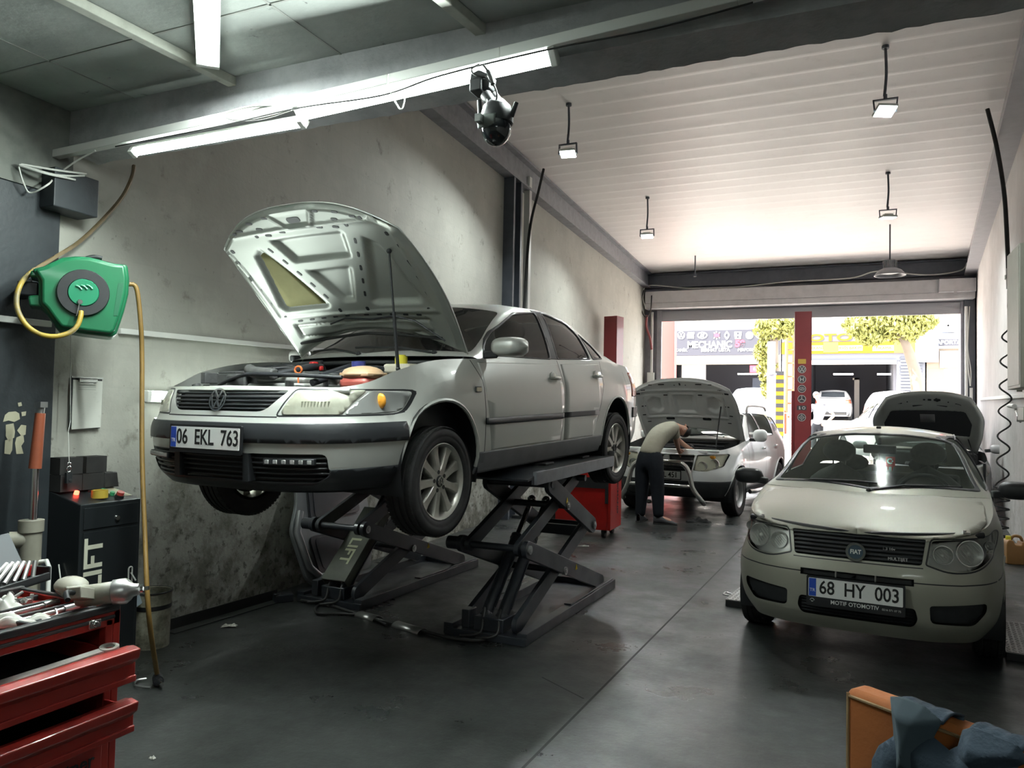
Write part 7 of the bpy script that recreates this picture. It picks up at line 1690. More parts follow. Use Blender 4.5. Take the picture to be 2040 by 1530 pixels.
lift_post('lift_post', 'dark red lift post with round badges in the middle of the doorway', posR, -1, True)
lift_post('lift_post', 'dark red lift post by the left wall behind the raised sedan', posL, 1, False)
# right wall boxes
y0 = 9.35; t = thing('wall_cabinet', 'tall narrow grey-green wall box on the right wall at the picture edge', 'wall box', (rwx(y0)-.09, y0, 1.85))
mb = MB(); mb.bx(-.085, .085, -.33, .36, 0, 1.46); mb.build('box', mat('grey-green box paint', (.34, .35, .30), .5, noise=(5, .4, (.26, .27, .22))), t, bevel=.006); mb = MB(); mb.bx(-.09, -.085, -.30, .33, .03, 1.43); mb.build('box_door', MATS['grey-green box paint'], t, bevel=.003)
mb = MB(); mb.bx(.0, .05, .36, .38, -.02, 1.48); mb.build('box_flange', M_dirtywhite, t)
t = thing('wall_bracket', 'grey tilted metal bracket lamp on the right wall below the white trunking', 'bracket', (rwx(9.45)-.06, 9.45, 1.56))
mb = MB(); mb.bx(-.05, .055, -.16, .16, -.04, .10); mb.build('bracket_plate', MATS['grey-green box paint'], t, bevel=.006); mb = MB(); mb.box((-.02, .20, -.10), (.07, .14, .07), Matrix.Rotation(.5, 4, 'X')); mb.cyl((-.0, .12, .02), (-.02, .20, -.06), .012); mb.build('lamp_head', M_zinc, t, bevel=.008)
mb = MB(); mb.ball((0, 0, 0), (.03, .05, .03), 10); mb.cyl((0, 0, 0), (.01, -.06, .03), .012); o = mb.build('tap', M_plastic, smooth=50); o.location = (rwx(9.3)-.035, 9.3, 1.715); tag(o, 'small dark fitting on top of the grey bracket on the right wall', 'fitting')
mb = MB(); mb.tube([(0, 0, 0), (0, .7, .02)], .028, 10); o = mb.build('tube_lamp', M_hous, smooth=50); o.location = (rwx(10.8)-.05, 10.8, 1.69); o.rotation_euler = (0, 0, -.08); tag(o, 'unlit white tube lamp on the right wall under the trunking', 'lamp')
for i, (x1, z1) in enumerate(((.0, 2.7), (.05, 2.62))):
    pts = [FM @ Vector(p) for p in ((7.50, -.20, 4.1), (7.46, -.2, 3.2), (7.46+x1, -.27, z1), (7.50, -.28, 2.28))]; cable('cable', ('inner', 'outer')[i]+' grey cable hanging on the dark strip right of the shutter', pts, .013, M_cablew)
mb = MB(); mb.box((0, 0, 0), (.06, .05, .28)); o = mb.build('switch', M_hous, bevel=.006); o.location = FM @ Vector((7.53, -.20, 2.1)); tag(o, 'small white switch hanging at the right side of the shutter', 'switch')
mb = MB(); mb.cyl((0, 0, 0), (0, 0, 2.2), .03, n=10); o = mb.build('conduit_pipe', M_white, smooth=50); o.location = FM @ Vector((7.43, -.22, 1.9)); tag(o, 'white upright conduit pipe right of the shutter opening', 'pipe')
mb = MB(); mb.cyl((0, 0, 0), (0, 0, 3.0), .035, n=10); o = mb.build('conduit_pipe', M_white, smooth=50); o.location = FM @ Vector((.22, -.14, 1.2)); tag(o, 'white upright conduit pipe left of the shutter opening', 'pipe')
mb = MB(); mb.box((0, 0, 0), (.18, .12, .3)); mb.bx(-.07, .07, -.07, -.06, -.1, .1); o = mb.build('socket_box', M_white, bevel=.01); o.location = FM @ Vector((.20, -.12, 2.45)); tag(o, 'white socket box at the left end of the door wall', 'socket box')
cable('cable', 'red and black bundle of cables by the left shutter rail', [FM @ Vector(p) for p in ((.12, -.35, 4.1), (.10, -.30, 3.8), (.20, -.3, 3.5), (.24, -.26, 3.2))], .03, mat('reddish cable', (.22, .05, .05), .6))
# fuel can
fc = Vector((1.57, 9.62, 0)); t = thing('jerrycan', 'brown plastic jerrycan on the floor by the right wall', 'canister', fc, (0, 0, .2))
M_can = mat('amber-brown plastic', (.30, .15, .045), .45, noise=(5, .4, (.20, .10, .03)))
mb = MB(); mb.prism(roundpoly([(-.10, 0), (.10, 0), (.10, .20), (.07, .24), (.05, .24), (.045, .205), (-.02, .205), (-.03, .25), (-.08, .26), (-.10, .22)], .02), -.07, .07, frame((0, 0, 0), (1, 0, 0), (0, 0, 1))); mb.build('can_body', M_can, t, smooth=30, bevel=.012)
mb = MB(); mb.tube(catmull([(-.04, 0, .25), (-.01, 0, .29), (.05, 0, .285), (.075, 0, .235)], 6), .016, 8); mb.build('handle', M_can, t, smooth=60); mb = MB(); mb.cyl((-.06, 0, .25), (-.06, 0, .29), .026, n=14); mb.build('cap', mat('yellow cap', (.75, .66, .06), .4), t, smooth=40)
# floor rag by the coil
mb = MB(); rag(mb, .05, .04, .03, 3); o = mb.build('rag', mat('yellowish rag', (.55, .52, .28), .9), smooth=60, solid=.003); o.location = (rwx(12.6)-.25, 12.6, 0); tag(o, 'yellowish rag on the floor under the coiled hose', 'rag')
# ---- orange chair with a dark blue jacket
A_, B_ = hz(1696, 1366, .93), hz(2040, 1490, .93); ax = (B_-A_).normalized(); wd = .50
ch = thing('chair', 'orange upholstered chair seen from behind at the bottom right corner', 'chair', (A_.x+ax.x*wd/2, A_.y+ax.y*wd/2, 0), (0, 0, atan2(ax.y, ax.x)))
M_org = mat('orange upholstery', (.40, .125, .028), .75, noise=(4, .5, (.27, .085, .022)), bump=.1, bscale=120)
bk = lambda u, v: (-wd/2+wd*u, 0, .40+.53*v)
mb = MB(); MB2 = frame((0, 0, 0), (1, 0, 0), (0, 0, 1)); mb.prism(roundpoly([(-wd/2, .40), (wd/2, .40), (wd/2, .93), (-wd/2, .93)], .018), -.045, .02, MB2); mb.build('backrest', M_org, ch, smooth=30, bevel=.014, bseg=3)
mb = MB(); mb.tube([(-wd/2+.005, .022-.04+.0, .40+.52*i/6) for i in range(7)], .004, 6); mb.tube([(-wd/2+.01+(wd-.02)*i/8, -.021, .915) for i in range(9)], .0035, 6); mb.build('piping', mat('pale seam', (.30, .20, .10), .8), ch, smooth=60)
mb = MB(); mb.prism(roundpoly([(-wd/2, -.02), (wd/2, -.02), (wd/2, .46), (-wd/2, .46)], .04), .40, .48); mb.build('seat', M_org, ch, smooth=30, bevel=.02, bseg=3)
for x, y in ((-wd/2+.04, .0), (wd/2-.04, .0), (-wd/2+.04, .42), (wd/2-.04, .42)):
    mb = MB(); mb.cyl((x, y, 0), (x, y, .41), .014, n=12); mb.build('leg', M_black, ch, smooth=40)
cm = Matrix.Translation(ch.location) @ ch.rotation_euler.to_matrix().to_4x4(); ci = cm.inverted(); nn = cm.to_3x3() @ Vector((0, 1, 0)); po = cm @ Vector((0, -.025, 0))
def cb(x, y):
    q = ci @ hit(x, y, po, nn); return (q.x, q.z)
jk = thing('jacket', 'dark blue jacket draped over the back of the orange chair', 'jacket', ch.location, ch.rotation_euler)
M_blue = mat('dark blue cloth', (.030, .050, .075), .85, noise=(6, .5, (.020, .033, .052)), bump=.3, bscale=60)
def cloth(mb, poly, d0, d1, amp, ph):
    """draped piece: polygon filled by a grid, bulging away from the chair"""
    P = [cb(*p) for p in poly]; xs = [p[0] for p in P]; zs = [p[1] for p in P]; n = 36
    bm = bmesh.new(); f = bm.faces.new([bm.verts.new((x, 0, z)) for x, z in P]); 
    for k in range(1, n):
        for co, no in ((Vector((min(xs)+(max(xs)-min(xs))*k/n, 0, 0)), Vector((1, 0, 0))), (Vector((0, 0, min(zs)+(max(zs)-min(zs))*k/n)), Vector((0, 0, 1)))):
            bmesh.ops.bisect_plane(bm, geom=bm.verts[:]+bm.edges[:]+bm.faces[:], plane_co=co, plane_no=no)
    bm.verts.index_update(); vs = []
    for v in bm.verts:
        x, z = v.co.x, v.co.z; e = min(1, max(0, -sdf_any(P, x, z))/.03)
        vs.append((x, -(d0+(d1-d0)*e+amp*e*(sin(22*x+9*z+ph)+.6*sin(35*z-14*x+ph*2)+.4*sin(60*x+20*z))), z))
    mb.add(vs, [[v.index for v in f.verts] for f in bm.faces]); bm.free()
def sdf_any(P, x, y):
    d = 9
    for a, b in zip(P, P[1:]+P[:1]):
        ux, uy = b[0]-a[0], b[1]-a[1]; t_ = max(0, min(1, ((x-a[0])*ux+(y-a[1])*uy)/(ux*ux+uy*uy+1e-12))); d = min(d, hypot(x-a[0]-ux*t_, y-a[1]-uy*t_))
    return -d
mb = MB(); cloth(mb, [(1752, 1510), (1766, 1482), (1800, 1460), (1868, 1462), (1905, 1492), (1935, 1478), (1990, 1468), (2040, 1500), (2040, 1760), (1748, 1760)], .045, .065, .006, 0); mb.build('jacket_body', M_blue, jk, smooth=60, solid=.004)
mb = MB(); cloth(mb, [(1790, 1386), (1815, 1388), (1855, 1404), (1889, 1432), (1876, 1455), (1862, 1485), (1842, 1540), (1800, 1530), (1796, 1450)], .046, .075, .005, 2); mb.build('sleeve', mat('blue-grey cloth', (.045, .068, .085), .85, noise=(6, .5, (.03, .048, .062))), jk, smooth=60, solid=.004)
mb = MB(); cloth(mb, [(1934, 1452), (1955, 1446), (2040, 1482), (2060, 1510), (2010, 1530), (1960, 1545), (1920, 1500)], .046, .075, .005, 4); mb.build('collar', M_blue, jk, smooth=60, solid=.004)
q0, q1 = cb(1790, 1386), cb(1889, 1432); q2, q3 = cb(1936, 1450), cb(2045, 1484)
for a, b in ((q0, q1), (q2, q3)):
    mb = MB(); mb.grid(lambda u, v: Vector((a[0]+(b[0]-a[0])*u, -.048+.078*v+.004*sin(9*u), .9375+.012*sin(pi*v)+.002*sin(20*u))), 12, 6); mb.grid(lambda u, v: Vector((a[0]+(b[0]-a[0])*u, .032+.01*v+.004*sin(12*u), .938-.16*v)), 12, 6); mb.build('shoulder_fold', M_blue, jk, smooth=60, solid=.004)
# ================================================================== PEOPLE
def skinned(name, V, E, R, root, m, parent, sub=2, bsmooth=None):
    me = bpy.data.meshes.new(name); me.from_pydata([tuple(v) for v in V], E, []); me.update()
    o = bpy.data.objects.new(name, me); COL.objects.link(o)
    md = o.modifiers.new('skin', 'SKIN'); md.use_smooth_shade = True
    for i, r in enumerate(R):
        sv_ = me.skin_vertices[0].data[i]; sv_.radius = r if isinstance(r, tuple) else (r, r); sv_.use_root = i == root
    s2 = o.modifiers.new('sub', 'SUBSURF'); s2.levels = sub; s2.render_levels = sub
    bpy.context.view_layer.update()
    m2 = bpy.data.meshes.new_from_object(o.evaluated_get(bpy.context.evaluated_depsgraph_get()))
    bpy.data.objects.remove(o); bpy.data.meshes.remove(me); m2.materials.clear(); m2.name = name
    r = link_mesh(name, m2, m, parent); m2.polygons.foreach_set('use_smooth', [True]*len(m2.polygons)); return r
M_skin = mat('skin', (.50, .27, .19), .55, noise=(8, .3, (.44, .22, .15)))
M_hair = mat('dark hair', (.018, .014, .012), .7)
def person(label, J, root, top_m, leg_m, hair_m, shoe_m, long_sleeve=False, fs=1.0):
    """J: joint positions; body one continuous skin, clothes and hair over it"""
    o = Vector(root); L = {k: Vector(v)-o for k, v in J.items()}
    t = thing('person', label, 'person', o)
    V = []; R = []; Ed = []; ix = {}
    def add(k, p, r, par=None):
        ix[k] = len(V); V.append(p); R.append(r)
        if par is not None: Ed.append((ix[par], ix[k]))
    add('pel', L['pelvis'], (.085, .075)); add('wai', L['waist'], (.085, .075), 'pel'); add('che', L['chest'], (.09, .075), 'wai'); add('nb', L['neck'], .062, 'che')
    hd = L['head']; nk = L['neck']; f = L['face'].normalized()          # face: direction the face points to
    up = (hd-nk).normalized(); add('ne', nk.lerp(hd, .45), .052, 'nb'); add('jaw', hd-up*.045+f*.022, (.068, .072), 'ne'); add('hd', hd+up*.03, (.078, .088), 'jaw'); add('tp', hd+up*.095, .05, 'hd')
    for s_ in 'LR':
        add('s'+s_, L['sh'+s_], .045, 'che'); add('e'+s_, L['el'+s_], .043, 's'+s_); add('fa'+s_, L['el'+s_].lerp(L['wr'+s_], .4), .040, 'e'+s_); add('w'+s_, L['wr'+s_], .027, 'fa'+s_)
        d = (L['ha'+s_]-L['wr'+s_]).normalized(); add('p'+s_, L['wr'+s_]+d*.06, (.038, .02), 'w'+s_)
        sd_ = d.cross(f); sd_ = (sd_ if sd_.length > .2 else d.orthogonal()).normalized(); cu = d.cross(sd_).normalized()*(1 if d.cross(sd_).dot(f) > 0 else -1)
        for k, (off, ln_) in enumerate(((-.030, .060), (-.010, .075), (.010, .070), (.029, .052))):
            a = L['wr'+s_]+d*.092+sd_*off; add(f'k{k}'+s_, a, .0105, 'p'+s_); add(f'm{k}'+s_, a+d*ln_*.55+cu*.010, .0095, f'k{k}'+s_); add(f't{k}'+s_, a+d*ln_*.9+cu*.030, .008, f'm{k}'+s_)
        a = L['wr'+s_]+d*.03-sd_*.035; add('tb'+s_, a, .013, 'w'+s_); add('tt'+s_, a+d*.045-sd_*.018+cu*.015, .010, 'tb'+s_)
        add('h'+s_, L['hip'+s_], .075, 'pel'); add('kn'+s_, L['kn'+s_], .058, 'h'+s_); add('ca'+s_, L['kn'+s_].lerp(L['an'+s_], .35), .055, 'kn'+s_); add('an'+s_, L['an'+s_], .036, 'ca'+s_); add('to'+s_, L['an'+s_]+(L['toe'+s_]-L['an'+s_])*.8, .035, 'an'+s_)
    body = skinned('body', V, Ed, R, 0, M_skin, t)
    sdv = up.cross(f).normalized()
    mb = MB(); nz = hd+f*.088-up*.012; mb.ball(nz, .014, 8); mb.ball(nz+up*.022-f*.008, .010, 8)
    for q in (1, -1): mb.ball(hd+sdv*.074*q-f*.005, (.018, .018, .03), 8)
    mb.build('nose_and_ears', M_skin, body, smooth=60)
    for q in (1, -1):
        mb = MB(); mb.ball(hd+f*.074+sdv*.031*q+up*.012, .0125, 8); mb.build('eye', mat('eye white', (.6, .6, .58), .3), body, smooth=60)
    mb = MB(); mb.tube([hd+f*.078-up*.048+sdv*.026*a for a in (-1, -.5, 0, .5, 1)], [.003, .006, .007, .006, .003], 6); mb.build('mouth', mat('lips', (.38, .16, .13), .5), body, smooth=60)
    # hair: cap around the back and top of the skull
    mb = MB(); Mh = frame(hd+up*.03-f*.012, sdv, f)
    def hair(u, v):
        a = 2*pi*u; b = v*pi*.60; c_ = cos(a); 
        if sin(a) > .2: b *= .72
        return Mh @ Vector((.087*sin(b)*cos(a), .099*sin(b)*sin(a), .098*cos(b)))*1.0
    z_ = Mh.to_3x3() @ Vector((0, 0, 1))
    if z_.dot(up) < 0: Mh = frame(hd+up*.03-f*.012, -sdv, f)
    mb.grid(hair, 24, 10, True); mb.build('hair', hair_m, t, smooth=60, solid=.006)
    # shirt
    V, R, Ed, ix = [], [], [], {}
    add('a', L['pelvis'].lerp(L['waist'], -.12), (.165, .140)); add('a2', L['pelvis'].lerp(L['waist'], .3), (.165, .138), 'a'); add('b', L['waist'], (.160, .132), 'a2'); add('c', L['chest'], (.175, .135), 'b'); add('c2', L['chest'].lerp(L['neck'], .55), (.125, .105), 'c'); add('d', L['neck'].lerp(L['chest'], .02), (.078, .072), 'c2')
    for s_ in 'LR':
        add('s'+s_, L['sh'+s_], .098, 'c'); add('u'+s_, L['sh'+s_].lerp(L['el'+s_], .42), .072, 's'+s_); add('v'+s_, L['sh'+s_].lerp(L['el'+s_], .72), .070, 'u'+s_)
    skinned('t_shirt', V, Ed, R, 0, top_m, t)
    V, R, Ed, ix = [], [], [], {}
    add('a', L['pelvis'].lerp(L['waist'], .6), (.150, .122)); add('b', L['pelvis'], (.160, .130), 'a')
    for s_ in 'LR':
        add('h'+s_, L['hip'+s_].lerp(L['kn'+s_], .12), .125, 'b'); add('k'+s_, L['kn'+s_], .100, 'h'+s_); add('m'+s_, L['kn'+s_].lerp(L['an'+s_], .5), .084, 'k'+s_); add('n'+s_, L['kn'+s_].lerp(L['an'+s_], 1.06), .074, 'm'+s_)
    skinned('trousers', V, Ed, R, 1, leg_m, t)
    for s_ in 'LR':
        an, to = L['an'+s_], L['toe'+s_]; d = to-an; d.z = 0; ln_ = d.length; d.normalize(); sv2 = Vector((-d.y, d.x, 0)); z0 = to.z-.03
        def shoe(u, v, an=an, d=d, sv2=sv2, ln_=ln_, z0=z0):
            a = 2*pi*u; x = -.07+(ln_+.10)*v; w_ = .047*(sin(pi*min(1, max(0, .08+.9*v)))**.45); h_ = lerp_tab([(0, .12), (.3, .13), (.55, .085), (1, .03)], v)
            p = Vector((an.x, an.y, z0))+d*x+sv2*w_*cos(a); p.z = z0+max(0, h_*(.5+.5*sin(a))); return p
        mb = MB(); mb.grid(shoe, 18, 14, True); sh_ = mb.build('shoe', shoe_m, t, smooth=60)
        mb = MB(); mb.prism(roundpoly([(-.075, -.045), (ln_+.035, -.042), (ln_+.035, .042), (-.075, .045)], .035), 0, .022, frame(Vector((an.x, an.y, z0-.004)), d, sv2)); mb.build('sole', M_rubber, sh_, smooth=40)
    return t
M_tee = mat('khaki grey t-shirt', (.335, .315, .25), .9, noise=(9, .45, (.26, .245, .19)), bump=.35, bscale=18)
M_trou = mat('dark work trousers', (.010, .012, .016), .9, spec=.2, noise=(5, .4, (.016, .019, .024)), bump=.3, bscale=25)
M_shoe = mat('dark grey shoes', (.05, .05, .055), .6)
g = hy
person('person in khaki t-shirt and dark trousers bending into the SUV engine bay', dict(
    pelvis=g(1292, 908, 10.55), waist=g(1304, 878, 10.66), chest=g(1326, 857, 10.88), neck=g(1345, 848, 11.06), head=g(1360, 857, 11.20), face=Vector((.35, .35, -.86)),
    shL=g(1326, 846, 11.10), elL=g(1352, 878, 11.32), wrL=g(1372, 893, 11.45), haL=g(1380, 903, 11.5),
    shR=g(1344, 858, 10.90), elR=g(1347, 878, 11.02), wrR=g(1352, 896, 11.22), haR=g(1358, 906, 11.32),
    hipL=g(1280, 918, 10.58), knL=g(1279, 980, 10.56), anL=g(1275, 1027, 10.52), toeL=Vector((-2.70, 10.72, .03)),
    hipR=g(1305, 918, 10.50), knR=g(1310, 980, 10.50), anR=g(1312, 1030, 10.44), toeR=Vector((-2.22, 10.46, .03))),
    (-2.62, 10.55, 0), M_tee, M_trou, M_hair, M_shoe)
zg = street_z(24)
P2 = lambda x, y, d=0: hy(x, y, 24+d)
person('person in pale t-shirt with hand on hip in the street behind the red post', dict(
    pelvis=P2(1628, 846), waist=P2(1630, 834), chest=P2(1634, 816), neck=P2(1632, 802), head=P2(1627, 789), face=Vector((-.9, .4, 0)),
    shL=P2(1618, 808, .05), elL=P2(1612, 826, .05), wrL=P2(1612, 842, .0), haL=P2(1612, 850, .0), shR=P2(1648, 810, -.05), elR=P2(1662, 828, -.05), wrR=P2(1646, 842, -.12), haR=P2(1639, 846, -.14),
    hipL=P2(1623, 850), hipR=P2(1633, 850), knL=Vector((P2(1622, 850).x, 24, zg+.50)), knR=Vector((P2(1634, 850).x, 24, zg+.50)), anL=Vector((P2(1621, 850).x, 24, zg+.08)), anR=Vector((P2(1635, 850).x, 24, zg+.08)), toeL=Vector((P2(1615, 850).x, 24.1, zg+.03)), toeR=Vector((P2(1629, 850).x, 24.1, zg+.03))),
    (P2(1630, 850).x, 24, zg), mat('pale blue t-shirt', (.21, .225, .26), .9), M_trou, mat('white hair', (.28, .27, .26), .8), M_shoe)
# ================================================================== SMALL LOOSE THINGS ON THE FLOOR
def scrap(name, label, px, py, sx, sy, h, m, seed, cat, rot=0.):
    mb = MB(); rag(mb, sx, sy, h, seed); o = mb.build(name, m, smooth=60, solid=.002); o.location = hz(px, py, .003); o.rotation_euler = (0, 0, rot); return tag(o, label, cat)
M_paper = mat('crumpled paper', (.55, .55, .50), .9); M_drag = mat('black oily rag', (.012, .012, .013), .9)
scrap('paper_scrap', 'crumpled white paper scrap on the floor near the wall angle and drum', 457, 1248, .05, .025, .015, M_paper, 21, 'paper', .6)
scrap('paper_scrap', 'tiny white scrap on the floor at the bottom left by the trolley', 304, 1512, .012, .010, .010, M_paper, 22, 'paper')
scrap('paper_scrap', 'pale flattened scrap on the floor in front of the red tool cabinet', 1160, 1088, .07, .04, .010, mat('dull paper', (.22, .22, .20), .9), 23, 'paper', .3)
scrap('rag', 'black oily rag on the floor under the white SUV bull bar', 1392, 1040, .16, .08, .06, M_drag, 24, 'rag', .2)
scrap('rag', 'grey rag on the floor between the feet of the bending mechanic and the SUV', 1288, 1000, .09, .06, .05, mat('grey rag', (.20, .20, .20), .9), 25, 'rag', .2)
mb = MB(); mb.bx(-.10, .10, -.07, .07, 0, .04); mb.bx(-.085, .085, -.055, .055, .04, .042); o = mb.build('tray', M_plastic, bevel=.01); o.location = hz(1036, 1032); tag(o, 'small black tray on the floor by the left wall behind the scissor lift', 'tray')
# grey cloth hanging from the rear end of the near lift deck
a = hx(1214, 905, -1.95); mb = MB()
def hang(u, v): return Vector((-.07+.14*u*(1-.45*v), .03*sin(5*u+3*v)+.02*v, -.26*v+.015*sin(9*u)*v))
mb.grid(hang, 10, 12); o = mb.build('cloth', mat('grey workshop cloth', (.24, .24, .25), .85, noise=(14, .6, (.13, .13, .135))), smooth=60, solid=.003); o.location = a+Vector((-.02, .03, .03)); tag(o, 'grey cloth hanging from the rear end of the near lift deck', 'cloth')
# ================================================================== ACROSS THE STREET
YF = 38.0; zS = street_z(YF)
def bpart(b, nm, m, boxes, **k):
    mb = MB()
    for q in boxes: mb.bx(*q)
    return mb.build(nm, m, b, smooth=0, **k)
M_sgrey = mat('grey sign panel', (.045, .045, .055), .8, spec=.08); M_cream = mat('cream render', (.15, .123, .098), .9, spec=.1, noise=(1, .3, (.12, .098, .078))); M_wht = mat('white render', (.22, .217, .213), .9, spec=.1); M_dark = mat('dark workshop interior', (.14, .14, .16), .9)
M_yel2 = mat('yellow sign', (.28, .115, .010), .8, spec=.08); M_pink = mat('pink-red sign', (.45, .02, .04), .5); M_lit = mat('lit tube across the street', (1, 1, 1), .5, emis=(1, 1, .95), estr=5)
FT = lambda x, z, y=YF-.06: frame((x, y, z), (1, 0, 0), (0, 0, 1))
sx_ = lambda px, py=680: hy(px, py, YF).x
# left workshop
x0, x1 = -11.0, sx_(1556); b = thing('building', 'grey workshop building across the street with white and pink lettering', 'building', ((x0+x1)/2, YF, zS))
off = Vector(((x0+x1)/2, YF, zS)); bb = lambda *q: (q[0]-off.x, q[1]-off.x, q[2]-off.y, q[3]-off.y, q[4]-off.z, q[5]-off.z)
bpart(b, 'wall', M_wht, [bb(x0, x0+1.2, YF, YF+9, zS-.5, 6.3), bb(x1-.5, x1, YF, YF+9, zS-.5, 6.3), bb(x0+.01, x1-.01, YF-.015, YF+.4, 4.0, 6.29), bb(x0, x1, YF+9, YF+9.3, zS-.5, 6.3)])
bpart(b, 'roof', M_wht, [bb(x0, x1, YF, YF+9, 6.2, 6.4)])
bpart(b, 'interior', M_dark, [bb(x0+1.2, x1-.5, YF+8.6, YF+8.9, zS-.4, 4.6), bb(x0+1.2, x0+1.3, YF+.4, YF+8.6, zS-.4, 4.6), bb(x1-.6, x1-.5, YF+.4, YF+8.6, zS-.4, 4.6), bb(x0+1.2, x1-.5, YF+.4, YF+8.6, 4.5, 4.6)])
bpart(b, 'partition', mat('pale partition', (.42, .41, .41), .8), [bb(sx_(1330), sx_(1382), YF+3.5, YF+3.6, zS, 4.2)]); bpart(b, 'inner_door', mat('blue-grey door', (.12, .14, .19), .6), [bb(sx_(1470), sx_(1500), YF+6, YF+6.1, zS, 3.6)])
bpart(b, 'lintel', M_cream, [bb(x0+1.0, x1-.3, YF-.15, YF, 3.98, 4.16)], bevel=.02)
sg_ = bpart(b, 'sign_panel', M_sgrey, [bb(x0+.3, x1-.05, YF-.10, YF-.02, 4.42, 5.66)], bevel=.01)
TX2 = lambda nm, s, px, py, size, m, sx=1., bold=0.: text(nm, s, FT(hy(px, py, YF-.12).x-off.x, hy(px, py, YF-.12).z-off.z, YF-.115-off.y), size, m, sg_, .004, sx=sx, bold=bold)
TX2('lettering', 'MECHANIC', 1413, 687, .46, M_white, .92, .012); TX2('lettering', '59', 1474, 685, .44, M_pink, 1.0, .03); TX2('lettering', 'SERHAT USTA', 1425, 697.5, .22, M_white, 1.0, .005); TX2('lettering', 'PERFORMANS', 1495, 697, .19, M_white, 1., .003); TX2('lettering', 'MEKANİK', 1352, 698, .19, M_white, 1., .003)
lg = lambda px, py=668: FT(hy(px, py, YF-.12).x-off.x, hy(px, py, YF-.12).z-off.z, YF-.115-off.y)
vw_mark(sg_, lg(1357), .19, 'round_mark', M_white); vw_mark(sg_, lg(1337), .19, 'round_mark', M_white)
mb = MB(); M_ = lg(1376); [mb.prism(p, 0, .005, M_) for p in ([(-.17, .06), (.17, .06), (.17, .16), (-.13, .16)], [(-.17, -.04), (.13, -.04), (.17, .04), (-.17, .05)], [(-.17, -.16), (.15, -.16), (.17, -.06), (-.17, -.06)])]; mb.build('letter_mark', M_white, sg_)
mb = MB(); M_ = lg(1399) @ Matrix.Diagonal((1.45, 1, 1, 1)); ring_mesh(mb, .13, .17, .005, M_); stroke(mb, [(-.06, -.10), (-.02, .08)], .05, .005, M_); stroke(mb, [(.02, -.08), (.06, .10)], .05, .005, M_); stroke(mb, [(-.05, -.02), (.05, .02)], .04, .005, M_); mb.build('oval_mark', M_white, sg_)
mb = MB(); M_ = lg(1428); mb.bx(-.13, .13, -.09, .09, 0, .006, M_); em_ = mb.build('engine_mark', M_pink, sg_); mb = MB(); [mb.bx(-.02, .02, .13, .20, 0, .005, M_ @ Matrix.Rotation(a, 4, 'Z')) for a in (pi/4, -pi/4, 3*pi/4, -3*pi/4, .15, pi)]; mb.build('engine_mark_rays', M_white, em_)
mb = MB(); M_ = lg(1448); [stroke(mb, [(0, .19), (.11, 0), (0, -.19), (-.11, 0), (0, .19)], .06, .005, M_)]; mb.build('diamond_mark', M_white, sg_)
mb = MB(); M_ = lg(1470); stroke(mb, [(-.16, .16), (.16, .16), (.13, -.16), (-.13, -.16), (-.16, .16)], .03, .005, M_); stroke(mb, [(-.08, .12), (-.06, -.12)], .05, .005, M_); stroke(mb, [(.08, .12), (.06, -.12)], .05, .005, M_); stroke(mb, [(-.06, 0), (.06, 0)], .05, .005, M_); mb.build('letter_mark', M_white, sg_)
mb = MB(); mb.lathe([(0, .005), (.18, .005)], 24, lg(1493)); mb.build('disc_mark', M_white, sg_); mb = MB(); ring_mesh(mb, .12, .16, .005, lg(1515) @ Matrix.Diagonal((1.4, 1, 1, 1))); mb.build('oval_mark', M_white, sg_)
for px, py, w_ in ((1489, 745, 1.0),):
    p = hy(px, py, YF+4); mb = MB(); mb.bx(-.5, .5, -.06, .06, -.04, .04); o = mb.build('tube_lamp', M_lit); o.location = p; tag(o, 'lit tube lamp inside the grey workshop across the street', 'lamp')
p = hy(1506, 735, YF-.1); mb = MB(); mb.bx(-.28, .28, -.02, .02, -.17, .17); o = mb.build('shop_sign', M_pink); o.location = p; tag(o, 'small red sign hanging in the grey workshop doorway across the street', 'sign'); text('sign_lettering', '6.3', frame((0, -.022, 0), (1, 0, 0), (0, 0, 1)), .22, M_white, o, .003)
# middle workshop with the yellow sign
x0, x1 = sx_(1558), sx_(1843); b = thing('building', 'workshop building across the street with yellow sign band and lettering', 'building', ((x0+x1)/2, YF, zS)); off = Vector(((x0+x1)/2, YF, zS))
xa, xb = sx_(1604), sx_(1786)
bpart(b, 'wall', mat('pale blue-grey wall', (.11, .114, .132), .9, spec=.1), [bb(x0, xa, YF, YF+9, zS-.5, 6.1), bb(xb, x1, YF, YF+9, zS-.5, 6.1), bb(x0+.01, x1-.01, YF-.015, YF+.4, 4.1, 6.09), bb(x0, x1, YF+9, YF+9.3, zS-.5, 6.1)])
bpart(b, 'roof', M_wht, [bb(x0, x1, YF, YF+9, 6.0, 6.2)])
bpart(b, 'interior', M_dark, [bb(xa, xb, YF+8.6, YF+8.9, zS-.4, 4.6), bb(xa, xa+.1, YF+.4, YF+8.6, zS-.4, 4.6), bb(xb-.1, xb, YF+.4, YF+8.6, zS-.4, 4.6), bb(xa, xb, YF+.4, YF+8.6, 4.5, 4.6)])
bpart(b, 'lintel', M_wht, [bb(xa-.1, xb, YF-.15, YF, 3.93, 4.13)], bevel=.02)
bpart(b, 'louvre', mat('grey louvre', (.08, .084, .098), .8, spec=.1), [bb(xb+.15, x1-.1, YF-.05, YF, zS+.3+.14*i, zS+.38+.14*i) for i in range(19)])
sg_ = bpart(b, 'sign_panel', mat('warm grey sign panel', (.075, .072, .075), .8, spec=.08), [bb(x0, x1, YF-.10, YF-.02, 4.98, 5.72)], bevel=.01)
yb = bpart(b, 'sign_band', M_yel2, [bb(x0, x1, YF-.12, YF-.02, 4.44, 4.97)], bevel=.01)
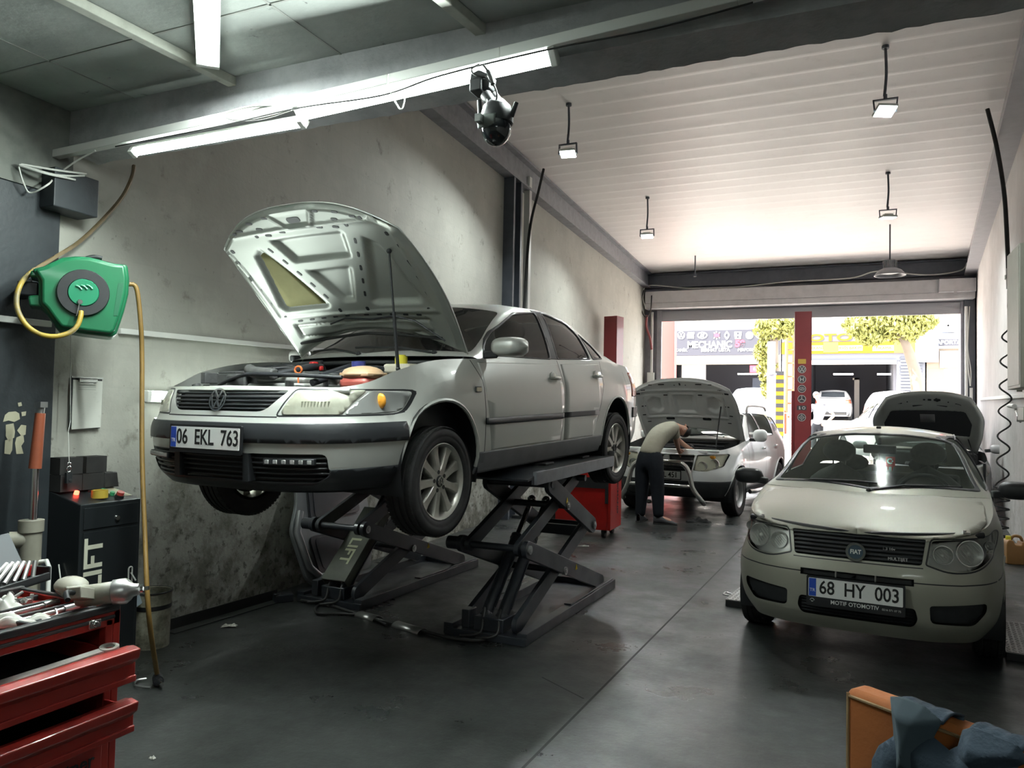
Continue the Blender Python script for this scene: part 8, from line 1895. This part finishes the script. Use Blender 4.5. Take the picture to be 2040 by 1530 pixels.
TX2('lettering', 'A', 1573, 676, .46, M_yel2, 1.5, .01); TX2('lettering', 'OTO', 1654, 673, .44, M_yel2, 1.9, .012); TX2('lettering', 'EKSPERTİZ', 1782, 677, .20, mat('orange lettering', (.8, .30, .06), .5), 1.2)
for s, px, w_ in (('MEKANİK', 1628, .85), ('SERVİS BAKIM', 1690, 1.2), ('YIKAMA', 1760, .9)):
    q = hy(px, 693.5, YF-.13); mb = MB(); mb.bx(q.x-off.x-w_/2, q.x-off.x+w_/2, YF-.135-off.y, YF-.12-off.y, q.z-off.z-.13, q.z-off.z+.13); o = mb.build('sign_tablet', mat('tan tablet', (.25, .17, .08), .6), yb); text('lettering', s, FT(q.x-off.x, q.z-off.z, YF-.136-off.y), .17, M_yel2, o, .003, sx=1.05)
for px in (1655, 1797, 1829): q = hy(px, 692, YF-.13); mb = MB(); mb.bx(q.x-off.x-.32, q.x-off.x+.32, YF-.14-off.y, YF-.12-off.y, q.z-off.z-.24, q.z-off.z+.24); mb.build('orange_square', mat('orange square', (.55, .17, .01), .5), yb)
for i, (px, py) in enumerate(((1680, 745.5), (1768, 745.5))):
    p = hy(px, py, YF+3); mb = MB(); mb.bx(-.45, .45, -.06, .06, -.04, .04); o = mb.build('tube_lamp', M_lit); o.location = p; tag(o, ('left', 'right')[i]+' lit tube lamp inside the yellow-signed workshop across the street', 'lamp')
p = hy(1707, 753, YF+5.4); mb = MB(); mb.bx(-.12, .12, -.1, .1, zS-p.z, 0); mb.bx(-.2, .12, -.1, .1, -.10, 0); o = mb.build('lift_post', mat('beige lift post', (.50, .45, .40), .6)); o.location = p; tag(o, 'beige lift post inside the yellow-signed workshop across the street', 'car lift')
# right hand building
x0, x1 = sx_(1846), 9.0; b = thing('building', 'pale building across the street at right with a blue sign and white lettering', 'building', ((x0+x1)/2, YF, zS)); off = Vector(((x0+x1)/2, YF, zS))
bpart(b, 'wall', M_cream, [bb(x0, sx_(1880), YF, YF+8, zS-.5, 6.8), bb(x0+.01, x1, YF-.015, YF+.4, 3.75, 6.79), bb(x0, x1, YF+8, YF+8.2, zS-.5, 6.8)]); bpart(b, 'interior', mat('tan interior', (.40, .35, .30), .9), [bb(x0, x1, YF+3, YF+3.1, zS-.4, 4.0)]); bpart(b, 'shutter', M_wht, [bb(sx_(1872), x1, YF-.06, YF, 3.75, 4.5)])
sg_ = bpart(b, 'sign_panel', mat('blue-grey sign', (.12, .15, .23), .6), [bb(sx_(1868), x1, YF-.12, YF-.02, 5.30, 5.98)], bevel=.01); bpart(b, 'name_panel', M_wht, [bb(sx_(1866), x1, YF-.10, YF-.02, 4.60, 5.28)])
mb = MB(); M_ = lg(1889, 655); stroke(mb, [(-.45, -.25), (0, .20), (.45, -.25)], .16, .006, M_); mb.build('chevron_mark', M_white, sg_); nb_ = bpart(b, 'name_strip', M_sgrey, [bb(sx_(1868), x1, YF-.13, YF-.09, 4.72, 5.0)]); sg_ = nb_
q = hy(1893, 674, YF-.14); text('lettering', 'KAPORTA BOYA', FT(q.x-off.x+.22, 4.86-off.z, YF-.132-off.y), .24, M_white, nb_, .004, bold=.008)
mb = MB(); mb.bx(-.45, .45, -.05, .05, -1.0, 1.0); o = mb.build('blue_banner', mat('blue banner', (.11, .15, .25), .6)); q = hy(1855, 680, YF-1); o.location = (q.x-.1, YF-.185, 5.0); tag(o, 'blue upright banner between the two buildings at right across the street', 'banner')
# poles and trees on the pavement
mb = MB(); pz = street_z(24); p = hy(1537, 700, 24); mb.cyl((0, 0, 0), (0, 0, 2.25), .13, n=18); mb.cyl((0, 0, 2.25), (0, 0, 2.3), .15, n=18); mb.cyl((0, 0, 2.3), (0, 0, 3.25), .115, n=18); o = mb.build('utility_pole', mat('pale pole paint', (.18, .187, .215), .7), smooth=40); o.location = (p.x, 24, pz); tag(o, 'white utility pole standing in the street behind the SUV', 'pole')
t = thing('striped_post', 'black and yellow striped post behind the white utility pole', 'post', (hy(1554, 700, 26).x, 26, street_z(26)))
mb = MB(); mb.bx(-.12, .12, -.12, .12, 0, 2.34); mb.mi = 1; [mb.bx(-.124, .124, -.124, .124, .26*i+.13, .26*i+.26) for i in range(9)]; mb.build('post_shaft', [M_yel2, M_black], t)
mb = MB(); mb.cyl((0, 0, 0), (0, 0, 4), .06); mb.cyl((.25, .1, 0), (.25, .1, 3.9), .05); [mb.bx(.0, .3, .02, .08, .6+.5*i, .66+.5*i) for i in range(6)]; o = mb.build('steel_ladder', mat('rusty orange metal', (.32, .09, .04), .8), smooth=40); o.location = (hy(1567, 700, 30).x, 30, street_z(30)); tag(o, 'rusty orange ladder frame beside the red lift post across the street', 'ladder')
mb = MB(); [mb.bx(.10*i, .10*i+.03, -.02, .02, 0, .9) for i in range(7)]; mb.bx(0, .65, -.03, .03, .86, .9); o = mb.build('railing', M_steel); o.location = (hy(1567, 840, 28).x-.3, 28, street_z(28)); tag(o, 'low grey railing seen left of the badged red lift post', 'railing')
M_leaf = mat('sunlit leaves', (.21, .21, .065), .7, spec=.1, noise=(3, .6, (.14, .155, .045))); M_bark = mat('pale bark', (.14, .115, .092), .9, spec=.1, noise=(5, .5, (.13, .105, .08)))
def tree(label, base, trunk_pts, blobs, n, seed, leaf=.11):
    r_ = random.Random(seed); t = thing('tree', label, 'tree', base); bs = Vector(base)
    mb = MB(); P = [Vector(p)-bs for p in trunk_pts]; P[0].z = -.05; mb.tube(catmull(P, 6), [lerp_tab([(0, .22), (1, .12)], i/(6*(len(P)-1))) for i in range(6*(len(P)-1)+1)], 12)
    for c_, rad in blobs[:4]: mb.tube([P[-1], P[-1].lerp(Vector(c_)-bs, .6)], [.08, .03], 7)
    mb.build('trunk', M_bark, t, smooth=60)
    mb = MB()
    for k in range(n):
        c_, rad = blobs[r_.randrange(len(blobs))]; d = Vector((r_.gauss(0, 1), r_.gauss(0, 1), r_.gauss(0, 1))).normalized()*(r_.random()**.4); p = Vector(c_)-bs+Vector((d.x*rad[0], d.y*rad[1], d.z*rad[2]))
        R_ = Euler((r_.uniform(0, 6), r_.uniform(0, 6), r_.uniform(0, 6))).to_matrix(); s_ = leaf*r_.uniform(.6, 1.2); q = [R_ @ Vector(v)*s_+p for v in ((-1, 0, 0), (0, -.45, .1), (1, 0, 0), (0, .45, .1))]; mb.add(q, [(0, 1, 2, 3)])
    mb.build('foliage', M_leaf, t, smooth=0); return t
yt = 29
b0 = Vector((hy(1835, 790, yt).x, yt, street_z(yt)))
tree('leafy yellow-green tree with pale trunk in front of the yellow sign', b0, [b0, hy(1826, 760, yt), hy(1815, 715, yt), hy(1806, 690, yt), hy(1795, 665, yt)], [(hy(1722, 650, yt), (.75, .8, .42)), (hy(1765, 645, yt), (.8, .8, .45)), (hy(1800, 655, yt), (.7, .7, .5)), (hy(1735, 672, yt), (.5, .6, .28)), (hy(1830, 640, yt), (.6, .6, .4)), (hy(1770, 630, yt), (1.2, .8, .5))], 5200, 2)
b0 = Vector((hy(1545, 800, 27).x, 27, street_z(27)))
tree('slim yellow-green tree behind the white utility pole', b0, [b0, hy(1543, 760, 27), hy(1541, 700, 27), hy(1543, 650, 27)], [(hy(1535, 655, 27), (.60, .5, .45)), (hy(1523, 700, 27), (.34, .4, .42)), (hy(1530, 735, 27), (.35, .4, .5)), (hy(1560, 650, 27), (.5, .5, .4)), (hy(1532, 775, 27), (.25, .3, .3))], 3400, 5)
# parked cars seen through the doorway
def parked(name, label, loc, rz, m, wm):
    r0 = thing(name, label, 'car', loc, (0, 0, rz))
    S2 = dict(S_COMPACT); c2 = Car(r0, S2); c2.arch(.85, .31, .35, well=False); c2.arch(3.3, .31, .35, well=False)
    win(c2, [(1.52, 1.06), (2.2, 1.07), (2.21, 1.41), (2.0, 1.39), (1.75, 1.25)], wm); win(c2, [(2.29, 1.07), (2.95, 1.09), (3.10, 1.33), (3.0, 1.39), (2.30, 1.41)], wm)
    WS = (Vector((1, 0, 0)), Vector((0, .82, .57)).normalized(), Vector((0, -.57, .82)).normalized()); u = lambda y, z: Vector((0, y, z)).dot(WS[1])
    c2.take(c2.cut([(-.1, u(1.10, 1.03)), (.69, u(1.38, 1.05)), (.54, u(1.95, 1.39)), (-.1, u(1.9, 1.42))], WS, .15, lambda q: q.y < 2.2 and q.z > 1.0), 'windshield', wm, -.002, solid=0, central=True)
    c2.take(c2.cut([(-.1, 1.10), (.52, 1.12), (.50, 1.36), (-.1, 1.38)], 'rear', .1, lambda q: q.y > 3.2 and q.z > 1.06), 'rear_window', wm, -.002, solid=0, central=True)
    c2.take(c2.cut([(.52, .80), (.80, .82), (.78, 1.0), (.55, .98)], 'rear', .1, lambda q: q.y > 3), 'tail_light', MATS['tail lamp red'], .004)
    c2.take(c2.cut([(-.1, .28), (.6, .28), (.6, .42), (-.1, .42)], 'rear', .1, lambda q: q.y > 3), 'bumper_insert', M_black, .004, central=True)
    c2.done(m)
    for y in (.85, 3.3):
        for sg in (1, -1): wheel(r0, (sg*.735, y, .305), .305, .19, .19, sg, ('steel', 8), plain=True)
    mb = MB(); mb.bx(-.72, .72, .3, 3.9, .22, .55); mb.build('underbody', M_black, r0)
    return r0
S_COMPACT = dict(S); S_COMPACT.update(hood=True, hoodz=[(0, .85), (.5, .97), (1.08, 1.03)], q=4, vq=2)
M_wp2 = mat('glossy white paint', (.30, .32, .345), .4, coat=.3)
M_gd = mat('dark car window', (.03, .035, .04), .08, coat=.5)
def gz(x, y): return street_z(y)
parked('parked_car', 'white parked car in the street just left of the open silver hood', (hy(1720, 830, 23.5).x, 21.6, gz(0, 23.5)-.02), pi+.35, M_wp2, M_gd)
parked('parked_car', 'white parked car farther back behind the open silver hood', (hy(1790, 830, 29).x, 27.2, gz(0, 29)+.02), pi-.1, mat('plain white paint', (.32, .32, .33), .4, coat=.3), M_gd)
parked('parked_car', 'pale silver car parked inside the yellow-signed workshop, seen from behind', (hy(1660, 830, YF+2).x, YF+4.8, zS), pi, mat('pale silver car paint', (.35, .34, .34), .45, .1, coat=.2), M_gd)
parked('parked_car', 'pale blue car parked in front of the grey workshop behind the SUV', (hy(1520, 800, 33).x, 31.5, street_z(33)), pi+.05, mat('pale blue car paint', (.28, .31, .345), .45, .1, coat=.2), M_gd)
